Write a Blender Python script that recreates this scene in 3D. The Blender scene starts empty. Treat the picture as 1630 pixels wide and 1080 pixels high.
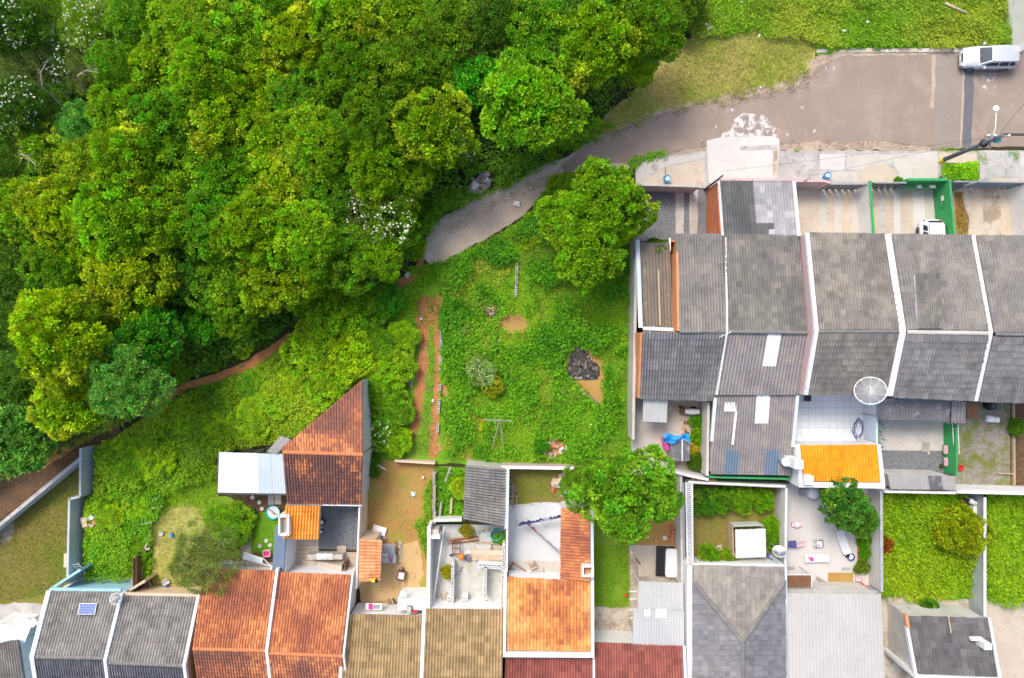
import bpy, bmesh, math, random
import numpy as np
from mathutils import Vector, Matrix
rad = math.radians
sc = bpy.context.scene
COL = sc.collection

# ------------------------------------------------------------------ camera, sky, sun, exposure
HC = 52.0                 # height of the drone above the ground, metres
S = 20.9                  # photo pixels per metre at ground level
cam_d = bpy.data.cameras.new('camera')
cam_d.sensor_fit = 'HORIZONTAL'
cam_d.sensor_width = 36.0
cam_d.lens = 36.0 * HC / (1630.0 / S)
cam_d.clip_start = 0.5
cam_d.clip_end = 600.0
cam = bpy.data.objects.new('camera', cam_d)
cam.location = (0, 0, HC)
COL.objects.link(cam)
sc.camera = cam

SUN_EL, SUN_AZ = 55.0, -32.0       # azimuth measured from +Y (top of the photo) towards +X
w = bpy.data.worlds.new('World'); sc.world = w; w.use_nodes = True
nt = w.node_tree; nt.nodes.clear()
sky = nt.nodes.new('ShaderNodeTexSky'); sky.sky_type = 'NISHITA'; sky.sun_disc = False
sky.sun_elevation = rad(SUN_EL); sky.sun_rotation = rad(SUN_AZ)
sky.air_density = 1.0; sky.dust_density = 4.0; sky.ozone_density = 0.6
bg = nt.nodes.new('ShaderNodeBackground'); bg.inputs['Strength'].default_value = 0.15
wo = nt.nodes.new('ShaderNodeOutputWorld')
nt.links.new(sky.outputs[0], bg.inputs[0]); nt.links.new(bg.outputs[0], wo.inputs[0])
sun_d = bpy.data.lights.new('sun', 'SUN'); sun_d.energy = 1.5; sun_d.angle = rad(20); sun_d.color = (1.0, 0.94, 0.83)
sun = bpy.data.objects.new('sun', sun_d); COL.objects.link(sun)
sd = Vector((math.cos(rad(SUN_EL)) * math.sin(rad(SUN_AZ)), math.cos(rad(SUN_EL)) * math.cos(rad(SUN_AZ)), math.sin(rad(SUN_EL))))
sun.rotation_euler = sd.to_track_quat('Z', 'Y').to_euler()
sun.location = sd * 80
vs = sc.view_settings
vs.view_transform = 'Standard'; vs.look = 'None'; vs.gamma = 1.0; vs.use_curve_mapping = False
vs.exposure = 0.64
sc.cycles.max_bounces = 6; sc.cycles.diffuse_bounces = 3; sc.cycles.glossy_bounces = 2
sc.cycles.transmission_bounces = 4; sc.cycles.transparent_max_bounces = 6
sc.cycles.caustics_reflective = False; sc.cycles.caustics_refractive = False

# ------------------------------------------------------------------ helpers
def P(u, v, z=0.0):
    f = (HC - z) / HC
    return Vector(((u - 815.0) / S * f, (540.0 - v) / S * f, z))

def P3(p):
    return P(p[0], p[1], p[2] if len(p) > 2 else 0.0)

WLOC = {}                                   # world location of a parent (parents are never rotated when parts are authored in world space)
def tag(o, label=None, cat=None, group=None, kind=None):
    if label: o['label'] = label
    if cat: o['category'] = cat
    if group: o['group'] = group
    if kind: o['kind'] = kind
    return o

def thing(name, label, cat, loc, rot=0.0, group=None, scale=None):
    o = bpy.data.objects.new(name, None)
    o.empty_display_size = 0.3
    o.location = loc; o.rotation_euler = (0, 0, rot)
    if scale: o.scale = scale
    COL.objects.link(o)
    WLOC[o.name] = Vector(loc)
    return tag(o, label, cat, group)

class MB:
    """collects faces into one mesh"""
    def __init__(self):
        self.v = []; self.f = []; self.m = []
        self.mat = 0
    def face(self, pts):
        i = len(self.v); self.v += [tuple(p) for p in pts]
        self.f.append(tuple(range(i, i + len(pts)))); self.m.append(self.mat)
    def idx(self, pts, faces):
        i = len(self.v); self.v += [tuple(p) for p in pts]
        for f in faces:
            self.f.append(tuple(i + k for k in f)); self.m.append(self.mat)
        return self
    def box(self, cx, cy, cz, sx, sy, sz, rz=0.0, rx=0.0, ry=0.0):
        """cz is the centre"""
        p = [Vector((x * sx / 2, y * sy / 2, z * sz / 2)) for z in (-1, 1) for x, y in ((-1, -1), (1, -1), (1, 1), (-1, 1))]
        R = Matrix.Rotation(rz, 3, 'Z') @ Matrix.Rotation(ry, 3, 'Y') @ Matrix.Rotation(rx, 3, 'X')
        p = [R @ q + Vector((cx, cy, cz)) for q in p]
        return self.idx(p, [(3, 2, 1, 0), (4, 5, 6, 7), (0, 1, 5, 4), (1, 2, 6, 5), (2, 3, 7, 6), (3, 0, 4, 7)])
    def prism(self, poly, z0, z1):
        """vertical prism; z0/z1 numbers or lists"""
        n = len(poly)
        zz0 = z0 if isinstance(z0, (list, tuple)) else [z0] * n
        zz1 = z1 if isinstance(z1, (list, tuple)) else [z1] * n
        a = [(p[0], p[1], zz0[k]) for k, p in enumerate(poly)] + [(p[0], p[1], zz1[k]) for k, p in enumerate(poly)]
        return self.idx(a, [tuple(range(n - 1, -1, -1)), tuple(range(n, 2 * n))] + [(k, (k + 1) % n, n + (k + 1) % n, n + k) for k in range(n)])
    def tube(self, pts, r, seg=6, r1=None, cap=True):
        pts = [Vector(p) for p in pts]; n = len(pts); rings = []
        for k, p in enumerate(pts):
            d = (pts[min(k + 1, n - 1)] - pts[max(k - 1, 0)]).normalized()
            a = d.orthogonal().normalized() if abs(d.z) > .9 else Vector((0, 0, 1)).cross(d).normalized()
            b = d.cross(a)
            rr = r if r1 is None else r + (r1 - r) * k / max(n - 1, 1)
            rings.append([p + a * math.cos(2 * math.pi * j / seg) * rr + b * math.sin(2 * math.pi * j / seg) * rr for j in range(seg)])
        v = [q for ring in rings for q in ring]
        f = [(k * seg + j, k * seg + (j + 1) % seg, (k + 1) * seg + (j + 1) % seg, (k + 1) * seg + j) for k in range(n - 1) for j in range(seg)]
        if cap: f += [tuple(range(seg - 1, -1, -1)), tuple(range((n - 1) * seg, n * seg))]
        return self.idx(v, f)
    def lathe(self, prof, seg=20, c=(0, 0, 0), M=None):
        """prof: list of (r, z)"""
        v = []
        for r, z in prof:
            for j in range(seg):
                q = Vector((r * math.cos(2 * math.pi * j / seg), r * math.sin(2 * math.pi * j / seg), z))
                if M is not None: q = M @ q
                v.append(q + Vector(c))
        n = len(prof)
        f = [(k * seg + j, k * seg + (j + 1) % seg, (k + 1) * seg + (j + 1) % seg, (k + 1) * seg + j) for k in range(n - 1) for j in range(seg)]
        if prof[0][0] > 1e-4: f.append(tuple(range(seg - 1, -1, -1)))
        if prof[-1][0] > 1e-4: f.append(tuple(range((n - 1) * seg, n * seg)))
        return self.idx(v, f)
    def beam(self, pts, w, d, base=None):
        """rectangular bar along a 3D polyline, top centred on the points, depth d below (or down to z = base)"""
        pts = [Vector(p) for p in pts]; n = len(pts); v = []
        for k, p in enumerate(pts):
            a = (p - pts[k - 1]).xy.normalized() if k > 0 else None
            b = (pts[k + 1] - p).xy.normalized() if k < n - 1 else None
            t = (a + b).normalized() if a is not None and b is not None else (a if a is not None else b)
            nn = Vector((-t.y, t.x))
            ref = a if a is not None else b
            c = max(0.35, nn.dot(Vector((-ref.y, ref.x))))
            o = nn * (w / 2 / c)
            zb = p.z - d if base is None else base
            v += [(p.x + o.x, p.y + o.y, p.z), (p.x - o.x, p.y - o.y, p.z), (p.x - o.x, p.y - o.y, zb), (p.x + o.x, p.y + o.y, zb)]
        f = []
        for k in range(n - 1):
            i, j = 4 * k, 4 * k + 4
            f += [(i, i + 1, j + 1, j), (i + 1, i + 2, j + 2, j + 1), (i + 2, i + 3, j + 3, j + 2), (i + 3, i, j, j + 3)]
        f += [(3, 2, 1, 0), (4 * n - 4, 4 * n - 3, 4 * n - 2, 4 * n - 1)]
        return self.idx(v, f)
    def grid(self, fn, nx, ny):
        v = [fn(i / nx, j / ny) for j in range(ny + 1) for i in range(nx + 1)]
        f = [(j * (nx + 1) + i, j * (nx + 1) + i + 1, (j + 1) * (nx + 1) + i + 1, (j + 1) * (nx + 1) + i) for j in range(ny) for i in range(nx)]
        return self.idx(v, f)
    def build(self, name, mat, parent=None, smooth=False, local=False):
        v = np.array(self.v, dtype=float)
        if local:
            c = Vector((0, 0, 0))
        else:
            lo, hi = v.min(0), v.max(0)
            c = Vector(((lo[0] + hi[0]) / 2, (lo[1] + hi[1]) / 2, lo[2]))
            v = v - np.array(c)
        me = bpy.data.meshes.new(name)
        me.from_pydata(v.tolist(), [], self.f)
        mats = mat if isinstance(mat, (list, tuple)) else [mat]
        for m in mats: me.materials.append(MAT[m] if isinstance(m, str) else m)
        if len(mats) > 1:
            me.polygons.foreach_set('material_index', self.m)
        if smooth: me.polygons.foreach_set('use_smooth', [True] * len(me.polygons))
        me.update()
        o = bpy.data.objects.new(name, me); COL.objects.link(o)
        if parent is not None:
            o.parent = parent
            if local: o.location = (0, 0, 0); WLOC[o.name] = WLOC.get(parent.name, Vector((0, 0, 0)))
            else: o.location = c - WLOC[parent.name]; WLOC[o.name] = c
        else:
            o.location = c; WLOC[o.name] = c
        return o

def copy_tree(o, parent=None):
    c = o.copy(); COL.objects.link(c); c.parent = parent
    for ch in list(o.children): copy_tree(ch, c)
    return c

# ------------------------------------------------------------------ materials
MAT = {}
def nodes(name):
    m = bpy.data.materials.new(name); m.use_nodes = True; MAT[name] = m
    n = m.node_tree.nodes; n.clear()
    out = n.new('ShaderNodeOutputMaterial'); b = n.new('ShaderNodeBsdfPrincipled')
    m.node_tree.links.new(b.outputs[0], out.inputs[0])
    return m, n, m.node_tree.links, b, out
def rgb(c): return (c[0], c[1], c[2], 1.0)
def noise(n, l, scale, detail=5, rough=.6, seed=0.0):
    g = n.new('ShaderNodeNewGeometry'); t = n.new('ShaderNodeTexNoise')
    t.noise_dimensions = '4D'; t.inputs['W'].default_value = seed
    t.inputs['Scale'].default_value = scale; t.inputs['Detail'].default_value = detail; t.inputs['Roughness'].default_value = rough
    l.new(g.outputs['Position'], t.inputs['Vector'])
    return t.outputs[0]
def ramp(n, l, src, a, b, ca=0.0, cb=1.0):
    r = n.new('ShaderNodeMapRange'); r.inputs[1].default_value = a; r.inputs[2].default_value = b
    r.inputs[3].default_value = ca; r.inputs[4].default_value = cb
    l.new(src, r.inputs[0]); return r.outputs[0]
def mixc(n, l, fac, a, b, mode='MIX'):
    x = n.new('ShaderNodeMix'); x.data_type = 'RGBA'; x.blend_type = mode
    for s, k in ((fac, 0), (a, 6), (b, 7)):
        if isinstance(s, (int, float)): x.inputs[k].default_value = s
        elif isinstance(s, tuple): x.inputs[k].default_value = rgb(s)
        else: l.new(s, x.inputs[k])
    return x.outputs[2]
def bump(n, l, b, h, strength, dist=.02):
    x = n.new('ShaderNodeBump'); x.inputs['Strength'].default_value = strength; x.inputs['Distance'].default_value = dist
    l.new(h, x.inputs['Height']); l.new(x.outputs[0], b.inputs['Normal'])

def M(name, c1, c2=None, scale=.6, lo=.4, hi=.62, c3=None, s3=2.2, lo3=.56, hi3=.7, fine=.18, fscale=9.0, rough=.85, bumps=.25, metal=0.0, spec=.3, seed=None):
    """a weathered surface: two or three colours in blotches, fine grain on top"""
    seed = seed if seed is not None else (hash(name) % 97 if False else sum(map(ord, name)) % 97)
    m, n, l, b, out = nodes(name)
    c2 = c2 or tuple(x * .82 for x in c1)
    col = mixc(n, l, ramp(n, l, noise(n, l, scale, 6, .62, seed), lo, hi), c1, c2)
    if c3: col = mixc(n, l, ramp(n, l, noise(n, l, s3, 5, .6, seed + 3), lo3, hi3), col, c3)
    f = noise(n, l, fscale, 4, .65, seed + 5)
    v = ramp(n, l, f, .25, .75, 1 - fine, 1 + fine)
    cc = n.new('ShaderNodeCombineColor'); l.new(v, cc.inputs[0]); l.new(v, cc.inputs[1]); l.new(v, cc.inputs[2])
    col = mixc(n, l, 1.0, col, cc.outputs[0], 'MULTIPLY')
    l.new(col, b.inputs['Base Color'])
    b.inputs['Roughness'].default_value = rough; b.inputs['Metallic'].default_value = metal
    b.inputs['Specular IOR Level'].default_value = spec
    if bumps: bump(n, l, b, f, bumps)
    return m

def MT(name, cols, rough=.8, grime=(.09, .085, .08), gamt=.5, own=False, bri=.10, gs=1.1):
    """roof tiles: each tile takes its own mix of the colours (from its 'tint', or its own random number), grime in patches over all"""
    m, n, l, b, out = nodes(name)
    if own:
        oi = n.new('ShaderNodeObjectInfo'); rnd = oi.outputs['Random']
        wn = n.new('ShaderNodeTexWhiteNoise'); wn.noise_dimensions = '1D'; l.new(rnd, wn.inputs['W']); r2 = wn.outputs[0]
    else:
        at = n.new('ShaderNodeAttribute'); at.attribute_name = 'tint'
        sp = n.new('ShaderNodeSeparateColor'); l.new(at.outputs['Color'], sp.inputs[0]); rnd = sp.outputs[0]; r2 = sp.outputs[1]
    cr = n.new('ShaderNodeValToRGB'); cr.color_ramp.interpolation = 'LINEAR'
    e = cr.color_ramp.elements
    e[0].position = 0; e[0].color = rgb(cols[0]); e[1].position = 1; e[1].color = rgb(cols[-1])
    for k, c in enumerate(cols[1:-1]):
        x = e.new((k + 1) / (len(cols) - 1)); x.color = rgb(c)
    l.new(rnd, cr.inputs[0])
    v = ramp(n, l, r2, 0, 1, (1 - bri) * 1.14, (1 + bri) * 1.14)
    f = noise(n, l, 14, 4, .65, 2)
    v2 = ramp(n, l, f, .3, .7, .86, 1.14)
    mm = n.new('ShaderNodeMath'); mm.operation = 'MULTIPLY'; l.new(v, mm.inputs[0]); l.new(v2, mm.inputs[1])
    cc = n.new('ShaderNodeCombineColor')
    for k in range(3): l.new(mm.outputs[0], cc.inputs[k])
    col = mixc(n, l, 1.0, cr.outputs[0], cc.outputs[0], 'MULTIPLY')
    g = ramp(n, l, noise(n, l, gs, 6, .65, sum(map(ord, name)) % 31), .48, .68, 0, gamt)
    col = mixc(n, l, g, col, grime)
    l.new(col, b.inputs['Base Color']); b.inputs['Roughness'].default_value = rough; b.inputs['Specular IOR Level'].default_value = .25
    bump(n, l, b, f, .3)
    return m

def leaf_material(name, mode, trans=.35, yellow=(.72, .80, .03), rough=.55):
    m, n, l, b, out = nodes(name)
    at = n.new('ShaderNodeAttribute'); at.attribute_name = 'tint'
    if mode == 'own':                 # colour stored per leaf
        col = at.outputs['Color']
    else:                             # colour of the tree; brightness and young yellow leaves per leaf
        sp = n.new('ShaderNodeSeparateColor'); l.new(at.outputs['Color'], sp.inputs[0])
        oi = n.new('ShaderNodeObjectInfo')
        y = n.new('ShaderNodeMath'); y.operation = 'SUBTRACT'; l.new(oi.outputs['Alpha'], y.inputs[0]); l.new(sp.outputs[1], y.inputs[1])
        fy = ramp(n, l, y.outputs[0], -.04, .10)
        hs = n.new('ShaderNodeHueSaturation'); hs.inputs['Saturation'].default_value = 1.0
        hv = ramp(n, l, sp.outputs[2], 0, 1, .47, .53); l.new(hv, hs.inputs['Hue']); l.new(oi.outputs['Color'], hs.inputs['Color'])
        col = mixc(n, l, fy, hs.outputs[0], yellow)
        cc = n.new('ShaderNodeCombineColor')
        for k in range(3): l.new(sp.outputs[0], cc.inputs[k])
        col = mixc(n, l, 1.0, col, cc.outputs[0], 'MULTIPLY')
    l.new(col, b.inputs['Base Color']); b.inputs['Roughness'].default_value = rough; b.inputs['Specular IOR Level'].default_value = .25
    tr = n.new('ShaderNodeBsdfTranslucent'); l.new(col, tr.inputs[0])
    mx = n.new('ShaderNodeMixShader'); mx.inputs[0].default_value = trans
    l.new(b.outputs[0], mx.inputs[1]); l.new(tr.outputs[0], mx.inputs[2]); l.new(mx.outputs[0], out.inputs[0])
    return m

def plain(name, c, rough=.6, metal=0.0, fine=.06, spec=.4, emit=None):
    m = M(name, c, tuple(x * .93 for x in c), fine=fine, rough=rough, metal=metal, bumps=.05, spec=spec)
    return m

M('soil_forest', (.045, .038, .018), (.03, .05, .012), .5, fine=.4, c3=(.10, .06, .03))
M('soil_red', (.50, .215, .075), (.40, .165, .055), .9, fine=.3, c3=(.20, .17, .05), s3=1.6, lo3=.55, hi3=.68, bumps=.5)
M('soil_dark', (.13, .075, .04), (.09, .055, .03), 1.2, fine=.35, c3=(.2, .12, .07), s3=4, bumps=.5)
M('soil_yard', (.42, .265, .08), (.40, .215, .07), .45, .42, .58, c3=(.30, .27, .05), s3=.55, lo3=.5, hi3=.64, fine=.28, fscale=14, bumps=.5)
M('turf_dry', (.44, .40, .12), (.33, .36, .07), .5, .4, .62, c3=(.33, .25, .10), s3=1.3, fine=.3, fscale=12, bumps=.6)
M('turf_olive', (.20, .18, .035), (.25, .19, .06), .35, .42, .6, c3=(.15, .19, .02), s3=.5, lo3=.5, hi3=.66, fine=.3, fscale=12, bumps=.6)
M('turf_green', (.16, .29, .016), (.21, .30, .025), .6, fine=.35, fscale=13, c3=(.19, .17, .045), s3=.9, lo3=.6, hi3=.74, bumps=.6)
M('turf_lush', (.12, .29, .010), (.17, .32, .014), .6, fine=.35, fscale=13, c3=(.15, .13, .03), s3=.8, lo3=.62, hi3=.74, bumps=.6)
M('asphalt', (.315, .247, .205), (.27, .212, .176), .35, .36, .66, c3=(.37, .295, .24), s3=.5, lo3=.5, hi3=.72, fine=.26, fscale=24, rough=.92, bumps=.35)
M('asphalt_patch', (.30, .255, .222), (.27, .228, .20), .6, fine=.24, fscale=24, rough=.92)
M('asphalt_dark', (.135, .135, .16), (.155, .15, .17), 1.0, fine=.16, fscale=16, rough=.9)
M('track', (.52, .43, .35), (.45, .365, .30), .45, .38, .62, c3=(.40, .33, .24), s3=.9, lo3=.52, hi3=.7, fine=.2, fscale=13, bumps=.5)
M('sand_edge', (.46, .37, .28), (.40, .31, .24), 1.2, fine=.22, fscale=12, bumps=.4)
M('cement_spill', (.29, .235, .215), (.62, .585, .55), 2.2, .46, .56, fine=.15)
M('cap_grey', (.21, .205, .20), (.16, .155, .15), 1.5, fine=.15)
M('concrete_pale', (.54, .51, .47), (.47, .44, .40), .5, c3=(.40, .37, .33), s3=1.1, lo3=.58, hi3=.78, fine=.1, fscale=12, bumps=.15)
M('concrete_white', (.60, .58, .56), (.54, .52, .50), .5, c3=(.58, .56, .54), s3=1.3, lo3=.6, hi3=.8, fine=.06, bumps=.1)
M('concrete_grey', (.38, .365, .35), (.48, .46, .44), 1.1, .42, .58, c3=(.25, .24, .23), s3=2.5, fine=.16, bumps=.25)
M('concrete_warm', (.55, .475, .385), (.49, .41, .33), .7, c3=(.38, .33, .28), s3=1.4, fine=.12, bumps=.2)
M('concrete_stained', (.52, .46, .38), (.32, .26, .20), .8, .45, .6, c3=(.20, .17, .13), s3=1.6, lo3=.6, hi3=.74, fine=.18, bumps=.2)
M('concrete_mossy', (.55, .56, .54), (.44, .45, .41), .9, .42, .6, c3=(.34, .33, .16), s3=.9, lo3=.58, hi3=.74, fine=.1, bumps=.15)
M('patio_cement', (.57, .585, .60), (.52, .535, .55), .5, c3=(.47, .48, .50), s3=1.1, lo3=.58, hi3=.75, fine=.06, bumps=.1)
M('sand_floor', (.56, .38, .19), (.50, .34, .16), .7, c3=(.38, .26, .10), s3=1.3, fine=.1, bumps=.25)
M('gravel_dark', (.165, .18, .20), (.21, .22, .235), 5.0, .4, .6, c3=(.10, .105, .12), s3=9, lo3=.5, hi3=.62, fine=.45, fscale=28, bumps=.9)
M('gravel_grey', (.30, .275, .24), (.21, .20, .17), 4.0, c3=(.16, .19, .05), s3=.9, lo3=.47, hi3=.6, fine=.4, fscale=22, bumps=.8)
M('paint_white', (.79, .795, .805), (.74, .745, .755), .5, fine=.04, bumps=.06, c3=(.40, .395, .39), s3=2.6, lo3=.57, hi3=.78)
M('paint_white_old', (.71, .70, .69), (.62, .61, .60), .8, c3=(.42, .40, .38), s3=1.8, lo3=.58, hi3=.74, fine=.08, bumps=.12)
M('paint_blueish', (.62, .70, .78), (.56, .64, .73), .7, fine=.05, bumps=.08)
M('paint_cyan', (.36, .62, .76), (.32, .56, .70), .7, fine=.06, bumps=.08)
M('paint_beige', (.70, .545, .40), (.64, .48, .35), .7, c3=(.5, .38, .27), s3=1.8, lo3=.6, hi3=.76, fine=.07, bumps=.1)
M('paint_pink', (.60, .43, .43), (.55, .38, .38), .8, fine=.06, bumps=.1)
M('paint_orange', (.66, .30, .15), (.58, .25, .12), 1.2, c3=(.46, .22, .13), s3=2.4, fine=.12, bumps=.15)
M('paint_green', (.045, .36, .115), (.04, .30, .095), 1.0, c3=(.09, .21, .10), s3=2.2, lo3=.52, hi3=.72, fine=.08, bumps=.08)
M('wall_cream', (.60, .585, .555), (.50, .48, .45), .8, c3=(.36, .34, .32), s3=1.5, lo3=.56, hi3=.74, fine=.1, bumps=.15)
M('wall_block', (.50, .53, .555), (.45, .475, .50), 1.2, fine=.08, bumps=.15)
M('wall_grey', (.42, .45, .47), (.34, .365, .385), 1.1, c3=(.24, .26, .28), s3=2.0, lo3=.56, hi3=.72, fine=.12, bumps=.15)
M('wall_dark', (.14, .15, .18), (.11, .12, .145), 1.5, fine=.1)
M('brick_clay', (.55, .20, .10), (.45, .155, .08), 2.0, c3=(.62, .30, .18), s3=5, fine=.2, fscale=12)
M('wood_brown', (.21, .10, .05), (.16, .08, .042), 2.0, fine=.25, fscale=16)
M('wood_pale', (.55, .42, .31), (.47, .35, .25), 2.0, fine=.18, fscale=16)
M('wood_grey', (.36, .325, .29), (.27, .24, .21), 2.2, fine=.2, fscale=16)
M('bark', (.15, .12, .085), (.09, .07, .05), 3.0, fine=.3, fscale=10, bumps=.6)
M('bark_pale', (.38, .35, .27), (.28, .25, .19), 3.0, fine=.25, fscale=10, bumps=.4)
M('ash', (.065, .06, .058), (.03, .028, .028), 3.0, c3=(.22, .21, .20), s3=4, lo3=.52, hi3=.66, fine=.5, fscale=14, bumps=.9)
M('metal_sheet', (.50, .505, .505), (.45, .455, .455), .5, c3=(.44, .44, .44), s3=1.2, lo3=.6, hi3=.78, fine=.06, rough=.55, metal=.15, spec=.4, bumps=.06)
M('sheet_light', (.47, .455, .44), (.42, .405, .39), .6, c3=(.40, .39, .38), s3=1.2, lo3=.58, hi3=.76, fine=.1, rough=.7, bumps=.12)
M('sheet_white', (.82, .83, .84), (.78, .79, .81), .6, fine=.03, rough=.5, bumps=.04)
M('sheet_silver', (.62, .70, .765), (.56, .645, .72), .8, fine=.04, rough=.4, metal=.2, spec=.5, bumps=.04)
M('sheet_fibre', (.285, .265, .27), (.225, .21, .22), .7, c3=(.34, .31, .27), s3=1.6, lo3=.5, hi3=.68, fine=.2, fscale=13, rough=.9)
M('sheet_brown', (.235, .20, .165), (.17, .15, .13), 1.0, c3=(.31, .27, .22), s3=1.8, fine=.22, fscale=14, rough=.9)
M('sheet_blue', (.14, .20, .28), (.17, .225, .30), 1.6, c3=(.22, .28, .35), s3=5, lo3=.55, hi3=.68, fine=.12, rough=.6)
M('sheet_dark', (.20, .20, .215), (.16, .16, .175), .8, c3=(.37, .36, .365), s3=1.9, lo3=.54, hi3=.68, fine=.2, rough=.85)
M('skylight', (.82, .84, .86), (.76, .785, .81), .8, fine=.03, rough=.45, bumps=.03)
M('sheet_paleblue', (.66, .74, .80), (.61, .70, .77), .7, fine=.04, rough=.5)
plain('metal_white', (.80, .81, .82), .4)
plain('metal_grey', (.42, .43, .44), .45, .4)
plain('metal_dark', (.10, .105, .12), .5, .3)
plain('rust', (.33, .15, .08), .85, 0, .25)
plain('plastic_white', (.82, .82, .83), .35)
plain('plastic_pink', (.82, .36, .50), .4)
plain('plastic_palepink', (.82, .58, .62), .4)
plain('plastic_magenta', (.80, .05, .32), .4)
plain('plastic_blue', (.02, .30, .66), .35)
plain('plastic_navy', (.045, .05, .30), .4)
plain('plastic_teal', (.03, .42, .42), .35)
plain('plastic_red', (.66, .05, .04), .4)
plain('plastic_orange', (.85, .22, .03), .45)
plain('plastic_yellow', (.82, .55, .03), .4)
plain('plastic_black', (.02, .02, .025), .4)
plain('cloth_white', (.80, .80, .81), .9)
plain('cloth_navy', (.03, .04, .16), .9)
plain('cloth_blue', (.13, .20, .50), .9)
plain('cloth_lilac', (.40, .38, .62), .9)
plain('cloth_grey', (.36, .38, .41), .9)
plain('cloth_red', (.62, .06, .09), .9)
plain('cloth_lime', (.55, .62, .08), .9)
plain('tarp_blue', (.015, .28, .70), .45)
plain('tile_white', (.74, .775, .81), .35, 0, .03)
plain('car_silver', (.60, .625, .66), .35, .2, .02, .5)
plain('car_white', (.82, .82, .83), .25, 0, .02, .5)
plain('car_glass', (.022, .045, .075), .18, 0, .02, .2)
plain('rubber', (.022, .022, .024), .8)
plain('alloy', (.55, .56, .57), .35, .6)
plain('lamp_glass', (.75, .78, .8), .15)
plain('panel_blue', (.06, .13, .42), .25, 0, .08, .5)
plain('panel_blue_b', (.08, .16, .47), .25, 0, .08, .5)
plain('mesh_pale', (.66, .66, .665), .5)
m, n_, l_, b_, o_ = nodes('film')                 # milky polythene
b_.inputs['Base Color'].default_value = (.78, .83, .86, 1); b_.inputs['Roughness'].default_value = .35
tr_ = n_.new('ShaderNodeBsdfTransparent'); mx_ = n_.new('ShaderNodeMixShader'); mx_.inputs[0].default_value = .25
l_.new(b_.outputs[0], mx_.inputs[1]); l_.new(tr_.outputs[0], mx_.inputs[2]); l_.new(mx_.outputs[0], o_.inputs[0])
m, n_, l_, b_, o_ = nodes('dish_mesh')            # perforated dish: half see-through wire mesh
b_.inputs['Base Color'].default_value = (.6, .6, .6, 1); b_.inputs['Roughness'].default_value = .5
tr_ = n_.new('ShaderNodeBsdfTransparent'); mx_ = n_.new('ShaderNodeMixShader'); mx_.inputs[0].default_value = .5
l_.new(b_.outputs[0], mx_.inputs[1]); l_.new(tr_.outputs[0], mx_.inputs[2]); l_.new(mx_.outputs[0], o_.inputs[0])

GREY = [(.13, .128, .13), (.165, .16, .155), (.20, .193, .18), (.25, .24, .215)]
MT('tile_grey', GREY); MT('tile_grey_own', GREY, own=True)
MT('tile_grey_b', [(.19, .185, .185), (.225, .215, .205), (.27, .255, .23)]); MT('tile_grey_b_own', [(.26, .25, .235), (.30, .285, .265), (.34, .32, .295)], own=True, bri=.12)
MT('tile_slate', [(.16, .158, .175), (.19, .186, .20), (.23, .225, .23)], bri=.14);  # bluish darker copy of the greys: shade of lower slopes put into colour
MT('tile_greywarm', [(.19, .178, .165), (.23, .215, .195), (.275, .255, .225)], bri=.14)  # warmer lighter grey, the light on upper slopes put into its colour
MT('tile_pale', [(.25, .25, .27), (.36, .36, .38), (.5, .5, .53)], gamt=.25)
MT('tile_charcoal', [(.10, .10, .112), (.125, .123, .132), (.16, .155, .16)], bri=.18)
MT('tile_tan_own', [(.31, .22, .115), (.365, .265, .14), (.42, .305, .165)], own=True, grime=(.13, .10, .06), gamt=.45, bri=.1)
MT('tile_maroon_own', [(.25, .085, .07), (.31, .105, .088), (.36, .13, .10)], own=True, grime=(.13, .05, .045), gamt=.45, bri=.1)
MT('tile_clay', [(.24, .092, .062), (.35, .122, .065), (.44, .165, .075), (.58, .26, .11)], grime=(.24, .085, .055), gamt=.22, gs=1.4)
MT('tile_clay_dark', [(.20, .095, .075), (.28, .115, .078), (.38, .145, .08), (.60, .26, .11)], grime=(.13, .07, .062), gamt=.35, gs=.8)  # darker clay; on the row houses' lower slopes it stands in for shade
MT('tile_clay_black', [(.115, .068, .065), (.14, .075, .066), (.17, .08, .066), (.21, .088, .066), (.52, .2, .08)], grime=(.10, .06, .058), gamt=.3, gs=1.2)  # darkest clay copy, paints the shade on the slanting roof's lower slope
MT('tile_clay_pale', [(.55, .20, .085), (.66, .27, .12), (.74, .34, .16)], grime=(.34, .12, .07), gamt=.35)
MT('tile_amber', [(.36, .12, .06), (.54, .22, .07), (.64, .31, .10), (.68, .38, .15)], grime=(.25, .075, .055), gamt=.6, gs=1.3)
MT('tile_yellow', [(.70, .25, .01), (.74, .28, .012), (.76, .32, .02)], grime=(.46, .20, .03), gamt=.5, gs=2.0, bri=.08, rough=.5)
MT('tile_orange', [(.74, .29, .045), (.80, .35, .06), (.83, .42, .09)], grime=(.55, .17, .05), gamt=.5, bri=.1)
leaf_material('leaf_tree', 'tree'); leaf_material('leaf_own', 'own')
M('stem', (.10, .13, .03), (.13, .11, .05), 4.0)
M('flower_white', (.80, .80, .72), (.74, .75, .64), 3.0, fine=.05, bumps=0)
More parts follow.
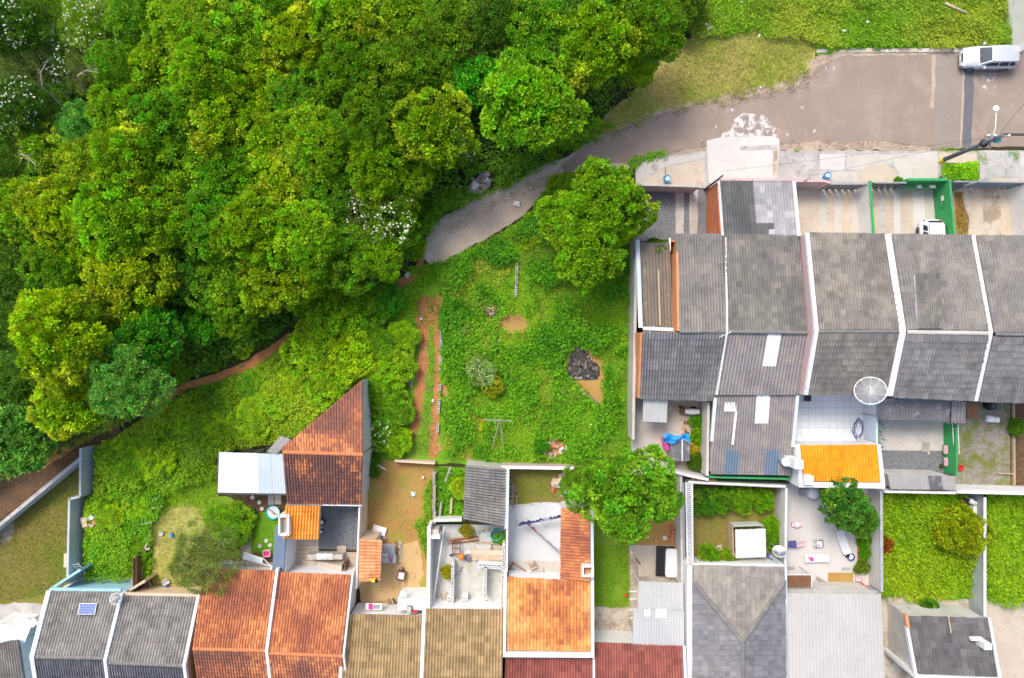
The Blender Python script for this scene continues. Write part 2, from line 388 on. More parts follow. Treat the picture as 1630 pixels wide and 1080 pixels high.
# ------------------------------------------------------------------ numpy noise, polygons
def vnoise(x, y, scale, seed=0):
    x = np.asarray(x, float) * scale; y = np.asarray(y, float) * scale
    xi = np.floor(x).astype(int); yi = np.floor(y).astype(int)
    fx = x - xi; fy = y - yi; fx = fx * fx * (3 - 2 * fx); fy = fy * fy * (3 - 2 * fy)
    def h(a, b):
        k = (a * 374761393 + b * 668265263 + seed * 2147483647 // 7) & 0x7fffffff
        k = ((k ^ (k >> 13)) * 1274126177) & 0x7fffffff
        return ((k ^ (k >> 16)) & 0xffff) / 65535.0
    return (h(xi, yi) * (1 - fx) + h(xi + 1, yi) * fx) * (1 - fy) + (h(xi, yi + 1) * (1 - fx) + h(xi + 1, yi + 1) * fx) * fy
def fbm(x, y, scale, seed=0):
    return (vnoise(x, y, scale, seed) * .55 + vnoise(x, y, scale * 2.1, seed + 1) * .29 + vnoise(x, y, scale * 4.3, seed + 2) * .16)
def inside(px, py, poly):
    c = np.zeros(len(px), bool); n = len(poly)
    for i in range(n):
        x0, y0 = poly[i][:2]; x1, y1 = poly[(i + 1) % n][:2]
        if y0 == y1: continue
        k = ((y0 > py) != (y1 > py)) & (px < (x1 - x0) * (py - y0) / (y1 - y0) + x0)
        c ^= k
    return c
def ragged(poly, amp, step=9.0, seed=1):
    """subdivide a pixel polygon and wobble its outline (pixels)"""
    r = random.Random(seed); out = []
    n = len(poly)
    for i in range(n):
        a, b = poly[i], poly[(i + 1) % n]
        L = math.hypot(b[0] - a[0], b[1] - a[1]); k = max(1, int(L / step))
        for j in range(k):
            t = j / k
            out.append((a[0] + (b[0] - a[0]) * t + r.uniform(-amp, amp), a[1] + (b[1] - a[1]) * t + r.uniform(-amp, amp)))
    return out

def ground_patch(name, poly, mat, z, jag=0, parent=None, kind='structure', seed=1, down=None):
    """a slab of ground whose outline is given in photo pixels, top at height z, with a skirt to below the base sheet"""
    if jag: poly = ragged(poly, jag, seed=seed)
    pts = [P(u, v, z) for u, v in poly]
    bm = bmesh.new()
    top = [bm.verts.new(p) for p in pts]
    f = bm.faces.new(top)
    if f.normal.z < 0 or sum((pts[i].x * pts[(i + 1) % len(pts)].y - pts[(i + 1) % len(pts)].x * pts[i].y) for i in range(len(pts))) < 0: f.normal_flip()
    bot = [bm.verts.new((p.x, p.y, -.05 if down is None else down)) for p in pts]
    n = len(pts)
    for i in range(n):
        bm.faces.new((top[i], bot[i], bot[(i + 1) % n], top[(i + 1) % n]))
    bm.normal_update()
    bmesh.ops.triangulate(bm, faces=[f])
    bmesh.ops.recalc_face_normals(bm, faces=bm.faces)
    c = sum(pts, Vector()) / n; c.z = 0
    bmesh.ops.translate(bm, verts=bm.verts, vec=-c)
    me = bpy.data.meshes.new(name); bm.to_mesh(me); bm.free()
    me.materials.append(MAT[mat])
    o = bpy.data.objects.new(name, me); COL.objects.link(o)
    if parent is not None: o.parent = parent; o.location = c - WLOC[parent.name]
    else: o.location = c
    WLOC[o.name] = c
    if parent is None and kind: o['kind'] = kind
    return o

# ------------------------------------------------------------------ leaves
VEG = 2.05
def leaf_mesh(name, pos, d, side, length, width, tint, mat, fold=.25):
    N = len(pos)
    up = np.cross(d, side)
    L = length[:, None]; W = width[:, None]
    mid = pos + d * L * .45
    v = np.empty((N, 4, 3), np.float32)
    v[:, 0] = pos; v[:, 1] = mid + side * W * .5 + up * W * fold; v[:, 2] = pos + d * L; v[:, 3] = mid - side * W * .5 + up * W * fold
    me = bpy.data.meshes.new(name)
    me.vertices.add(4 * N); me.vertices.foreach_set('co', v.ravel())
    me.loops.add(4 * N); me.loops.foreach_set('vertex_index', np.arange(4 * N, dtype=np.int32))
    me.polygons.add(N); me.polygons.foreach_set('loop_start', np.arange(0, 4 * N, 4, dtype=np.int32))
    a = me.attributes.new('tint', 'FLOAT_COLOR', 'POINT')
    t = np.ones((N, 4, 4), np.float32); t[:, :, :3] = tint[:, None, :]
    a.data.foreach_set('color', t.ravel())
    me.update(calc_edges=True)
    me.materials.append(MAT[mat])
    return me
def unit(a):
    return a / np.maximum(np.linalg.norm(a, axis=1, keepdims=True), 1e-6)
def rand_dir(rng, n, zlo=-1, zhi=1):
    z = rng.uniform(zlo, zhi, n); t = rng.uniform(0, 2 * np.pi, n); r = np.sqrt(1 - z * z)
    return np.stack([r * np.cos(t), r * np.sin(t), z], 1)
def sides(rng, d):
    return unit(np.cross(d, rng.normal(size=d.shape)))

def scatter(name, label, cat, polys, per_m2, leaf=(.13, .075), z0=.02, amp=.35, h=.12, mscale=.5, tilt=(.0, .75), pal=((.09, .2, .008), (.15, .28, .012)), holes=(), seed=1, thin=0.0, cscale=.35, yel=0.0, bri=.42, edge=0.0):
    """ground cover nobody could count: leaves over the given pixel polygons, on low mounds"""
    rng = np.random.default_rng(seed); PX, PY = [], []
    for poly in polys:
        pa = np.array(poly, float); lo, hi = pa.min(0), pa.max(0)
        n = int((hi[0] - lo[0]) * (hi[1] - lo[1]) / S / S * per_m2)
        px = rng.uniform(lo[0], hi[0], n); py = rng.uniform(lo[1], hi[1], n)
        jx = px + (vnoise(px, py, .12, seed + 9) - .5) * 2 * edge + (vnoise(px, py, .4, seed + 10) - .5) * edge
        jy = py + (vnoise(px, py, .12, seed + 19) - .5) * 2 * edge + (vnoise(px, py, .4, seed + 20) - .5) * edge
        k = inside(jx, jy, poly)
        PX.append(px[k]); PY.append(py[k])
    px = np.concatenate(PX); py = np.concatenate(PY)
    for hp in holes:
        k = ~inside(px + (vnoise(px, py, .15, 77) - .5) * 8, py + (vnoise(px, py, .15, 78) - .5) * 8, hp); px, py = px[k], py[k]
    if thin:
        k = fbm(px, py, .03, seed + 30) > thin * rng.uniform(.75, 1.25, len(px)); px, py = px[k], py[k]
    N = len(px)
    x = (px - 815) / S; y = (540 - py) / S
    mound = np.clip((fbm(x, y, mscale, seed) - .3) * 2.2, 0, 1)
    z = z0 + mound * amp * rng.uniform(.5, 1.0, N) + rng.uniform(0, h, N)
    f = (HC - z) / HC
    pos = np.stack([x * f, y * f, z], 1)
    a = rng.uniform(0, 2 * np.pi, N); t = rng.uniform(tilt[0], tilt[1], N)
    d = np.stack([np.cos(a) * np.cos(t), np.sin(a) * np.cos(t), np.sin(t)], 1)
    s = unit(np.cross(np.tile([0., 0, 1], (N, 1)), d) + rng.normal(size=(N, 3)) * .35)
    mixf = np.clip((fbm(x, y, cscale, seed + 5) - .5) * 3.6 + .5 + rng.normal(size=N) * .22, 0, 1)[:, None]
    pal = [np.array(c) * (VEG if c[1] > c[0] * 1.05 else 1.15) for c in pal]
    if len(pal) == 2: col = pal[0] * (1 - mixf) + pal[1] * mixf
    else:
        m2 = np.clip((fbm(x, y, cscale * .6, seed + 15) - .5) * 3.2 + .35 + rng.normal(size=N) * .2, 0, 1)[:, None]
        col = (pal[0] * (1 - mixf) + pal[1] * mixf) * (1 - m2) + pal[2] * m2
    if yel:
        k = rng.uniform(size=N) < yel; col[k] = np.array((.42, .36, .03))
    col = col * rng.uniform(1 - bri, 1 + bri, N)[:, None]
    sz = rng.uniform(.65, 1.3, N)
    me = leaf_mesh(name, pos, d, s, sz * leaf[0], sz * leaf[1], col, 'leaf_own')
    o = bpy.data.objects.new(name, me); COL.objects.link(o)
    tag(o, label, cat, None, 'stuff')
    return o

# ------------------------------------------------------------------ roofs
PROF = {'roman': ([0, .1, .2, .34, .44, .5, .6, .7, .84, .94, 1], [0, .35, .9, 1, .45, 0, .35, .9, 1, .45, 0], .135),
        'clay': ([0, .16, .30, .54, .78, .90, 1], [0, 0, .75, 1, .75, 0, 0], .085),
        'flat': ([0, .03, .05, .95, .97, 1], [0, 0, 1, 1, 0, 0], .016)}

def tiles_mesh(name, A, B, C, D, tw, th, kind, mat, seed=0, planes=(), lip=.055, patchy=None):
    """tiles over the patch A (high left) B (high right) C (low right) D (low left), one joined mesh"""
    rng = np.random.default_rng(seed)
    A, B, C, D = [np.array(q, float) for q in (A, B, C, D)]
    nc = max(2, round((np.linalg.norm(B - A) + np.linalg.norm(C - D)) / 2 / tw)); nr = max(2, round((np.linalg.norm(D - A) + np.linalg.norm(C - B)) / 2 / th))
    ps, pz, amp = PROF[kind]; ps = np.array(ps); pz = np.array(pz) * amp; K = len(ps)
    I, J = np.meshgrid(np.arange(nc), np.arange(nr)); I = I.ravel(); J = J.ravel(); T = len(I)
    nrm = np.cross(D - A, B - A); nrm /= np.linalg.norm(nrm)
    if nrm[2] < 0: nrm = -nrm
    off = rng.normal(0, .05, T)[:, None]          # tiles sit slightly askew
    s = (I[:, None] + ps[None]) / nc
    s0 = s + off * .06 / nc; s1 = s - off * .06 / nc
    t0 = (J / nr)[:, None] + 0 * s; t1 = ((J + 1.10 + rng.normal(0, .035, T)) / nr)[:, None] + 0 * s
    def at(s, t): return (A[None, None] * ((1 - s) * (1 - t))[..., None] + B * (s * (1 - t))[..., None] + C * (s * t)[..., None] + D * ((1 - s) * t)[..., None])
    mid_ = at(s0[:, K // 2:K // 2 + 1], t0[:, :1])[:, 0]
    zj = (rng.normal(0, .006, T) + (fbm(mid_[:, 0], mid_[:, 1], .5, seed + 50) - .5) * .09)[:, None]
    V = np.empty((T, 3, K, 3))
    V[:, 0] = at(s0, t0) + (pz[None] + zj)[..., None] * nrm
    V[:, 1] = at(s1, t1) + (pz[None] + zj + lip)[..., None] * nrm
    V[:, 2] = at(s1, t1) + (pz[None] * .2 + zj - .012)[..., None] * nrm
    f = []
    k = np.arange(K - 1)
    base = (np.arange(T) * 3 * K)[:, None]
    q1 = np.stack([base + k, base + k + 1, base + K + k + 1, base + K + k], -1)
    q2 = np.stack([base + K + k, base + K + k + 1, base + 2 * K + k + 1, base + 2 * K + k], -1)
    F = np.concatenate([q1, q2], 1).reshape(-1, 4)
    cx = V[:, 1, K // 2]
    r = np.clip(rng.uniform(0, 1, T) * .5 + (fbm(cx[:, 0], cx[:, 1], .55, seed) - .5) * 1.5 + .25, 0, 1)
    if 'clay' in mat and 'dark' not in mat and 'black' not in mat: r = np.clip(r + .1, 0, 1)
    if patchy: r = patchy(rng, cx, r, I / nc, J / nr)
    g = rng.uniform(0, 1, T)
    tint = np.zeros((T, 3 * K, 4)); tint[..., 0] = r[:, None]; tint[..., 1] = g[:, None]; tint[..., 3] = 1
    V = V.reshape(-1, 3)
    me = bpy.data.meshes.new(name)
    me.from_pydata(V.tolist(), [], F.tolist())
    at_ = me.attributes.new('tint', 'FLOAT_COLOR', 'POINT'); at_.data.foreach_set('color', tint.astype(np.float32).ravel())
    if planes:
        bm = bmesh.new(); bm.from_mesh(me)
        for co, no in planes:
            bmesh.ops.bisect_plane(bm, geom=bm.verts[:] + bm.edges[:] + bm.faces[:], plane_co=co, plane_no=no, clear_outer=True)
        bm.to_mesh(me); bm.free()
    me.materials.append(MAT[mat]); me.update()
    return me

def put(me, name, parent):
    """link a world-space mesh as a part, origin moved to its own base"""
    n = len(me.vertices); co = np.empty(n * 3); me.vertices.foreach_get('co', co); co = co.reshape(-1, 3)
    lo, hi = co.min(0), co.max(0); c = np.array([(lo[0] + hi[0]) / 2, (lo[1] + hi[1]) / 2, lo[2]])
    me.vertices.foreach_set('co', (co - c).ravel()); me.update()
    o = bpy.data.objects.new(name, me); COL.objects.link(o)
    c = Vector(c); WLOC[o.name] = c
    if parent is not None: o.parent = parent; o.location = c - WLOC[parent.name]
    else: o.location = c
    return o

_single = {}
def single_tile(kind, mat, tw, th, lip=.06, v=0):
    key = (kind, mat, round(tw, 3), round(th, 3), v)
    if key in _single: return _single[key]
    rng = random.Random(v * 7 + 3)
    ps, pz, amp = PROF[kind]; mb = MB(); K = len(ps); pts = []
    sk = rng.uniform(-.004, .004)
    for x, z in zip(ps, pz): pts.append(((x - .5) * tw, 0, z * amp))
    for x, z in zip(ps, pz): pts.append(((x - .5) * tw + sk, -th * 1.1, z * amp + lip))
    for x, z in zip(ps, pz): pts.append(((x - .5) * tw + sk, -th * 1.1, z * amp * .2 - .012))
    fs = [(k + 1, k, K + k, K + k + 1) for k in range(K - 1)] + [(K + k + 1, K + k, 2 * K + k, 2 * K + k + 1) for k in range(K - 1)]
    me = bpy.data.meshes.new('roof_tile'); me.from_pydata(pts, [], fs); me.materials.append(MAT[mat]); me.update()
    _single[key] = me
    return me

def tiles_single(parent, A, B, C, D, tw, th, kind, mat, seed=0, cap=300):
    """the same, every tile an object of its own (they share a few meshes)"""
    rng = random.Random(seed); A, B, C, D = [Vector(q) for q in (A, B, C, D)]
    Lw = ((B - A).length + (C - D).length) / 2; Ld = ((D - A).length + (C - B).length) / 2
    nc = round(Lw / tw); nr = round(Ld / th); tw, th = Lw / nc, Ld / nr
    nrm = (D - A).cross(B - A).normalized()
    if nrm.z < 0: nrm = -nrm
    made = 0
    for j in range(nr):
        for i in range(nc):
            s, t = (i + .5) / nc, j / nr
            p = A * (1 - s) * (1 - t) + B * s * (1 - t) + C * s * t + D * (1 - s) * t
            if made >= cap: return made
            y = -((D - A) * (1 - s) + (C - B) * s).normalized()
            x = y.cross(nrm).normalized(); x = (x + y * rng.uniform(-.012, .012)).normalized(); z = x.cross(y)
            o = bpy.data.objects.new('roof_tile', single_tile(kind, mat, tw, th, v=rng.randrange(3)))
            p = p + nrm * rng.uniform(-.004, .006)
            M4 = Matrix((( x.x, y.x, z.x, 0), (x.y, y.y, z.y, 0), (x.z, y.z, z.z, 0), (0, 0, 0, 1)))
            o.matrix_basis = Matrix.Translation(p - WLOC[parent.name]) @ M4
            o.parent = parent; COL.objects.link(o); made += 1
    return made

def slab_under(parent, name, A, B, C, D, mat, t=.1, drop=.03):
    A, B, C, D = [Vector(q) for q in (A, B, C, D)]
    n = (D - A).cross(B - A).normalized()
    if n.z < 0: n = -n
    top = [q - n * drop for q in (A, B, C, D)]; bot = [q - n * (drop + t) for q in (A, B, C, D)]
    mb = MB(); mb.idx(top + bot, [(0, 1, 2, 3), (7, 6, 5, 4), (0, 4, 5, 1), (1, 5, 6, 2), (2, 6, 7, 3), (3, 7, 4, 0)])
    return mb.build(name, mat, parent)

def slope(house, hl, hr, lr, ll, kind, mat, tw=.33, th=.42, own=False, seed=0, inset=.3, wall=True, wmat='paint_white_old', clip=None, zbase=0.0, patchy=None, side=.12):
    """one roof slope of a house: wall below it, roof board, tiles. Corners are (u, v, z): high left, high right, low right, low left"""
    A, B, C, D = [P3(q) for q in (hl, hr, lr, ll)]
    planes = []
    if clip:
        for (a, b, inner) in clip:                 # vertical plane through two points, keeping the side of 'inner'
            a, b, inn = P3(a), P3(b), P3(inner)
            no = Vector((b.y - a.y, a.x - b.x, 0)).normalized()
            if (inn - a).dot(no) > 0: no = -no
            planes.append((a, no))
    if wall:
        def inw(p, q, d): return p + (q - p).normalized() * d
        a2, b2, c2, d2 = inw(A, B, side), inw(B, A, side), inw(C, D, side), inw(D, C, side)
        if inset: c2, d2 = inw(c2, b2, inset), inw(d2, a2, inset)
        poly = [(q.x, q.y) for q in (a2, b2, c2, d2)]
        mb = MB(); mb.prism(poly, zbase, [q.z - .16 for q in (a2, b2, c2, d2)])
        w = mb.build('wall', wmat, house)
        if planes: bis(w, planes)
    r = slab_under(house, 'roof', A, B, C, D, 'wood_grey')
    if planes: bis(r, planes)
    if own:
        tiles_single(r, A, B, C, D, tw, th, kind, mat, seed)
    else:
        t = put(tiles_mesh('roof_tiles', A, B, C, D, tw, th, kind, mat, seed, planes, patchy=patchy), 'roof_tiles', r)
        t['kind'] = 'stuff'
    return r

def bis(o, planes):
    bm = bmesh.new(); bm.from_mesh(o.data); c = WLOC[o.name]
    for co, no in planes:
        g = bmesh.ops.bisect_plane(bm, geom=bm.verts[:] + bm.edges[:] + bm.faces[:], plane_co=co - c, plane_no=no, clear_outer=True)
        e = [x for x in g['geom_cut'] if isinstance(x, bmesh.types.BMEdge)]
        bmesh.ops.holes_fill(bm, edges=e)
    bm.to_mesh(o.data); bm.free()

def ridge_caps(parent, a, b, mat, w=.26, L=.42, h=.10, seed=0, name='ridge_tile'):
    """overlapping half-round caps along a ridge or hip, one part each"""
    a, b = Vector(a), Vector(b); n = max(1, round((b - a).length / L)); d = (b - a).normalized(); L = (b - a).length / n
    key = ('cap', mat, round(L, 2), w, h)
    if key not in _single:
        mb = MB(); K = 6; pts = []
        for x, zo in ((0, 0), (L * 1.08, .02)):
            for k in range(K + 1):
                an = math.pi * k / K; pts.append((x, math.cos(an) * w / 2 * (1 + zo), math.sin(an) * h + zo))
        for k in range(K + 1):
            an = math.pi * k / K; pts.append((L * 1.08, math.cos(an) * w / 2 * .9, math.sin(an) * h * .6))
        fs = [(k, k + 1, K + 2 + k, K + 1 + k) for k in range(K)] + [(K + 1 + k, K + 2 + k, 2 * K + 3 + k, 2 * K + 2 + k) for k in range(K)]
        me = bpy.data.meshes.new('ridge_tile'); me.from_pydata(pts, [], fs); me.materials.append(MAT[mat]); me.update()
        _single[key] = me
    x = d; y = Vector((0, 0, 1)).cross(x).normalized(); z = x.cross(y)
    rng = random.Random(seed)
    for k in range(n):
        o = bpy.data.objects.new(name, _single[key]); p = a + d * (L * k) + Vector((0, 0, rng.uniform(-.006, .008)))
        M4 = Matrix(((x.x, y.x, z.x, 0), (x.y, y.y, z.y, 0), (x.z, y.z, z.z, 0), (0, 0, 0, 1)))
        o.matrix_basis = Matrix.Translation(p - WLOC[parent.name]) @ M4 @ Matrix.Rotation(rng.uniform(-.03, .03), 4, 'Z')
        o.parent = parent; COL.objects.link(o)

def sheets(parent, hl, hr, lr, ll, mat, sw=1.0, rows=1, pitch=.21, amp=.05, special=None, trap=False, overlap=.06, name='sheet'):
    """corrugated sheets, one part each; special: {(col, row): material}"""
    A, B, C, D = [P3(q) for q in (hl, hr, lr, ll)]
    W = ((B - A).length + (C - D).length) / 2; nc = max(1, round(W / sw))
    n = (D - A).cross(B - A).normalized()
    if n.z < 0: n = -n
    out = []
    def at(s, t): return A * ((1 - s) * (1 - t)) + B * (s * (1 - t)) + C * (s * t) + D * ((1 - s) * t)
    for j in range(rows):
        for i in range(nc):
            waves = max(1, round(W / nc / pitch)); seg = waves * 4
            t0, t1 = j / rows, min(1.0, (j + 1 + overlap) / rows) if j < rows - 1 else 1.0
            lift = .012 * (rows - j) * 0 + .010 * (i % 2) + (.006 if (i + j) % 2 else 0)
            pts = []
            for t, zz in ((t0, 0.0), (t1, .016)):
                for k in range(seg + 1):
                    s = (i + k / seg) / nc
                    ph = k % 4
                    hgt = ((1, 1, 0, 0)[ph] if trap else math.sin(2 * math.pi * k / 4)) * amp
                    pts.append(at(s, t) + n * (hgt + zz + lift))
            m = seg + 1
            up = len(pts)
            pts += [p - n * .008 for p in pts]
            fs = [(k, k + 1, m + k + 1, m + k) for k in range(seg)] + [(up + k + 1, up + k, up + m + k, up + m + k + 1) for k in range(seg)]
            fs += [(m + k, m + k + 1, up + m + k + 1, up + m + k) for k in range(seg)] + [(k + 1, k, up + k, up + k + 1) for k in range(seg)]
            mb = MB(); mb.idx(pts, fs)
            mm = (special or {}).get((i, j), mat)
            out.append(mb.build(name, mm, parent))
    return out

def wall_under(house, hl, hr, lr, ll, wmat, inset=.1, zbase=0.0, drop=.14):
    A, B, C, D = [P3(q) for q in (hl, hr, lr, ll)]
    c = (A + B + C + D) / 4
    q = [p + (c - p).normalized() * inset * 1.4 for p in (A, B, C, D)]
    mb = MB(); mb.prism([(p.x, p.y) for p in q], zbase, [p.z - drop for p in q])
    return mb.build('wall', wmat, house)

def bar(parent, name, pts, w, d, mat, base=None):
    """a coping, gutter, parapet or wall along (u, v, z) points"""
    mb = MB(); mb.beam([P3(p) for p in pts], w, d, base)
    return mb.build(name, mat, parent)

def yard_wall(label, pts, t, mat, cap=None, capw=None, name='boundary_wall', cat='wall', group=None):
    """free-standing wall: (u, v, z) of its top line"""
    c = P3(pts[0]); c.z = 0
    o = thing(name, label, cat, c, group=group)
    bar(o, 'wall', [(p[0], p[1], p[2]) for p in pts], t, 0, mat, base=-.02)
    if cap:
        bar(o, 'coping', [(p[0], p[1], p[2] + .05) for p in pts], capw or t + .05, .05, cap)
    return o
# ================================================================== THE SETTING: ground, road, pavements
mb = MB(); mb.face([(-170, -170, 0), (170, -170, 0), (170, 170, 0), (-170, 170, 0)])
g = mb.build('ground', 'soil_forest'); g['kind'] = 'structure'

GP = ground_patch
GP('grass_verge', [(1085, -40), (1900, -40), (1900, 86), (1300, 90), (1290, 62), (1200, 50), (1100, 62)], 'turf_lush', .010, 3)
GP('dry_verge', [(925, 232), (968, 178), (1008, 150), (1058, 92), (1100, 58), (1200, 48), (1292, 60), (1300, 92), (1272, 132), (1150, 160), (1050, 182), (975, 215)], 'turf_dry', .016, 3)
track = GP('dirt_track', [(960, 212), (905, 248), (868, 262), (834, 281), (796, 298), (756, 316), (718, 338), (690, 356), (676, 380), (673, 404), (684, 422), (704, 416), (732, 402), (772, 380), (812, 358), (842, 336), (860, 312), (884, 290), (930, 268), (1000, 268), (1062, 250), (1062, 215)], 'track', .022, 2)
road = GP('road', [(1900, 82), (1340, 84), (1300, 90), (1282, 118), (1220, 141), (1150, 153), (1100, 163), (1050, 176), (1010, 190), (975, 207), (925, 238), (890, 266), (905, 276), (950, 256), (1000, 262), (1062, 248), (1126, 237), (1240, 238), (1490, 238), (1900, 226)], 'asphalt', .030, 1.6)
def rp(poly, mat, z, jag=1.2, seed=3): return GP('surface_patch', poly, mat, z, jag, parent=road, seed=seed)
rp([(1484, 85), (1533, 85), (1533, 236), (1487, 236), (1483, 172)], 'asphalt_patch', .034)
rp([(1534, 100), (1551, 100), (1548, 180), (1545, 232), (1532, 234)], 'asphalt_dark', .038)
rp([(1482, 88), (1490, 88), (1489, 120), (1486, 174), (1481, 172), (1483, 120)], 'sand_edge', .042, 1.0)
rp([(1532, 112), (1536, 113), (1534, 170), (1530, 234), (1528, 232)], 'sand_edge', .042, .6)
rp([(1165, 205), (1170, 190), (1185, 182), (1205, 184), (1218, 182), (1228, 195), (1240, 208), (1238, 222), (1150, 222), (1146, 212)], 'cement_spill', .036, 3.0, 8)
rp([(1562, 118), (1576, 116), (1586, 118), (1582, 128), (1574, 132), (1563, 128)], 'cement_spill', .034, 1.5)
for k, (u, v, r) in enumerate(((1566, 138, 4), (1562, 143, 3), (1571, 141, 3), (1583, 138, 3), (1276, 173, 5), (1282, 212, 4), (1295, 209, 4), (1313, 109, 4), (1328, 110, 4), (1252, 215, 4), (1130, 232, 3), (1165, 175, 3), (1139, 202, 4), (1377, 192, 2), (1537, 133, 2))):
    a = random.Random(k); rp([(u + math.cos(t) * r * a.uniform(.6, 1.3), v + math.sin(t) * r * a.uniform(.5, 1.1)) for t in [i * .785 for i in range(8)]], 'cement_spill', .034 if k > 3 else .035, .5, k)
GP('road_edge', [(1055, 249), (1090, 240), (1126, 233), (1126, 242), (1060, 254)], 'sand_edge', .040, 2)
GP('road_edge', [(1240, 231), (1300, 226), (1340, 229), (1390, 225), (1430, 231), (1480, 234), (1483, 240), (1240, 240)], 'sand_edge', .040, 2.5)
GP('road_edge', [(1290, 96), (1330, 84), (1480, 84), (1480, 87), (1340, 90), (1305, 104), (1288, 122)], 'sand_edge', .040, 2.5)
GP('track_edge', [(1150, 150), (1200, 140), (1270, 128), (1285, 112), (1275, 138), (1200, 152), (1110, 166), (1030, 186), (985, 206), (975, 204), (1040, 178)], 'sand_edge', .038, 3)

# pavement on the house side, its slabs and kerb stones
pav = GP('pavement', [(1012, 268), (1030, 256), (1060, 250), (1124, 240), (1900, 240), (1900, 300), (1012, 300)], 'concrete_grey', .12, .6)
slabs = [([(1014, 270), (1032, 258), (1060, 252), (1122, 242), (1122, 252), (1062, 264), (1014, 290)], 'concrete_pale'), ([(1014, 291), (1062, 266), (1122, 254), (1122, 296), (1014, 296)], 'concrete_warm'),
         ([(1126, 243), (1238, 240), (1238, 246), (1126, 250)], 'concrete_white'),
         ([(1242, 242), (1303, 242), (1303, 292), (1242, 284)], 'concrete_grey'), ([(1305, 246), (1345, 246), (1345, 272), (1305, 270)], 'concrete_white'), ([(1305, 272), (1367, 274), (1366, 290), (1305, 290)], 'concrete_pale'),
         ([(1347, 246), (1420, 246), (1420, 260), (1366, 272), (1347, 270)], 'concrete_pale'), ([(1367, 275), (1384, 262), (1412, 263), (1428, 276), (1428, 290), (1369, 290)], 'concrete_warm'),
         ([(1422, 246), (1493, 242), (1493, 288), (1456, 287), (1430, 286), (1430, 274), (1422, 262)], 'concrete_pale'), ([(1495, 240), (1555, 242), (1555, 260), (1497, 262)], 'concrete_warm'),
         ([(1559, 242), (1622, 242), (1622, 282), (1559, 284)], 'concrete_grey'), ([(1624, 242), (1720, 242), (1720, 288), (1624, 288)], 'concrete_pale'), ([(1578, 284), (1622, 284), (1622, 292), (1578, 292)], 'concrete_warm')]
for k, (p, mt) in enumerate(slabs): GP('paving_slab', p, mt, .128 + .004 * (k % 2), .5, parent=pav, seed=k, down=.1)
ramp_ = GP('driveway_ramp', [(1125, 224), (1148, 219), (1232, 217), (1241, 222), (1241, 238), (1236, 290), (1128, 292)], 'concrete_white', .15, .5)
for k, p in enumerate(([(1128, 245), (1180, 243), (1180, 268), (1129, 270)], [(1182, 243), (1207, 243), (1207, 268), (1182, 268)], [(1209, 243), (1231, 243), (1231, 266), (1209, 268)], [(1129, 272), (1231, 270), (1231, 288), (1129, 289)])):
    GP('paving_slab', p, 'concrete_white', .156, .3, parent=ramp_, seed=k, down=.1)
GP('worn_strip', [(1178, 233), (1238, 231), (1238, 238), (1178, 240)], 'concrete_grey', .162, .8, parent=ramp_, down=.1)
GP('worn_strip', [(1231, 240), (1238, 240), (1237, 282), (1230, 282)], 'concrete_stained', .162, .8, parent=ramp_, down=.1)
for k in range(13):                                              # kerb stones along the far side of the road
    u0 = 1300 + k * 18.0
    if k == 1: continue
    a = random.Random(k); z = .11 if k > 4 else .09
    poly = [(u0, 78 + a.uniform(-1, 1)), (u0 + 17, 78 + a.uniform(-1, 1) - k * .15), (u0 + 17, 84 - k * .15), (u0, 84)]
    GP('kerb_stone', poly, 'concrete_warm' if k % 3 else 'concrete_pale', z, 0, parent=road)

# natural ground
GP('lot_ground', [(580, 500), (690, 440), (850, 345), (1005, 290), (1006, 745), (572, 735)], 'turf_lush', .010, 2)
GP('slope_ground', [(150, 712), (190, 690), (270, 640), (460, 540), (585, 455), (690, 430), (690, 440), (585, 500), (583, 620), (455, 705), (350, 720), (347, 790), (395, 800), (395, 910), (240, 935), (130, 930), (132, 790)], 'turf_green', .006, 2)
GP('dirt_path', [(462, 528), (455, 546), (430, 568), (398, 588), (350, 606), (300, 620), (262, 642), (200, 672), (130, 706), (60, 752), (52, 742), (120, 698), (195, 664), (258, 628), (300, 607), (350, 593), (395, 573), (425, 554)], 'soil_red', .018, 1.0)
GP('dirt_path', [(604, 456), (630, 447), (652, 440), (668, 412), (676, 410), (672, 436), (652, 452), (606, 466)], 'soil_red', .018, 2)
GP('dirt_track', [(662, 474), (700, 470), (702, 500), (701, 560), (697, 640), (697, 728), (682, 728), (688, 640), (692, 560), (690, 520), (683, 520), (681, 590), (672, 660), (664, 700), (640, 722), (650, 690), (660, 640), (666, 560), (662, 510)], 'soil_red', .018, 3)
GP('mound_soil', [(790, 508), (806, 498), (828, 500), (842, 512), (838, 528), (815, 534), (796, 526)], 'soil_yard', .017, 3)
GP('bare_soil', [(920, 560), (950, 560), (970, 590), (962, 640), (945, 648), (930, 630), (905, 600), (895, 580)], 'soil_yard', .016, 3)
for k, (u, v, r) in enumerate(((708, 622, 12), (880, 716, 20), (935, 690, 9), (745, 725, 10), (700, 712, 9), (650, 650, 12))):
    a = random.Random(k + 40); GP('bare_soil', [(u + math.cos(t) * r * a.uniform(.6, 1.2), v + math.sin(t) * r * a.uniform(.6, 1.2)) for t in [i * .524 for i in range(12)]], 'soil_yard', .0165, 1.5)
GP('bank_soil', [(-60, 790), (40, 735), (100, 700), (172, 668), (195, 688), (128, 728), (60, 785), (-60, 870)], 'soil_dark', .012, 3)
GP('lawn', [(-60, 878), (0, 834), (130, 732), (136, 800), (132, 928), (80, 948), (60, 968), (-60, 975)], 'turf_olive', .014, 1)
GP('rough_concrete', [(-60, 965), (30, 960), (75, 962), (60, 1010), (-60, 1010)], 'concrete_grey', .02, 2)
GP('path_slab', [(0, 838), (22, 828), (24, 850), (8, 868), (0, 862)], 'concrete_stained', .02, 2)
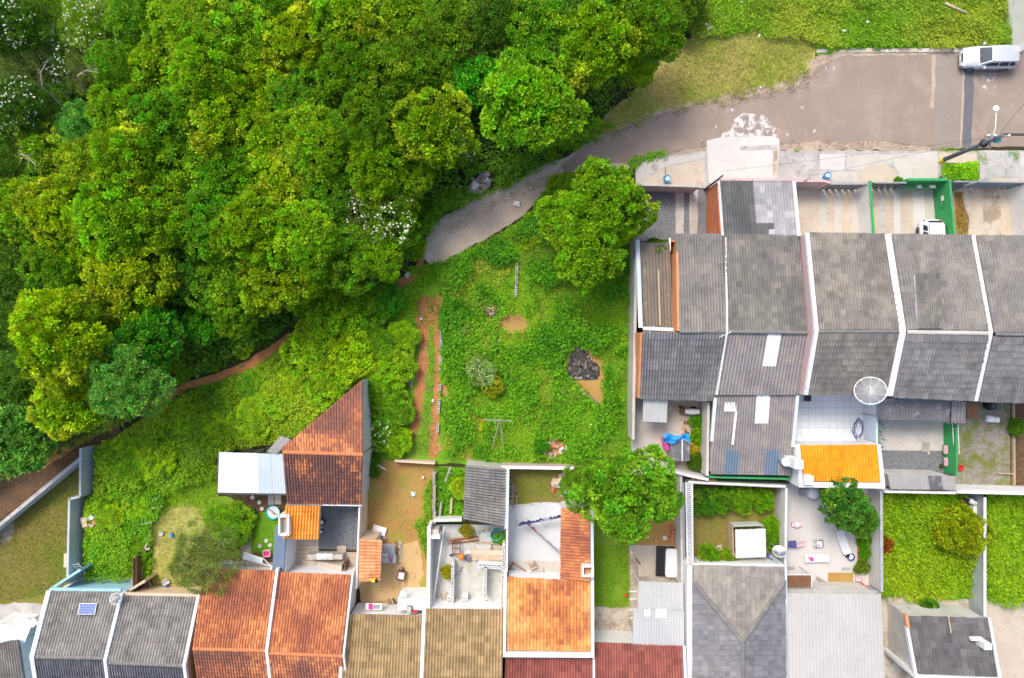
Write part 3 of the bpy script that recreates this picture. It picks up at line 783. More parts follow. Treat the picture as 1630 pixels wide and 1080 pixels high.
GP('dry_patch', [(243, 836), (270, 812), (312, 805), (332, 820), (340, 935), (241, 942)], 'turf_dry', .014, 3)
GP('back_strip', [(126, 918), (215, 920), (212, 945), (80, 948)], 'concrete_white', .03, .4)
GP('garden_soil', [(385, 788), (455, 785), (456, 918), (352, 918), (350, 900), (388, 880)], 'soil_dark', .013, 2)
GP('garden_lawn', [(398, 822), (418, 816), (444, 806), (450, 850), (440, 884), (400, 880)], 'turf_lush', .018, 2)
GP('garden_path', [(384, 858), (400, 846), (400, 880), (396, 910), (384, 905)], 'concrete_stained', .022, 1)
GP('gravel_court', [(505, 803), (572, 803), (570, 876), (505, 874)], 'gravel_dark', .020)
GP('court_floor', [(455, 852), (507, 852), (507, 878), (570, 880), (568, 918), (455, 918)], 'concrete_warm', .024, .5)
GP('yard_soil', [(580, 732), (692, 738), (688, 870), (682, 962), (574, 962), (574, 860)], 'soil_yard', .012, .5)
GP('sand_floor', [(600, 888), (634, 884), (638, 868), (664, 862), (670, 876), (674, 915), (668, 925), (672, 946), (575, 962), (570, 925)], 'sand_floor', .03, 1.5)
GP('garden_bed', [(692, 742), (742, 745), (740, 832), (686, 832)], 'turf_lush', .012)
GP('building_floor', [(684, 835), (808, 836), (804, 974), (680, 976)], 'concrete_mossy', .03)
patio = GP('patio', [(808, 805), (830, 803), (862, 800), (896, 800), (898, 926), (806, 924)], 'patio_cement', .04, .6)
GP('patio_strip', [(808, 893), (898, 893), (898, 925), (807, 922)], 'concrete_pale', .044, .3, parent=patio)
GP('patio_grass', [(806, 744), (948, 744), (930, 812), (806, 812)], 'turf_olive', .016)
GP('yard_grass', [(896, 735), (1090, 745), (1090, 1030), (944, 1030), (940, 800)], 'turf_green', .011)
GP('bare_yard', [(1045, 745), (1090, 748), (1090, 868), (1010, 868), (1030, 830)], 'soil_yard', .015, 3)
GP('yard_slab', [(1002, 868), (1080, 869), (1088, 925), (1088, 1035), (1003, 1035)], 'concrete_stained', .03, .6)
GP('yard_slab', [(1018, 869), (1050, 869), (1048, 918), (1016, 918)], 'concrete_warm', .036, .5)
GP('yard_slab', [(945, 966), (1002, 968), (1002, 1020), (945, 1020)], 'concrete_stained', .03, 2)
GP('garden_earth', [(1098, 765), (1250, 768), (1248, 908), (1100, 906)], 'turf_olive', .012)
GP('terrace_floor', [(1248, 770), (1404, 772), (1404, 948), (1250, 948)], 'concrete_white', .04)
GP('weed_ground', [(1402, 775), (1570, 782), (1570, 965), (1402, 962)], 'turf_lush', .010)
GP('side_yard', [(1402, 952), (1450, 948), (1520, 958), (1562, 950), (1562, 1120), (1402, 1120)], 'concrete_stained', .018, 3)
GP('weed_ground', [(1566, 784), (1760, 784), (1760, 965), (1566, 965)], 'turf_lush', .010)
GP('side_yard', [(1566, 955), (1600, 962), (1760, 950), (1760, 1130), (1566, 1130)], 'concrete_warm', .020, 3)
# front yards of the row houses
GP('gravel_yard', [(1014, 298), (1124, 298), (1124, 384), (1014, 384)], 'gravel_dark', .020)
for u0, u1 in ((1075, 1089), (1097, 1111)): GP('wheel_strip', [(u0, 300), (u1, 300), (u1 - 1, 382), (u0 + 1, 382)], 'concrete_grey', .05, .4)
fy = GP('front_yard', [(1264, 294), (1380, 296), (1380, 380), (1264, 380)], 'concrete_warm', .030)
for k, u0 in enumerate((1292, 1304, 1316, 1328, 1342, 1355)): GP('concrete_strip', [(u0, 298), (u0 + 11, 298), (u0 + 11.4, 378), (u0 + .4, 378)], 'concrete_pale' if k % 2 else 'concrete_warm', .036, .2, parent=fy, seed=k)
fy = GP('front_yard', [(1382, 296), (1505, 296), (1505, 380), (1382, 380)], 'concrete_warm', .030)
for k, (u0, u1, mt) in enumerate(((1412, 1421, 'concrete_warm'), (1423, 1433, 'concrete_white'), (1435, 1451, 'concrete_warm'), (1453, 1472, 'concrete_white'), (1474, 1492, 'concrete_pale'))): GP('concrete_strip', [(u0, 304), (u1, 304), (u1 + 1, 378), (u0 + 1, 378)], mt, .036, .5, parent=fy, seed=k)
for k in range(6): GP('stepping_slab', [(1398, 303 + k * 12), (1409, 303 + k * 12), (1410, 313 + k * 12), (1399, 313 + k * 12)], 'concrete_pale' if k % 2 else 'concrete_grey', .042, .5, parent=fy, seed=k)
fy = GP('front_yard', [(1508, 298), (1760, 298), (1760, 385), (1508, 385)], 'concrete_stained', .030)
for k, (u0, u1) in enumerate(((1545, 1564), (1566, 1590), (1592, 1612), (1614, 1650))): GP('concrete_strip', [(u0, 302), (u1, 302), (u1 + 2, 383), (u0 + 2, 383)], 'concrete_stained' if k % 2 else 'concrete_warm', .036, .5, parent=fy, seed=k)
GP('leaf_litter', [(1520, 306), (1532, 306), (1535, 330), (1542, 345), (1540, 380), (1520, 380)], 'soil_yard', .040, 1.5)
# back yards of the row houses
by = GP('back_yard', [(1004, 630), (1130, 636), (1130, 758), (1004, 758)], 'concrete_pale', .028)
GP('paving_slab', [(1062, 640), (1100, 642), (1100, 671), (1062, 671)], 'concrete_warm', .034, .4, parent=by)
GP('paving_slab', [(1075, 674), (1100, 674), (1100, 690), (1075, 690)], 'concrete_warm', .034, .4, parent=by)
GP('paving_slab', [(1068, 730), (1100, 730), (1100, 750), (1068, 748)], 'concrete_stained', .034, .6, parent=by)
GP('back_yard', [(1392, 636), (1512, 636), (1512, 718), (1392, 717)], 'concrete_pale', .030)
GP('tarmac_yard', [(1392, 717), (1512, 718), (1512, 775), (1392, 775)], 'gravel_dark', .026)
GP('back_yard', [(1518, 640), (1760, 640), (1760, 776), (1518, 774)], 'gravel_grey', .020)
GP('garden_soil', [(1608, 640), (1760, 640), (1760, 775), (1608, 775)], 'soil_dark', .024, .6)
# the tiled courtyard: each floor tile is a piece
court = GP('courtyard_floor', [(1262, 622), (1396, 622), (1396, 715), (1262, 715)], 'concrete_grey', .040)
tile_me = None
for i in range(10):
    for j in range(8):
        u0, v0 = 1265 + i * 11.1, 628 + j * 10.6
        if tile_me is None:
            mbt = MB(); mbt.box(0, 0, .006, 11.1 / S - .02, 10.6 / S - .02, .012); o = mbt.build('floor_tile', 'tile_white', None, local=True); tile_me = o.data
        else:
            o = bpy.data.objects.new('floor_tile', tile_me); COL.objects.link(o)
        o.parent = court; o.location = P(u0 + 5.5, v0 + 5.3, .041) - WLOC[court.name]

# ================================================================== GROUND COVER (uncountable: one object per stand)
LUSH = ((.055, .165, .004), (.10, .235, .006), (.16, .27, .010))
VIVID = ((.055, .18, .004), (.105, .255, .006), (.16, .29, .010))
fire = [(898, 565), (915, 555), (935, 558), (955, 580), (950, 605), (925, 612), (903, 600)]
dirt_holes = [[(662, 470), (700, 470), (702, 560), (698, 728), (682, 728), (688, 640), (692, 560), (690, 520), (683, 520), (681, 590), (672, 660), (664, 700), (640, 722), (650, 690), (660, 640), (666, 560)]]
scatter('ground_cover', 'bright green leafy weeds carpeting the vacant lot right of the dirt track', 'weeds', [[(703, 470), (704, 728), (1000, 738), (1004, 450), (1004, 300), (930, 300), (850, 342), (770, 392), (690, 440)]], 330, (.11, .055), amp=.3, h=.12, mscale=.7, pal=((.065, .2, .004), (.12, .27, .006), (.18, .29, .012)), seed=3,
        holes=[fire, [(920, 610), (948, 640), (960, 650), (958, 585), (945, 575)], [(794, 508), (808, 500), (828, 502), (838, 513), (834, 526), (815, 530), (800, 524)], [(698, 612), (716, 612), (716, 634), (700, 640)], [(862, 702), (900, 698), (905, 722), (862, 728)]], cscale=.22, edge=5)
LOT = [(703, 470), (704, 728), (1000, 738), (1004, 450), (1004, 300), (930, 300), (850, 342), (770, 392), (690, 440)]
LH = [fire, [(920, 610), (948, 640), (960, 650), (958, 585), (945, 575)], [(794, 508), (808, 500), (828, 502), (838, 513), (834, 526), (815, 530), (800, 524)], [(698, 612), (716, 612), (716, 634), (700, 640)], [(862, 702), (900, 698), (905, 722), (862, 728)]]
scatter('broad_weeds', 'taller broad-leaved weeds in patches across the vacant lot', 'weeds', [LOT], 260, (.20, .12), amp=.9, h=.35, mscale=.45, pal=((.045, .16, .004), (.095, .235, .006)), seed=33, holes=LH, thin=.49, edge=6)
scatter('pale_weeds', 'pale yellow-green weeds in the lower left of the vacant lot', 'weeds', [[(706, 590), (750, 640), (775, 650), (770, 728), (706, 726)], [(700, 440), (770, 400), (812, 395), (800, 480), (740, 500), (706, 490)], [(730, 500), (790, 530), (800, 590), (730, 590)]], 260, (.15, .07), amp=.35, h=.2, mscale=.8, pal=((.11, .2, .006), (.17, .25, .012), (.22, .25, .03)), seed=34, holes=LH, thin=.36, edge=10)
scatter('dry_tufts', 'dry straw tufts scattered over the vacant lot', 'grass', [LOT], 120, (.26, .03), amp=.3, h=.2, mscale=.7, tilt=(.1, .9), pal=((.24, .24, .04), (.34, .28, .08)), seed=35, holes=LH, thin=.60, edge=6)
scatter('road_grit', 'pale grit and small stones along the road edges', 'grit', [[(1050, 182), (1150, 158), (1270, 132), (1300, 92), (1330, 84), (1340, 92), (1310, 110), (1285, 140), (1150, 172), (1010, 204), (960, 226), (950, 222)], [(1060, 240), (1126, 226), (1126, 238), (1062, 250), (1000, 264), (930, 268), (990, 254)], [(1242, 226), (1488, 224), (1488, 240), (1242, 240)], [(700, 360), (800, 312), (880, 275), (960, 225), (970, 232), (890, 285), (805, 325), (720, 372)]], 130, (.08, .06), z0=.045, amp=.0, h=.012, tilt=(-.1, .1), pal=((.42, .34, .26), (.3, .23, .18)), seed=36, thin=.42, edge=4)
scatter('track_grit', 'small stones and clods in the lot track', 'stones', [[(662, 474), (700, 470), (702, 560), (697, 728), (640, 722), (660, 640), (664, 560)]], 70, (.09, .07), z0=.03, amp=.0, h=.03, tilt=(-.2, .3), pal=((.45, .21, .09), (.34, .22, .13)), seed=37, thin=.4)
scatter('road_verge_plants', 'creeping green plants along the edge of the dirt track above the lot', 'weeds', [[(845, 335), (870, 305), (900, 290), (935, 272), (1000, 270), (1062, 246), (1058, 238), (1000, 252), (1010, 300), (930, 320), (850, 355), (770, 405), (690, 448), (660, 452), (650, 425), (684, 424), (735, 405), (815, 360)]], 330, (.14, .085), amp=.4, h=.12, pal=VIVID, seed=5, edge=5)
scatter('track_top_grass', 'green grass along the upper edge of the dirt track', 'grass', [[(672, 392), (692, 352), (760, 312), (836, 268), (905, 234), (965, 196), (980, 198), (905, 244), (836, 282), (756, 317), (694, 356)]], 280, (.16, .06), amp=.3, h=.14, pal=LUSH, seed=38, edge=7)
scatter('track_weeds', 'thin weeds between the wheel ruts of the lot track', 'weeds', [[(684, 520), (691, 520), (693, 560), (688, 640), (684, 720), (662, 722), (672, 660), (680, 590)], [(664, 475), (700, 472), (702, 520), (664, 520)], [(640, 690), (690, 690), (690, 726), (638, 726)]], 110, (.11, .05), amp=.15, h=.08, pal=LUSH, seed=6, edge=4, thin=.42)
scatter('vine_carpet', 'yellow-green vines covering the slope below the forest path', 'vines', [[(152, 712), (200, 690), (270, 645), (300, 625), (350, 610), (400, 592), (462, 550), (560, 520), (590, 600), (560, 620), (450, 705), (350, 716), (345, 760), (250, 790), (150, 785)]], 300, (.15, .10), amp=1.1, h=.3, mscale=.55, pal=((.06, .16, .004), (.12, .235, .006), (.19, .27, .010)), seed=8, edge=5)
scatter('path_bank_grass', 'dark green grass on the bank above the forest footpath', 'grass', [[(262, 620), (300, 600), (350, 588), (395, 568), (425, 548), (455, 525), (470, 480), (400, 500), (300, 540), (250, 600)]], 260, (.16, .05), amp=.25, h=.15, tilt=(.2, 1.1), pal=((.07, .18, .006), (.115, .23, .01)), seed=9, edge=4)
scatter('path_foot_grass', 'bright green grass just below the forest footpath', 'grass', [[(280, 622), (350, 608), (400, 590), (432, 570), (462, 548), (470, 600), (400, 640), (300, 660), (270, 650)]], 220, (.2, .035), amp=.1, h=.1, tilt=(.2, 1.1), pal=((.07, .19, .006), (.12, .24, .01)), seed=10, edge=4)
scatter('yard_thicket', 'dense green thicket filling the yard right of the tall block wall', 'weeds', [[(148, 785), (250, 780), (262, 800), (240, 840), (240, 900), (236, 930), (218, 922), (132, 928), (134, 830)]], 320, (.14, .09), amp=.8, h=.25, mscale=.5, pal=VIVID, seed=11, edge=4)
scatter('slope_grass', 'long light green grass left of the white metal roof', 'grass', [[(250, 780), (345, 700), (350, 725), (345, 800), (390, 800), (380, 860), (330, 830), (300, 800), (258, 812)]], 320, (.3, .03), amp=.2, h=.1, tilt=(.1, .9), pal=((.10, .22, .006), (.17, .28, .012)), seed=12, edge=5)
scatter('dry_grass', 'yellowed dry grass in the small yard behind the beige wall', 'grass', [[(243, 836), (270, 812), (312, 805), (332, 820), (340, 935), (241, 942)]], 150, (.22, .02), amp=.08, h=.08, tilt=(.1, .9), pal=((.36, .29, .07), (.25, .24, .05), (.16, .20, .03)), seed=13, edge=5, thin=.35)
scatter('lawn_grass', 'short olive brown grass on the lawn at the left edge', 'grass', [[(-20, 850), (0, 836), (128, 735), (134, 800), (130, 920), (78, 944), (0, 962), (-20, 962)]], 260, (.13, .03), amp=.05, h=.04, tilt=(.2, 1.2), pal=((.15, .14, .03), (.36, .27, .08), (.11, .16, .015)), seed=14, cscale=.16)
scatter('dry_verge_grass', 'dry straw-coloured grass between the trees and the road bend', 'grass', [[(925, 232), (968, 178), (1008, 150), (1058, 92), (1100, 58), (1200, 48), (1292, 60), (1298, 90), (1270, 130), (1150, 158), (1050, 180), (975, 213)]], 260, (.26, .035), amp=.15, h=.1, tilt=(.1, .9), pal=((.19, .23, .03), (.56, .47, .19), (.14, .19, .015)), seed=15, edge=13, cscale=.25)
scatter('verge_weeds', 'lush bright green weeds beyond the kerb of the road', 'weeds', [[(1080, -30), (1640, -30), (1625, 77), (1340, 75), (1290, 62), (1200, 52), (1120, 58), (1085, 40)]], 320, (.19, .075), amp=.6, h=.22, mscale=.7, pal=((.06, .17, .004), (.115, .24, .006), (.2, .25, .02)), seed=16, edge=7, cscale=.3, yel=.02)
scatter('tall_weeds', 'tall yellow-green weeds filling the walled yard above the charcoal-roofed house', 'weeds', [[(1403, 782), (1535, 786), (1552, 800), (1560, 860), (1552, 950), (1520, 945), (1500, 958), (1460, 966), (1440, 952), (1403, 950)]], 330, (.26, .055), amp=.9, h=.4, mscale=.6, tilt=(.1, 1.0), pal=((.075, .20, .003), (.14, .27, .005), (.22, .29, .008)), seed=17, edge=4, cscale=.3)
scatter('tall_weeds', 'rank green weeds in the walled yard at the right edge', 'weeds', [[(1570, 788), (1660, 788), (1660, 955), (1610, 972), (1590, 960), (1570, 955)]], 330, (.26, .055), amp=.9, h=.4, mscale=.6, tilt=(.1, 1.0), pal=((.06, .19, .003), (.11, .26, .006), (.19, .29, .008)), seed=18, edge=4, cscale=.3)
scatter('yard_grass_blades', 'bright grass strip between the amber roof wall and the stained slab', 'grass', [[(946, 868), (1000, 868), (1001, 955), (985, 968), (950, 965)]], 300, (.14, .03), amp=.12, h=.1, tilt=(.2, 1.1), pal=LUSH, seed=19, holes=[[(976, 932), (992, 932), (994, 948), (978, 952)]], edge=4)
scatter('patio_turf', 'dull green grass patch above the blue-grey patio', 'grass', [[(811, 750), (905, 750), (900, 800), (862, 800), (840, 806), (811, 800)]], 170, (.11, .025), amp=.04, h=.05, tilt=(.2, 1.1), pal=((.12, .17, .03), (.19, .20, .05), (.25, .22, .08)), seed=20, edge=3, thin=.25)
scatter('garden_turf', 'small mown lawn beside the teal basin', 'grass', [[(398, 822), (418, 816), (446, 806), (450, 850), (440, 884), (400, 880)]], 330, (.08, .025), amp=.04, h=.05, tilt=(.3, 1.2), pal=((.05, .16, .006), (.09, .20, .01)), seed=21, edge=3)
scatter('bed_plants', 'mixed leafy garden plants between grey planks and the slate tile shed', 'plants', [[(697, 744), (740, 748), (738, 826), (692, 826)]], 320, (.18, .10), amp=.6, h=.2, mscale=.9, pal=VIVID, seed=22, edge=3)
scatter('yard_edge_weeds', 'weeds climbing along the right side of the bare soil yard', 'weeds', [[(676, 770), (690, 760), (690, 825), (680, 862), (681, 900), (674, 880), (664, 850), (655, 830), (672, 825)]], 320, (.15, .09), amp=.5, h=.2, mscale=.8, pal=LUSH, seed=23, edge=4)
scatter('soil_yard_grass', 'thin patchy grass on the bare soil yard', 'grass', [[(585, 740), (688, 745), (670, 860), (585, 850)]], 80, (.10, .025), amp=.02, h=.04, tilt=(.2, 1.1), pal=((.20, .23, .03), (.28, .25, .06)), seed=24, thin=.52)
scatter('court_moss', 'green tufts growing through the dark gravel court', 'weeds', [[(512, 806), (570, 806), (568, 872), (512, 870)]], 90, (.08, .03), amp=.02, h=.03, pal=((.04, .13, .03), (.06, .16, .03)), seed=25, thin=.60)
scatter('back_yard_grass', 'patchy grass in the gravel yard with the water barrel', 'grass', [[(1540, 640), (1640, 640), (1640, 768), (1528, 768), (1530, 720)]], 150, (.11, .022), amp=.03, h=.04, tilt=(.2, 1.1), pal=((.13, .20, .03), (.22, .22, .06), (.32, .26, .10)), seed=26, thin=.44)
scatter('garden_floor_grass', 'ochre grass on the floor of the greenhouse garden', 'grass', [[(1104, 830), (1160, 830), (1240, 850), (1245, 896), (1104, 896)]], 140, (.13, .022), amp=.04, h=.05, tilt=(.2, 1.1), pal=((.24, .21, .04), (.32, .24, .06), (.14, .2, .02)), seed=27, thin=.2)
scatter('kerb_grass', 'tufts of grass in the pavement joint near the utility pole', 'grass', [[(1492, 234), (1548, 236), (1570, 250), (1572, 262), (1556, 262), (1556, 243), (1492, 241)], [(1262, 238), (1274, 238), (1274, 243), (1262, 243)], [(1600, 238), (1622, 240), (1620, 256), (1605, 248)]], 260, (.14, .04), z0=.1, amp=.05, h=.08, tilt=(.2, 1.1), pal=VIVID, seed=28, thin=.4)
scatter('litter_leaves', 'brown fallen leaves along the foot of the green wall', 'leaves', [[(1520, 306), (1532, 306), (1535, 330), (1542, 345), (1540, 378), (1522, 378)]], 300, (.09, .055), z0=.045, amp=.03, h=.03, pal=((.30, .20, .05), (.42, .30, .10), (.20, .18, .03)), seed=29, bri=.45)
scatter('forest_floor_plants', 'dark undergrowth between the trunks of the wood', 'undergrowth', [[(-40, -40), (1090, -40), (1060, 60), (960, 180), (840, 280), (690, 350), (660, 410), (600, 455), (460, 520), (270, 620), (190, 680), (60, 740), (-40, 790)]], 45, (.34, .19), amp=1.1, h=.5, mscale=.3, pal=((.05, .125, .008), (.08, .165, .01)), seed=30, holes=[[(738, 272), (775, 262), (800, 276), (790, 300), (752, 318), (732, 305)]])
scatter('wood_edge_cover', 'creepers added in brighter green to lift the shaded upper track edge', 'creepers', [[(640, 400), (668, 350), (700, 318), (742, 300), (738, 270), (800, 250), (870, 228), (950, 180), (962, 196), (905, 234), (836, 266), (790, 288), (756, 312), (690, 352), (674, 385)]], 330, (.16, .10), amp=1.2, h=.3, mscale=.6, pal=((.08, .2, .005), (.14, .27, .008)), seed=43, edge=6, holes=[[(744, 284), (776, 268), (792, 280), (762, 312), (744, 306)]])  # extra leaves, colour raised to make up for shade under the trees
scatter('lot_corner_plants', 'leafy plants between the wood and the head of the lot track', 'weeds', [[(588, 470), (650, 425), (684, 424), (694, 445), (664, 468), (660, 530), (636, 505), (592, 510)]], 300, (.15, .09), amp=.5, h=.2, pal=LUSH, seed=44, edge=5, holes=[[(604, 456), (630, 446), (652, 440), (668, 414), (676, 412), (672, 436), (652, 454), (606, 467)], [(636, 432), (660, 430), (660, 444), (636, 446)]])
# ================================================================== TREES
def crown_mesh(name, style, seed, R=3.0, zc=6.0, flat=.72):
    rng = np.random.default_rng(seed)
    nl = {'tuft': 10, 'fine': 9, 'broad': 11, 'feather': 12, 'bush': 8}[style]
    lob = []
    for k in range(nl):
        a = k * 2.4 + rng.uniform(-.5, .5); rr = R * .62 * math.sqrt((k + .3) / nl)
        lr = R * rng.uniform(.34, .50)
        lob.append((rr * math.cos(a), rr * math.sin(a), R * flat * (.38 - .62 * (rr / R) ** 1.2) * rng.uniform(.7, 1.15), lr))
    lob = np.array(lob)
    ncl, nlf, cr, ll, lw = {'tuft': (250, 56, .36, .21, .115), 'fine': (340, 44, .33, .16, .09), 'broad': (230, 40, .42, .30, .17), 'feather': (300, 46, .46, .24, .035), 'bush': (360, 40, .40, .22, .13)}[style]
    C, Nn = [], []
    while len(C) < ncl:
        k = rng.integers(nl); d = rand_dir(rng, 1, -.45 if style != 'bush' else -.8, 1)[0]
        p = lob[k, :3] + d * lob[k, 3] * rng.uniform(.82, 1.06)
        dd = np.linalg.norm((lob[:, :3] - p), axis=1) - lob[:, 3] * .80
        dd[k] = 1
        if dd.min() < 0 and rng.uniform() < .85: continue
        C.append(p); Nn.append(unit((p / np.array([1, 1, .8]))[None])[0] * .6 + d * .6)
    C = np.array(C); Nn = unit(np.array(Nn))
    rep = np.repeat(np.arange(ncl), nlf); N = len(rep)
    dirs = unit(rand_dir(rng, N) + Nn[rep] * .9 + np.array([0, 0, .35]))
    rad_ = cr * rng.uniform(.25, 1.0, N) ** .6 * (rng.uniform(.6, 1.3, ncl)[rep])
    pos = C[rep] + dirs * rad_[:, None]
    ld = unit(dirs + rng.normal(size=(N, 3)) * .55 + np.array([0, 0, -.05]))
    sd_ = unit(np.cross(ld, np.tile([0, 0, 1.], (N, 1)) + rng.normal(size=(N, 3)) * .5))
    bri = (rng.uniform(.58, 1.32, ncl)[rep]) * rng.uniform(.7, 1.3, N)
    cn = fbm(C[:, 0] + seed * 7, C[:, 1], .42, seed)
    g = np.clip(cn[rep] * 1.35 - .18 + rng.uniform(-.10, .28, N) - (rad_ / cr - .6) * .10, 0.01, 1)
    hue = np.clip(rng.uniform(.1, .9, ncl)[rep] + rng.normal(0, .12, N), 0, 1)
    tint = np.stack([bri, g, hue], 1)
    sz = rng.uniform(.7, 1.3, N)
    # inner leaves so the crown is not hollow
    K = 1500; pi_ = lob[rng.integers(nl, size=K)]; pp = pi_[:, :3] + rand_dir(rng, K) * (pi_[:, 3] * rng.uniform(.2, .8, K))[:, None]
    di = rand_dir(rng, K, -.4, .8); si = sides(rng, di)
    ti = np.stack([rng.uniform(.7, 1.1, K), np.ones(K), rng.uniform(.2, .8, K)], 1)
    pos = np.concatenate([pos, pp]); ld = np.concatenate([ld, di]); sd_ = np.concatenate([sd_, si]); tint = np.concatenate([tint, ti])
    L = np.concatenate([sz * ll, np.full(K, ll * 1.4)]); W = np.concatenate([sz * lw, np.full(K, lw * 1.6)])
    pos[:, 2] += zc
    return leaf_mesh(name, pos, ld, sd_, L, W, tint, 'leaf_tree'), lob, C

def trunk_mesh(name, lob, zc, seed, mat='bark', r0=.24, twigs=0, C=None):
    rng = random.Random(seed); mb = MB()
    top = zc - .6
    p = [(0, 0, -.1)]; x = y = 0
    for k in range(1, 5):
        x += rng.uniform(-.15, .15); y += rng.uniform(-.15, .15); p.append((x, y, top * k / 4 * .8))
    mb.tube(p, r0, 8, r0 * .6)
    for l_ in lob:
        q = (l_[0] * .9, l_[1] * .9, l_[2] + zc)
        b = p[rng.choice((2, 3, 4))]
        m_ = ((b[0] * .5 + q[0] * .5) + rng.uniform(-.2, .2), (b[1] * .5 + q[1] * .5) + rng.uniform(-.2, .2), b[2] * .4 + q[2] * .6)
        mb.tube([b, m_, q], r0 * .42, 6, r0 * .12)
    if twigs:
        for i in range(twigs):
            c = C[rng.randrange(len(C))]; l_ = min(lob, key=lambda z: (z[0] - c[0]) ** 2 + (z[1] - c[1]) ** 2 + (z[2] - c[2]) ** 2)
            a = (l_[0] * .9, l_[1] * .9, l_[2] + zc); b = (c[0] * 1.02, c[1] * 1.02, c[2] + zc + .3)
            mb.tube([a, ((a[0] + b[0]) / 2 + rng.uniform(-.2, .2), (a[1] + b[1]) / 2 + rng.uniform(-.2, .2), (a[2] + b[2]) / 2 + .15), b], .05, 4, .018)
    me_o = mb.build(name, mat, None, local=True, smooth=True); me = me_o.data
    bpy.data.objects.remove(me_o); return me

PROTO = {}
TRE = 1.98
def proto(style, k):
    key = (style, k)
    if key not in PROTO:
        zc = {'bush': 1.9, 'feather': 3.6}.get(style, 5.6)
        cm, lob, C = crown_mesh('crown', style, 100 + k * 13 + sum(map(ord, style)), zc=zc, flat=.62 if style == 'bush' else .78)
        tm = trunk_mesh('trunk', lob, zc, k + 5, 'bark_pale' if style == 'feather' else 'bark', twigs=70 if style == 'feather' else 0, C=C)
        # blossom for flowering copies: small white flower heads over the clumps
        rng = np.random.default_rng(k); mbf = MB()
        for c in C[rng.permutation(len(C))[:110]]:
            if c[2] < .1: continue
            for i in range(rng.integers(2, 6)):
                q = c * 1.04 + rng.normal(size=3) * .16 + np.array([0, 0, zc + .25])
                s = rng.uniform(.05, .11); a = rng.uniform(0, 6.28)
                mbf.idx([(q[0] + math.cos(a + j * 1.2566) * s, q[1] + math.sin(a + j * 1.2566) * s, q[2] + (j % 2) * .03) for j in range(5)] + [(q[0], q[1], q[2] + s * .7)], [(j, (j + 1) % 5, 5) for j in range(5)])
        fo = mbf.build('blossom', 'flower_white', None, local=True); fm = fo.data; bpy.data.objects.remove(fo)
        PROTO[key] = (cm, tm, fm, zc)
    return PROTO[key]

def tree(u, v, r, style, k, col, yel, label, name=None, cat=None, group=None, zs=1.0, rot=None, blossom=False, zc_world=None):
    """crown centre at photo pixel (u, v), crown radius r pixels"""
    cm, tm, fm, zc = proto(style, k)
    s = r / S / 3.0 * .97
    for _ in range(4):
        z = zc * s * zs; s = r / S * (HC - z) / HC / 3.0
    z = zc * s * zs
    p = P(u, v, z); p.z = 0
    rg = random.Random(int(u * 31 + v * 17))
    sh = style in ('bush',)
    o = thing(name or ('shrub' if sh else 'broadleaf_tree'), label, cat or ('shrub' if sh else 'tree'), p, rg.uniform(0, 6.28) if rot is None else rot, group, (s, s, s * zs))
    for nm, me in (('crown', cm), ('trunk', tm)) + ((('blossom', fm),) if blossom else ()):
        c = bpy.data.objects.new(nm, me); COL.objects.link(c); c.parent = o
        if nm == 'crown': c.color = (col[0] * TRE * 1.12, col[1] * TRE, col[2] * TRE * .6, yel)
    return o

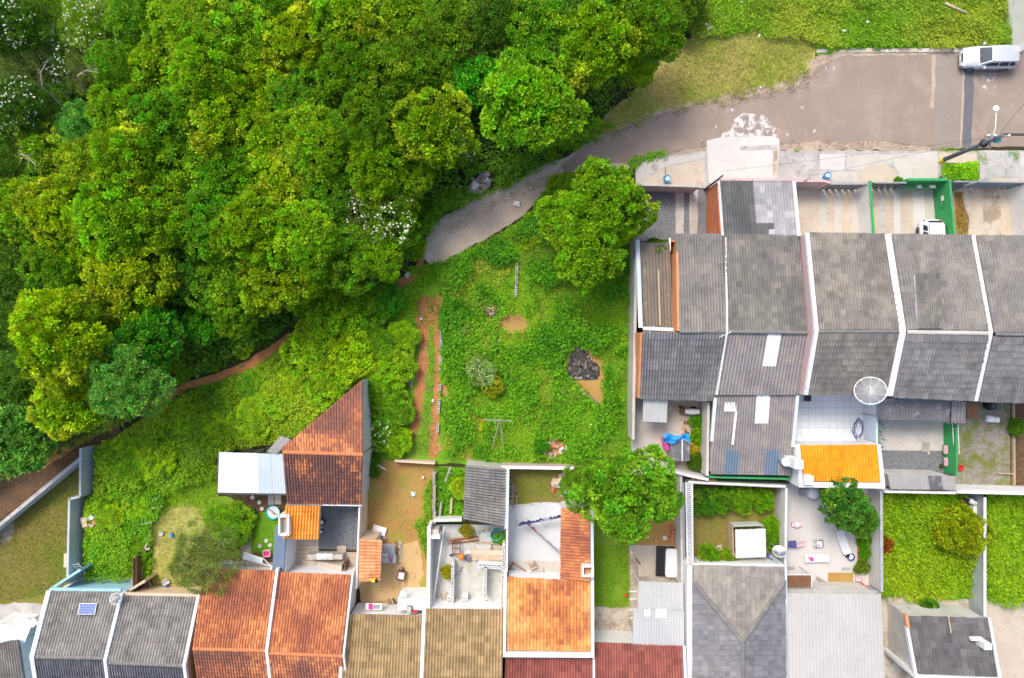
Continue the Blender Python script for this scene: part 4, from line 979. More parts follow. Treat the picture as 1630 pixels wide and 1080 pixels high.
LIME = (.125, .255, .006); GRN = (.075, .195, .006); DRK = (.045, .13, .010); VIV = (.045, .205, .012); TEAL = (.075, .225, .045); OLV = (.095, .16, .018); GREY = (.095, .15, .045); YG = (.15, .27, .004)
WOOD = 'trees of the wood'
forest = [
 # top row
 (14, 38, 46, 'fine', 0, DRK, .0, 'dark tree with white blossom in the top left corner', 1),
 (92, 18, 44, 'feather', 0, GRN, .0, 'feathery green tree, second along the top edge from the left corner', 0),
 (150, 40, 46, 'feather', 1, LIME, .0, 'feathery light green tree with a few white flowers near the top left', 1),
 (222, 22, 54, 'fine', 1, GRN, .04, 'round mid-green tree touching the top edge beside the feathery trees', 0),
 (300, 48, 60, 'fine', 2, LIME, .10, 'broad light green tree left of the yellow-crowned top edge tree', 0),
 (385, 55, 64, 'tuft', 0, LIME, .22, 'lime tree with scattered yellow leaves in the upper left wood', 0),
 (476, 74, 52, 'tuft', 1, YG, .52, 'strongly yellow-crowned tree near the top edge', 0),
 (440, 8, 44, 'fine', 0, GRN, .05, 'green tree cut by the top edge left of the yellow-crowned tree', 0),
 (552, 34, 56, 'tuft', 2, LIME, .42, 'yellow-dusted tree at the top edge, right of the yellow-crowned tree', 0),
 (632, 28, 54, 'tuft', 3, LIME, .34, 'yellowish tree at the top edge with a dark gap on its right', 0),
 (722, 44, 56, 'fine', 1, GRN, .04, 'dark mid-green tree at the top edge above the banana-leaf clump', 0),
 (795, 30, 52, 'fine', 2, DRK, .03, 'darkest green tree along the top edge', 0),
 (868, 44, 60, 'fine', 0, GRN, .10, 'large green tree at the top edge left of the yellow-flecked roadside tree', 0),
 (945, 78, 62, 'tuft', 1, LIME, .40, 'yellow-flecked tree above the dry grass at the road bend', 0),
 (960, 5, 50, 'fine', 1, DRK, .02, 'dark green tree at the top edge above the yellow-flecked roadside tree', 0),
 (1035, 38, 60, 'fine', 2, GRN, .06, 'green tree at the right end of the wood above the dry grass', 0),
 (1010, 105, 34, 'fine', 0, LIME, .15, 'small light green tree hanging over the dry grass verge', 0),
 (1090, 6, 40, 'bush', 0, OLV, .0, 'olive shrub tree at the top edge where the wood ends', 0),
 # second row
 (46, 110, 44, 'feather', 2, GREY, .0, 'grey-green sparse tree on the left edge of the wood with bare twigs', 0),
 (108, 100, 46, 'feather', 0, DRK, .0, 'dark feathery tree with white flowers in the upper left scrub', 1),
 (150, 118, 38, 'feather', 1, GREY, .0, 'pale twiggy tree in the upper left scrub', 0),
 (190, 112, 44, 'fine', 2, GRN, .03, 'green tree between the pale twiggy tree and the lime crowns', 0),
 (255, 110, 56, 'tuft', 2, LIME, .28, 'lime tree with a yellow patch in the second row of the upper left wood', 0),
 (330, 118, 56, 'tuft', 3, LIME, .22, 'tufted lime tree in the middle of the upper left wood', 0),
 (405, 140, 58, 'tuft', 0, YG, .20, 'yellow-green tufted tree below the yellow-crowned tree', 0),
 (480, 160, 54, 'fine', 1, GRN, .08, 'darker green tree with shaded gaps right of the tufted lime trees', 0),
 (560, 112, 52, 'tuft', 1, GRN, .18, 'green tree with dark hollows below the yellow-dusted tree', 0),
 (628, 122, 56, 'fine', 0, GRN, .10, 'mid-green tree left of the banana-leaf clump', 0),
 (700, 105, 46, 'fine', 2, GRN, .12, 'green tree directly above the banana-leaf clump', 0),
 (756, 132, 44, 'broad', 0, VIV, .0, 'vivid green large-leaved clump left of the big tufted tree', 0),
 (845, 168, 78, 'tuft', 2, (.10, .235, .006), .16, 'big bright tufted tree hanging over the dirt track bend', 0),
 (690, 205, 62, 'tuft', 3, LIME, .46, 'tree with large yellow patches left of the big tufted tree', 0),
 # third row
 (30, 180, 44, 'fine', 1, DRK, .0, 'dark scrub tree with white flowers on the left edge', 1),
 (88, 172, 42, 'feather', 2, DRK, .0, 'dark feathery tree above the bluish-green tree', 0),
 (135, 205, 44, 'fine', 0, TEAL, .0, 'bluish-green tree in the left part of the wood', 0),
 (196, 185, 52, 'tuft', 1, LIME, .15, 'lime tree right of the bluish-green tree', 0),
 (268, 196, 60, 'tuft', 0, GRN, .18, 'tufted green tree in the centre of the left wood', 0),
 (345, 192, 60, 'tuft', 2, YG, .36, 'yellow-topped tufted tree in the centre of the left wood', 0),
 (430, 225, 56, 'tuft', 3, LIME, .16, 'light green tree in the middle of the wood below the shaded gaps', 0),
 (510, 232, 62, 'fine', 2, LIME, .12, 'broad light green tree in the middle of the wood', 0),
 (585, 205, 54, 'fine', 1, GRN, .07, 'deep green tree left of the large yellow patches', 0),
 (600, 275, 50, 'tuft', 1, LIME, .10, 'light green tree above the white-blossomed tree', 0),
 (648, 280, 40, 'fine', 0, LIME, .14, 'light green tree leaning over the rubble heap', 0),
 (730, 236, 28, 'fine', 2, GRN, .05, 'green tree with a few white flowers between the rubble heap and the big tufted tree', 1),
 # fourth row
 (20, 262, 44, 'fine', 2, DRK, .04, 'dark tree on the left edge beside the tree with yellow sprays', 0),
 (78, 245, 48, 'tuft', 3, GRN, .60, 'tree with bright yellow sprays near the left edge', 0),
 (142, 272, 52, 'fine', 0, LIME, .06, 'fresh green tree right of the tree with yellow sprays', 0),
 (210, 258, 56, 'tuft', 0, LIME, .24, 'lime tree with yellow flecks in the fourth row of the left wood', 0),
 (290, 275, 64, 'fine', 1, LIME, .09, 'smooth light green dome in the centre of the wood', 0),
 (370, 285, 56, 'tuft', 1, GRN, .14, 'green tufted tree right of the smooth light green dome', 0),
 (440, 300, 62, 'tuft', 2, YG, .44, 'tree with a yellow lower half in the middle of the wood', 0),
 (520, 310, 56, 'fine', 2, GRN, .06, 'green tree left of the white-blossomed tree', 0),
 (574, 335, 48, 'fine', 0, GREY, .0, 'white-blossomed tree near the dead end of the track', 1),
 (628, 352, 46, 'fine', 1, GRN, .05, 'green tree at the wood edge above the dead end of the track', 1),
 # fifth row
 (28, 335, 54, 'tuft', 1, LIME, .16, 'lime tree on the left edge at mid height', 0),
 (104, 338, 62, 'tuft', 2, YG, .28, 'yellow-green tree one crown in from the left edge', 0),
 (186, 352, 62, 'tuft', 3, LIME, .24, 'billowing lime tree in the lower left wood', 0),
 (262, 350, 54, 'tuft', 0, LIME, .14, 'light green tree right of the billowing lime tree', 0),
 (335, 360, 60, 'fine', 2, GRN, .05, 'mid-green tree below the smooth light green dome', 0),
 (405, 368, 56, 'tuft', 1, LIME, .18, 'lime tree above the tree with cream flowers', 0),
 (480, 385, 62, 'fine', 0, LIME, .10, 'light green tree left of the wood edge by the dead end', 0),
 (550, 412, 58, 'fine', 1, GRN, .06, 'green tree at the wood corner below the white-blossomed tree', 0),
 (605, 412, 42, 'fine', 2, LIME, .06, 'small light green tree beside the dead end of the track', 0),
 # sixth row
 (22, 430, 50, 'fine', 0, DRK, .08, 'dark tree on the left edge above the big yellow-green dome', 0),
 (92, 425, 50, 'fine', 1, GRN, .10, 'green tree above the big yellow-green dome', 0),
 (155, 400, 48, 'tuft', 2, YG, .20, 'yellow-green tree above the tallest bright crown', 0),
 (218, 442, 70, 'tuft', 3, YG, .26, 'tall bright yellow-green tree left of the dark hollow', 0),
 (300, 430, 50, 'fine', 2, DRK, .03, 'shaded dark green tree in the hollow of the lower wood', 0),
 (360, 455, 56, 'fine', 0, GRN, .08, 'green tree between the dark hollow and the cream-flowered tree', 0),
 (444, 446, 60, 'tuft', 1, LIME, .40, 'large tree with cream yellow flowers above the footpath', 0),
 # lower left
 (104, 535, 72, 'tuft', 0, YG, .24, 'big yellow-green dome in the lower left of the wood', 0),
 (22, 520, 44, 'fine', 2, DRK, .02, 'dark tree on the left edge beside the big yellow-green dome', 0),
 (30, 600, 46, 'fine', 1, DRK, .0, 'very dark tree on the left edge below the big dome', 0),
 (240, 540, 50, 'broad', 1, VIV, .0, 'vivid green tree above the pale blue-green crown', 0),
 (320, 520, 28, 'broad', 2, VIV, .0, 'small vivid green tree standing alone above the footpath', 0),
 (375, 504, 34, 'fine', 0, GRN, .12, 'low green tree beside the small vivid tree', 0),
 (208, 606, 64, 'fine', 2, TEAL, .0, 'pale blue-green rounded tree at the left end of the footpath', 0),
 (110, 645, 52, 'tuft', 3, LIME, .58, 'yellow-splashed tree above the block wall corner', 0),
 (32, 700, 52, 'broad', 1, TEAL, .0, 'large-leaved teal green tree at the left edge above the lawn wall', 0),
 (170, 535, 36, 'fine', 1, GRN, .05, 'small green tree between the big dome and the vivid tree', 0),
 (60, 640, 40, 'fine', 0, DRK, .0, 'dark tree left of the yellow-splashed tree', 0),
]
for (u, v, r, st, k, col, ye, lab, bl) in forest:
    rg = random.Random(int(u * 7 + v))
    tree(u, v, r * 1.06, st, k, tuple(c * rg.uniform(.9, 1.1) for c in col), ye, lab, group=WOOD, zs=rg.uniform(.85, 1.3), blossom=bool(bl))

# thicket beside the lot and on the slope
for (u, v, r, k, col, lab) in [
 (618, 482, 30, 0, VIV, 'vivid green shrub at the top left corner of the lot'), (640, 540, 30, 1, LIME, 'light shrub beside the upper lot track'), (608, 545, 34, 2, GRN, 'green shrub on the left edge of the lot, upper of the thicket'),
 (625, 590, 36, 0, LIME, 'large lime shrub in the middle of the lot thicket'), (602, 628, 34, 1, GRN, 'dark green shrub right of the pointed clay roof'), (628, 650, 34, 2, GRN, 'green shrub left of the bare rut in the lot'),
 (602, 684, 34, 0, GRN, 'green shrub with white flowers beside the clay ridge'), (630, 702, 28, 1, LIME, 'lime shrub at the bottom left of the lot'),
 (590, 742, 20, 2, DRK, 'dark shrub growing over the corner of the bare soil yard'),
 (530, 498, 56, 0, LIME, 'wide light green shrub mass right of the footpath end'), (575, 488, 42, 1, GRN, 'rounded green shrub left of the lot corner'), (500, 555, 50, 2, LIME, 'sprawling lime shrub below the footpath end'),
 (560, 560, 48, 0, YG, 'yellow-green shrub above the pointed clay roof'), (520, 612, 40, 1, LIME, 'lime shrub above the pale corrugated offcuts'),
 (300, 672, 30, 0, LIME, 'lime vine mound below the left end of the footpath'), (345, 690, 34, 1, YG, 'yellow-green vine mound above the white metal roof'), (400, 668, 36, 2, LIME, 'lime vine mound in the middle of the slope'), (440, 640, 34, 0, LIME, 'light vine mound left of the pointed clay roof'), (400, 615, 26, 1, GRN, 'small green mound under the footpath bend'), (470, 600, 34, 2, YG, 'yellow-green mound above the pointed clay roof, left one'), (225, 800, 30, 0, LIME, 'lime shrub beside the fallen concrete posts'), (160, 880, 28, 1, VIV, 'vivid shrub in the lower thicket yard'), (205, 880, 30, 2, GRN, 'green shrub left of the brown board fence'), (200, 715, 28, 0, LIME, 'lime shrub above the tall block wall end'),
 (366, 832, 40, 2, GRN, 'round green shrub below the white metal roof'), (200, 758, 40, 1, GRN, 'dark green shrub right of the tall block wall'), (250, 735, 36, 0, YG, 'yellow-green vine mound left of the white bags'), (165, 820, 34, 2, LIME, 'light green shrub above the rubble at the block wall')]:
    tree(u, v, r, 'bush', k, tuple(c * 1.15 for c in col), .06, lab, group='shrubs around the lot and slope', blossom=('white flowers' in lab), zs=.42 if u < 500 else .7)
for lab, u, v, a in (('bare pale branch sticking out of the upper left scrub', 132, 122, .2), ('bare twisted twig left of the pale branch in the scrub', 72, 132, 1.3), ('dry pale branch beside the tree with yellow sprays', 40, 250, -.4)):
    rb = random.Random(u); o = thing('bare_branch', lab, 'branch', P(u, v, 6.4), a); mbb = MB()
    mbb.tube([(-.9, -.3, -1.5), (-.3, .05, .1), (.5, .1, .5), (1.4, -.25, .6)], .06, 5, .025)
    for q in range(9): x = -.5 + q * .2; mbb.tube([(x, .05, .1 + .06 * q), (x + rb.uniform(.1, .5), rb.uniform(-.7, .7), .4 + rb.uniform(0, .4))], .025, 4, .01)
    mbb.build('wood', 'bark_pale', o, local=True)
EDGE = [(655, 392, 24, 'upper track edge beside the dead end'), (682, 330, 22, 'upper track edge just below the rubble heap'), (712, 316, 18, 'upper track edge left of the rubble heap'), (806, 282, 16, 'upper track edge right of the rubble heap'), (828, 262, 20, 'upper track edge under the big tufted tree'), (870, 238, 18, 'upper track edge right of the big tufted tree'), (912, 226, 18, 'upper track edge where the dry grass begins'),
 (868, 352, 28, 'lower track edge left of the lot tree'), (846, 378, 22, 'top of the lot left of the lot tree'), (893, 296, 26, 'lower track edge above the lot tree'), (800, 392, 18, 'top edge of the lot near the block column'), (905, 420, 24, 'lot under the leaning green tree'),
 (290, 592, 22, 'bank above the left end of the footpath'), (335, 572, 22, 'bank above the middle of the footpath'), (385, 550, 22, 'bank above the footpath bend'), (425, 520, 20, 'bank above the right end of the footpath'), (600, 470, 20, 'foot of the wood near the lot corner')]
for k_, (u, v, r, lab) in enumerate(EDGE): tree(u, v, r, 'bush', k_ % 3, tuple(c * random.Random(u).uniform(.85, 1.15) for c in (LIME, GRN, YG)[k_ % 3]), .05, 'low green bush on the ' + lab, group='bushes along the track and path', zs=.5)
# single trees among the houses
tree(955, 322, 64, 'tuft', 1, (.105, .235, .006), .12, 'bright yellow-green tree between the dirt track and the vacant lot', zs=1.0)
tree(935, 400, 58, 'tuft', 3, (.09, .215, .006), .04, 'leafy green tree leaning over the top right of the lot', zs=1.0)
tree(1000, 345, 44, 'tuft', 0, (.11, .23, .006), .12, 'small yellow-green tree overhanging the gravel driveway', zs=1.1)
tree(898, 352, 48, 'tuft', 2, (.11, .25, .006), .06, 'smaller bright tree hugging the dirt track left of the lot tree', zs=.8)
tree(880, 328, 26, 'bush', 0, GRN, .04, 'low shrub at the track edge above the lot')
tree(1000, 782, 79, 'tuft', 0, (.085, .225, .012), .0, 'large vivid green tree at the lower right corner of the lot', zs=.9)
tree(930, 770, 40, 'fine', 1, (.07, .18, .008), .0, 'small darker tree tucked beside the large vivid green tree', zs=.8)
tree(330, 888, 54, 'feather', 2, (.11, .17, .05), .0, 'grey-green twiggy tree overhanging the rust-coloured roof', zs=1.0, rot=.6)
tree(1342, 800, 40, 'broad', 2, (.04, .135, .02), .04, 'dark glossy tree over the pale terrace', zs=.9)
tree(1372, 828, 26, 'broad', 1, (.05, .15, .018), .06, 'small glossy tree beside the terrace wall', zs=.9)
tree(1528, 845, 42, 'bush', 1, (.15, .22, .006), .12, 'yellow-green shrub leaning on the grey wall between the weed yards')
tree(1047, 398, 20, 'broad', 0, (.05, .15, .012), .05, 'small tree growing over the brown carport roof', zs=1.1)
tree(766, 592, 24, 'broad', 2, (.10, .19, .05), .0, 'pale-flowered shrub in the middle of the lot', name='shrub', cat='shrub', zs=.5, blossom=True)
tree(785, 612, 20, 'bush', 0, (.17, .22, .012), .25, 'yellowish shrub below the pale-flowered shrub in the lot')
tree(773, 678, 11, 'bush', 1, (.30, .30, .01), .5, 'yellow climbing plant beside the wooden clothes frame')
tree(862, 712, 14, 'bush', 2, VIV, .0, 'round bright shrub left of the brick rubble')
tree(735, 778, 18, 'broad', 1, (.16, .28, .008), .0, 'lime palm-like plant beside the slate tile shed', name='shrub', cat='shrub', zs=.5)
tree(712, 912, 12, 'bush', 0, (.24, .25, .012), .1, 'small golden shrub on the unfinished concrete floor')
for (u, v, r, k, col, lab) in [(1122, 798, 20, 0, (.04, .14, .012), 'dark citrus bush in the upper left of the greenhouse garden'), (1150, 795, 20, 1, (.06, .17, .008), 'second bush from the left along the garden top wall'), (1180, 795, 20, 2, (.09, .22, .008), 'third bush along the garden top wall'),
 (1215, 795, 17, 0, (.08, .22, .008), 'rightmost bush along the garden top wall'), (1228, 838, 15, 1, (.10, .24, .006), 'lime bush right of the greenhouse'), (1235, 860, 14, 2, (.08, .21, .01), 'bush between greenhouse and satellite dish'),
 (1130, 885, 17, 0, (.08, .22, .01), 'green bush in the lower left of the greenhouse garden'), (1158, 888, 14, 1, (.13, .23, .015), 'light bush left of the garden paving slabs'), (1111, 672, 13, 2, (.06, .2, .006), 'upper bush against the wall of the tarp yard'), (1114, 694, 13, 0, (.09, .23, .006), 'middle bush against the wall of the tarp yard'), (1110, 735, 14, 1, (.05, .13, .012), 'dark lower bush against the wall of the tarp yard'), (1106, 717, 10, 2, (.3, .3, .02), 'yellow plant in the tarp yard'),
 (1375, 862, 10, 0, (.07, .22, .008), 'upper plant in the narrow terrace bed'), (1376, 880, 9, 1, (.06, .2, .008), 'middle plant in the narrow terrace bed'), (1370, 902, 11, 2, (.09, .16, .02), 'lower plant in the narrow terrace bed'), (1408, 868, 12, 1, (.17, .05, .012), 'rust-red shrub at the edge of the weed yard'),
 (1480, 970, 16, 0, (.04, .15, .01), 'dark green shrub above the charcoal roof'), (796, 856, 10, 1, (.09, .26, .008), 'bright plant beside the blue water tank'), (1430, 288, 6, 2, (.08, .22, .01), 'tiny shrub at the foot of the green front wall'), (742, 846, 10, 0, (.2, .2, .03), 'scruffy plant at the lower edge of the slate tile shed'), (1618, 680, 12, 1, (.06, .15, .015), 'low bush in the soil bed at the right edge')]:
    tree(u, v, r * 1.18, 'bush', k, col, .08, lab, group='garden bushes')
scatter('clipped_hedge', 'clipped bright green hedge block in the pavement planter', 'hedge', [[(1499, 262), (1556, 258), (1557, 286), (1502, 287)]], 1500, (.13, .09), z0=.15, amp=.0, h=.55, pal=((.10, .27, .004), (.17, .33, .006)), seed=41, edge=1.5)
bpy.context.view_layer.update()
# ================================================================== HOUSES
def house(label, u, v, name='row_house', cat='house', group=None):
    return thing(name, label, cat, P(u, v, 0), group=group)
ROW = 'row houses along the street'
# ---- the street row at the right
h = house('narrow grey-tiled row house nearest the vacant lot', 1090, 527, group=ROW)
slope(h, (1081, 527, 4.6), (1156, 527, 4.6), (1149, 374, 3.3), (1076, 374, 3.3), 'roman', 'tile_grey_b', .40, .44, seed=1, wmat='paint_orange')
slope(h, (1023, 529, 4.4), (1157, 529, 4.6), (1143, 637, 2.9), (1018, 633, 2.8), 'roman', 'tile_slate', .40, .47, seed=2, wmat='paint_orange', side=.05)
bar(h, 'gable_wall', [(1078, 402, 3.7), (1080, 527, 4.75)], .16, 0, 'paint_orange', base=0)
bar(h, 'gable_wall', [(1021, 530, 4.55), (1017, 634, 2.95)], .14, 0, 'paint_orange', base=0)
bar(h, 'front_flashing', [(1024, 523, 3.5), (1080, 525, 3.6)], .25, .25, 'paint_blueish')
ridge_caps(h, P(1081, 528, 4.62), P(1157, 528, 4.66), 'cap_grey')
mb = MB(); mb.tube([P(1036, 524, 3.7), P(1036, 524, 5.2)], .02, 5); mb.tube([P(1033, 530, 5.2), P(1041, 518, 5.2)], .015, 5); mb.build('aerial', 'metal_white', h)
h = house('brown corrugated carport with a pale gutter against the lot wall', 1040, 450, 'carport', 'carport')
sheets(h, (1025, 521, 3.1), (1071, 521, 3.1), (1066, 387, 2.6), (1019, 386, 2.6), 'sheet_brown', .75, 2)
bar(h, 'gutter', [(1015, 382, 2.9), (1020, 522, 3.3)], .3, .18, 'paint_blueish')
for u, v in ((1021, 392), (1064, 392), (1024, 515), (1066, 515)): bar(h, 'post', [(u, v, 2.5), (u + 1.5, v + .3, 2.5)], .12, 0, 'paint_white_old', base=0)
bar(h, 'side_wall', [(1066.5, 379, 2.6), (1066.5, 400, 2.6)], .12, 0, 'paint_white', base=0)
bar(h, 'side_wall', [(1068, 384, 2.5), (1077, 384, 2.5)], .14, 0, 'brick_clay', base=0)
mb = MB(); mb.tube([P(1048, 430, 2.8), P(1051, 519, 3.2)], .07, 6); mb.build('pipe', 'wood_pale', h)

h = house('wide row house with a patched tile garage roof and corrugated back roofs', 1215, 527, group=ROW)
def patch_garage(rng, cx, r, s, t): return np.where((s > .42) & (rng.uniform(size=len(r)) < .985) & (t < .97) & ((t > .22) | (s > .55 + .1 * np.sin(t * 9))), np.clip(.62 + r * .3, 0, 1), np.clip(r * .28, 0, 1))
MT('tile_patchwork', [(.10, .10, .11), (.15, .148, .15), (.22, .22, .235), (.34, .34, .36), (.52, .52, .55)], gamt=.2)
slope(h, (1150, 376, 3.32), (1270, 378, 3.32), (1262, 290, 2.6), (1144, 289, 2.6), 'roman', 'tile_patchwork', .40, .44, seed=3, wmat='paint_white_old', patchy=patch_garage)
slope(h, (1158, 527, 4.6), (1285, 529, 4.6), (1271, 376, 3.36), (1150, 374, 3.36), 'roman', 'tile_grey', .40, .44, seed=4, inset=0, wmat='paint_white_old')
sheets(h, (1159, 529, 4.55), (1286, 531, 4.55), (1269, 629, 3.3), (1142, 629, 3.3), 'sheet_fibre', .98, 2, special={(3, 0): 'skylight'})
sheets(h, (1141, 630, 3.1), (1268, 628, 3.1), (1259, 757, 2.5), (1131, 755, 2.5), 'sheet_fibre', .98, 3, special={(3, 0): 'skylight', (1, 2): 'sheet_blue', (4, 2): 'sheet_blue'})
wall_under(h, (1159, 529, 4.5), (1286, 531, 4.5), (1269, 629, 3.2), (1142, 629, 3.2), 'paint_white_old')
wall_under(h, (1141, 632, 3.0), (1268, 630, 3.0), (1259, 757, 2.45), (1131, 755, 2.45), 'paint_white_old')
bar(h, 'skylight', [(1153, 648, 3.06), (1172, 648, 3.06)], .65, .03, 'skylight')
bar(h, 'skylight', [(1172, 655, 3.06), (1166, 708, 2.84)], .16, .03, 'skylight')
bar(h, 'gutter', [(1139, 634, 3.12), (1133, 703, 2.8)], .22, .15, 'paint_blueish')
bar(h, 'gutter', [(1270, 630, 3.2), (1262, 712, 2.8)], .22, .15, 'paint_blueish')
bar(h, 'back_wall', [(1129, 760, 2.3), (1259, 763, 2.3)], .12, 0, 'paint_green', base=0)
bar(h, 'gable_wall', [(1143, 291, 2.72), (1149, 375, 3.45)], .2, 0, 'brick_clay', base=0)
bar(h, 'coping', [(1144.5, 289, 2.82), (1150.5, 375, 3.5)], .14, .12, 'paint_white')
bar(h, 'coping', [(1264, 288, 2.85), (1272, 376, 3.6)], .22, .5, 'paint_white')
bar(h, 'fascia', [(1145, 286.5, 2.75), (1263, 286, 2.75)], .2, .5, 'paint_pink')
bar(h, 'coping', [(1155, 378, 3.5), (1158, 527, 4.85), (1141, 629, 3.4)], .10, .3, 'paint_white')
ridge_caps(h, P(1159, 528, 4.66), P(1286, 530, 4.66), 'cap_grey')
mb = MB(); mb.tube([P(1148, 532, 4.7), P(1148, 532, 6.0)], .025, 5); mb.tube([P(1145, 537, 6.0), P(1164, 529, 6.0)], .02, 5)
for k in range(5): mb.tube([P(1147 + k * 3.5, 534 - k * 1.7, 6.0), P(1149 + k * 3.5, 537 - k * 1.7, 6.0)], .01, 4)
mb.build('aerial', 'metal_white', h)

h = house('grey-tiled row house between pink and wide white party walls', 1360, 527, group=ROW)
slope(h, (1303, 525, 5.7), (1433, 525, 5.7), (1409, 374, 4.2), (1288, 372, 4.2), 'roman', 'tile_greywarm', .40, .44, seed=5, wmat='paint_white', inset=.6)
slope(h, (1303, 530, 5.7), (1433, 530, 5.7), (1412, 628, 4.1), (1286, 627, 4.1), 'roman', 'tile_grey', .40, .47, seed=6, wmat='paint_white')
bar(h, 'party_wall', [(1283, 373, 4.2), (1297.5, 527, 5.7), (1280.5, 629, 4.1)], .14, 0, 'paint_pink', base=0)
bar(h, 'coping', [(1285.5, 371, 4.4), (1300.5, 527, 5.9), (1283.5, 629, 4.3)], .24, .3, 'paint_white')
ridge_caps(h, P(1303, 528, 5.72), P(1433, 528, 5.72), 'cap_grey')
h = house('grey-tiled row house with a raised hatch on its roof', 1500, 527, group=ROW)
slope(h, (1443, 525, 5.7), (1574, 527, 5.7), (1546, 376, 4.2), (1420, 374, 4.2), 'roman', 'tile_grey_b', .40, .44, seed=7, wmat='paint_white', inset=4.6)
slope(h, (1442, 532, 5.7), (1574, 534, 5.7), (1551, 637, 4.1), (1420, 631, 4.1), 'roman', 'tile_slate', .40, .47, seed=8, wmat='paint_white')
bar(h, 'coping', [(1413.5, 373, 4.4), (1437.5, 528, 5.9), (1416.5, 631, 4.3)], .42, .6, 'paint_white')
hatch = slab_under(h, 'roof_hatch', P(1461, 523, 5.86), P(1500, 523, 5.86), P(1495, 437, 5.05), P(1456, 437, 5.05), 'paint_white', .25)
t = put(tiles_mesh('roof_tiles', P(1461, 523, 5.86), P(1500, 523, 5.86), P(1495, 437, 5.05), P(1456, 437, 5.05), .30, .41, 'roman', 'tile_grey', 9), 'roof_tiles', hatch); t['kind'] = 'stuff'
ridge_caps(h, P(1443, 529, 5.72), P(1574, 531, 5.72), 'concrete_pale', w=.3)
for u, v in ((1423, 380), (1470, 381), (1543, 382)): bar(h, 'porch_post', [(u, v, 4.0), (u + 3, v, 4.0)], .15, 0, 'paint_white', base=0)
h = house('grey-tiled row house running off the right edge', 1640, 529, group=ROW)
slope(h, (1583, 529, 5.7), (1730, 531, 5.7), (1700, 378, 4.2), (1553, 376, 4.2), 'roman', 'tile_grey_b', .40, .44, seed=10, wmat='paint_white', inset=.6)
slope(h, (1582, 536, 5.7), (1729, 538, 5.7), (1705, 642, 4.1), (1557, 638, 4.1), 'roman', 'tile_slate', .40, .47, seed=11, wmat='paint_white')
bar(h, 'coping', [(1549.5, 375, 4.4), (1578, 530, 5.9), (1554, 639, 4.3)], .24, .5, 'paint_white')
ridge_caps(h, P(1583, 532, 5.72), P(1729, 535, 5.72), 'cap_grey')

h = house('outbuilding with bright yellow-orange tiles and thick white parapets', 1335, 740, 'outbuilding', 'outbuilding')
slope(h, (1279, 766, 3.3), (1402, 768, 3.3), (1396, 709, 2.8), (1273, 710, 2.8), 'roman', 'tile_yellow', .40, .42, seed=12, wmat='paint_white', inset=.05)
bar(h, 'parapet', [(1270, 708, 3.0), (1275, 769, 3.55)], .28, 0, 'paint_white', base=0)
bar(h, 'parapet', [(1272, 772, 3.56), (1409, 774, 3.56)], .36, 0, 'paint_white', base=0)
bar(h, 'parapet', [(1399, 708, 3.0), (1406, 770, 3.55)], .26, 0, 'paint_white', base=0)
mb = MB(); c = P(1272, 740, 4.6); mb.box(c.x, c.y, 2.3, .62, .62, 4.6); mb.build('chimney', 'paint_white', h)
mb = MB(); c = P(1288, 765, 4.0); mb.box(c.x, c.y, 2.0, .62, .62, 4.0); mb.build('chimney', 'paint_white', h)
mb = MB(); c = P(1252, 736, 3.6); mb.lathe([(.28, 0), (.28, 3.4), (.33, 3.45), (.33, 3.6), (.2, 3.62)], 14, (c.x, c.y, 0)); mb.build('flue', 'paint_blueish', h, smooth=True)
mb = MB(); mb.beam([P(1253, 737, 3.3), P(1268, 740, 3.5)], .5, .4); mb.build('flue_box', 'paint_white', h)
h = house('dark streaked corrugated lean-to behind the hatched row house', 1455, 650, 'lean_to', 'lean-to')
sheets(h, (1400, 633, 3.1), (1514, 638, 3.1), (1511, 670, 2.5), (1397, 668, 2.5), 'sheet_dark', 1.0, 1)
sheets(h, (1515, 638, 3.0), (1538, 640, 3.0), (1536, 674, 2.4), (1514, 673, 2.4), 'sheet_fibre', .55, 1)
for u, v in ((1399, 664), (1455, 666), (1509, 667), (1534, 671)): bar(h, 'post', [(u, v, 2.4), (u + 2, v, 2.4)], .1, 0, 'metal_grey', base=0)
h = house('low shed with pale and dark corrugated sheets under the tarmac yard', 1465, 766, 'shed', 'shed')
sheets(h, (1413, 756, 2.6), (1519, 758, 2.6), (1522, 780, 2.35), (1417, 779, 2.35), 'sheet_light', 1.0, 1, special={(3, 0): 'sheet_dark'})
wall_under(h, (1413, 756, 2.55), (1519, 758, 2.55), (1522, 780, 2.3), (1417, 779, 2.3), 'wall_cream', .15)

# ---- the row along the bottom
h = house('light-blue-walled row house with a small solar panel on its roof', 120, 1044, group='row houses along the bottom')
slope(h, (54, 1044, 4.5), (165, 1046, 4.5), (192, 943, 2.9), (80, 942, 2.9), 'roman', 'tile_grey_b_own', .42, .44, own=True, seed=21, wmat='paint_cyan')
slope(h, (54, 1048, 4.5), (165, 1050, 4.5), (178, 1135, 2.9), (70, 1133, 2.9), 'roman', 'tile_slate', .36, .43, seed=22, wmat='paint_cyan')
ridge_caps(h, P(54, 1046, 4.55), P(165, 1048, 4.55), 'cap_grey')
bar(h, 'coping', [(77, 941, 3.15), (50, 1046, 4.75), (64, 1135, 3.15)], .3, .5, 'paint_white')
bar(h, 'gutter', [(80, 938.5, 2.9), (192, 940, 2.9)], .22, .14, 'paint_cyan')
bar(h, 'side_wall', [(128, 907, 2.1), (79, 939, 2.1)], .18, 0, 'paint_cyan', base=0)
h = house('beige-walled row house with weathered grey tiles', 240, 1055, group='row houses along the bottom')
slope(h, (168, 1053, 4.4), (290, 1058, 4.4), (313, 951, 2.9), (194, 949, 2.9), 'roman', 'tile_grey_b_own', .42, .44, own=True, seed=23, wmat='paint_beige')
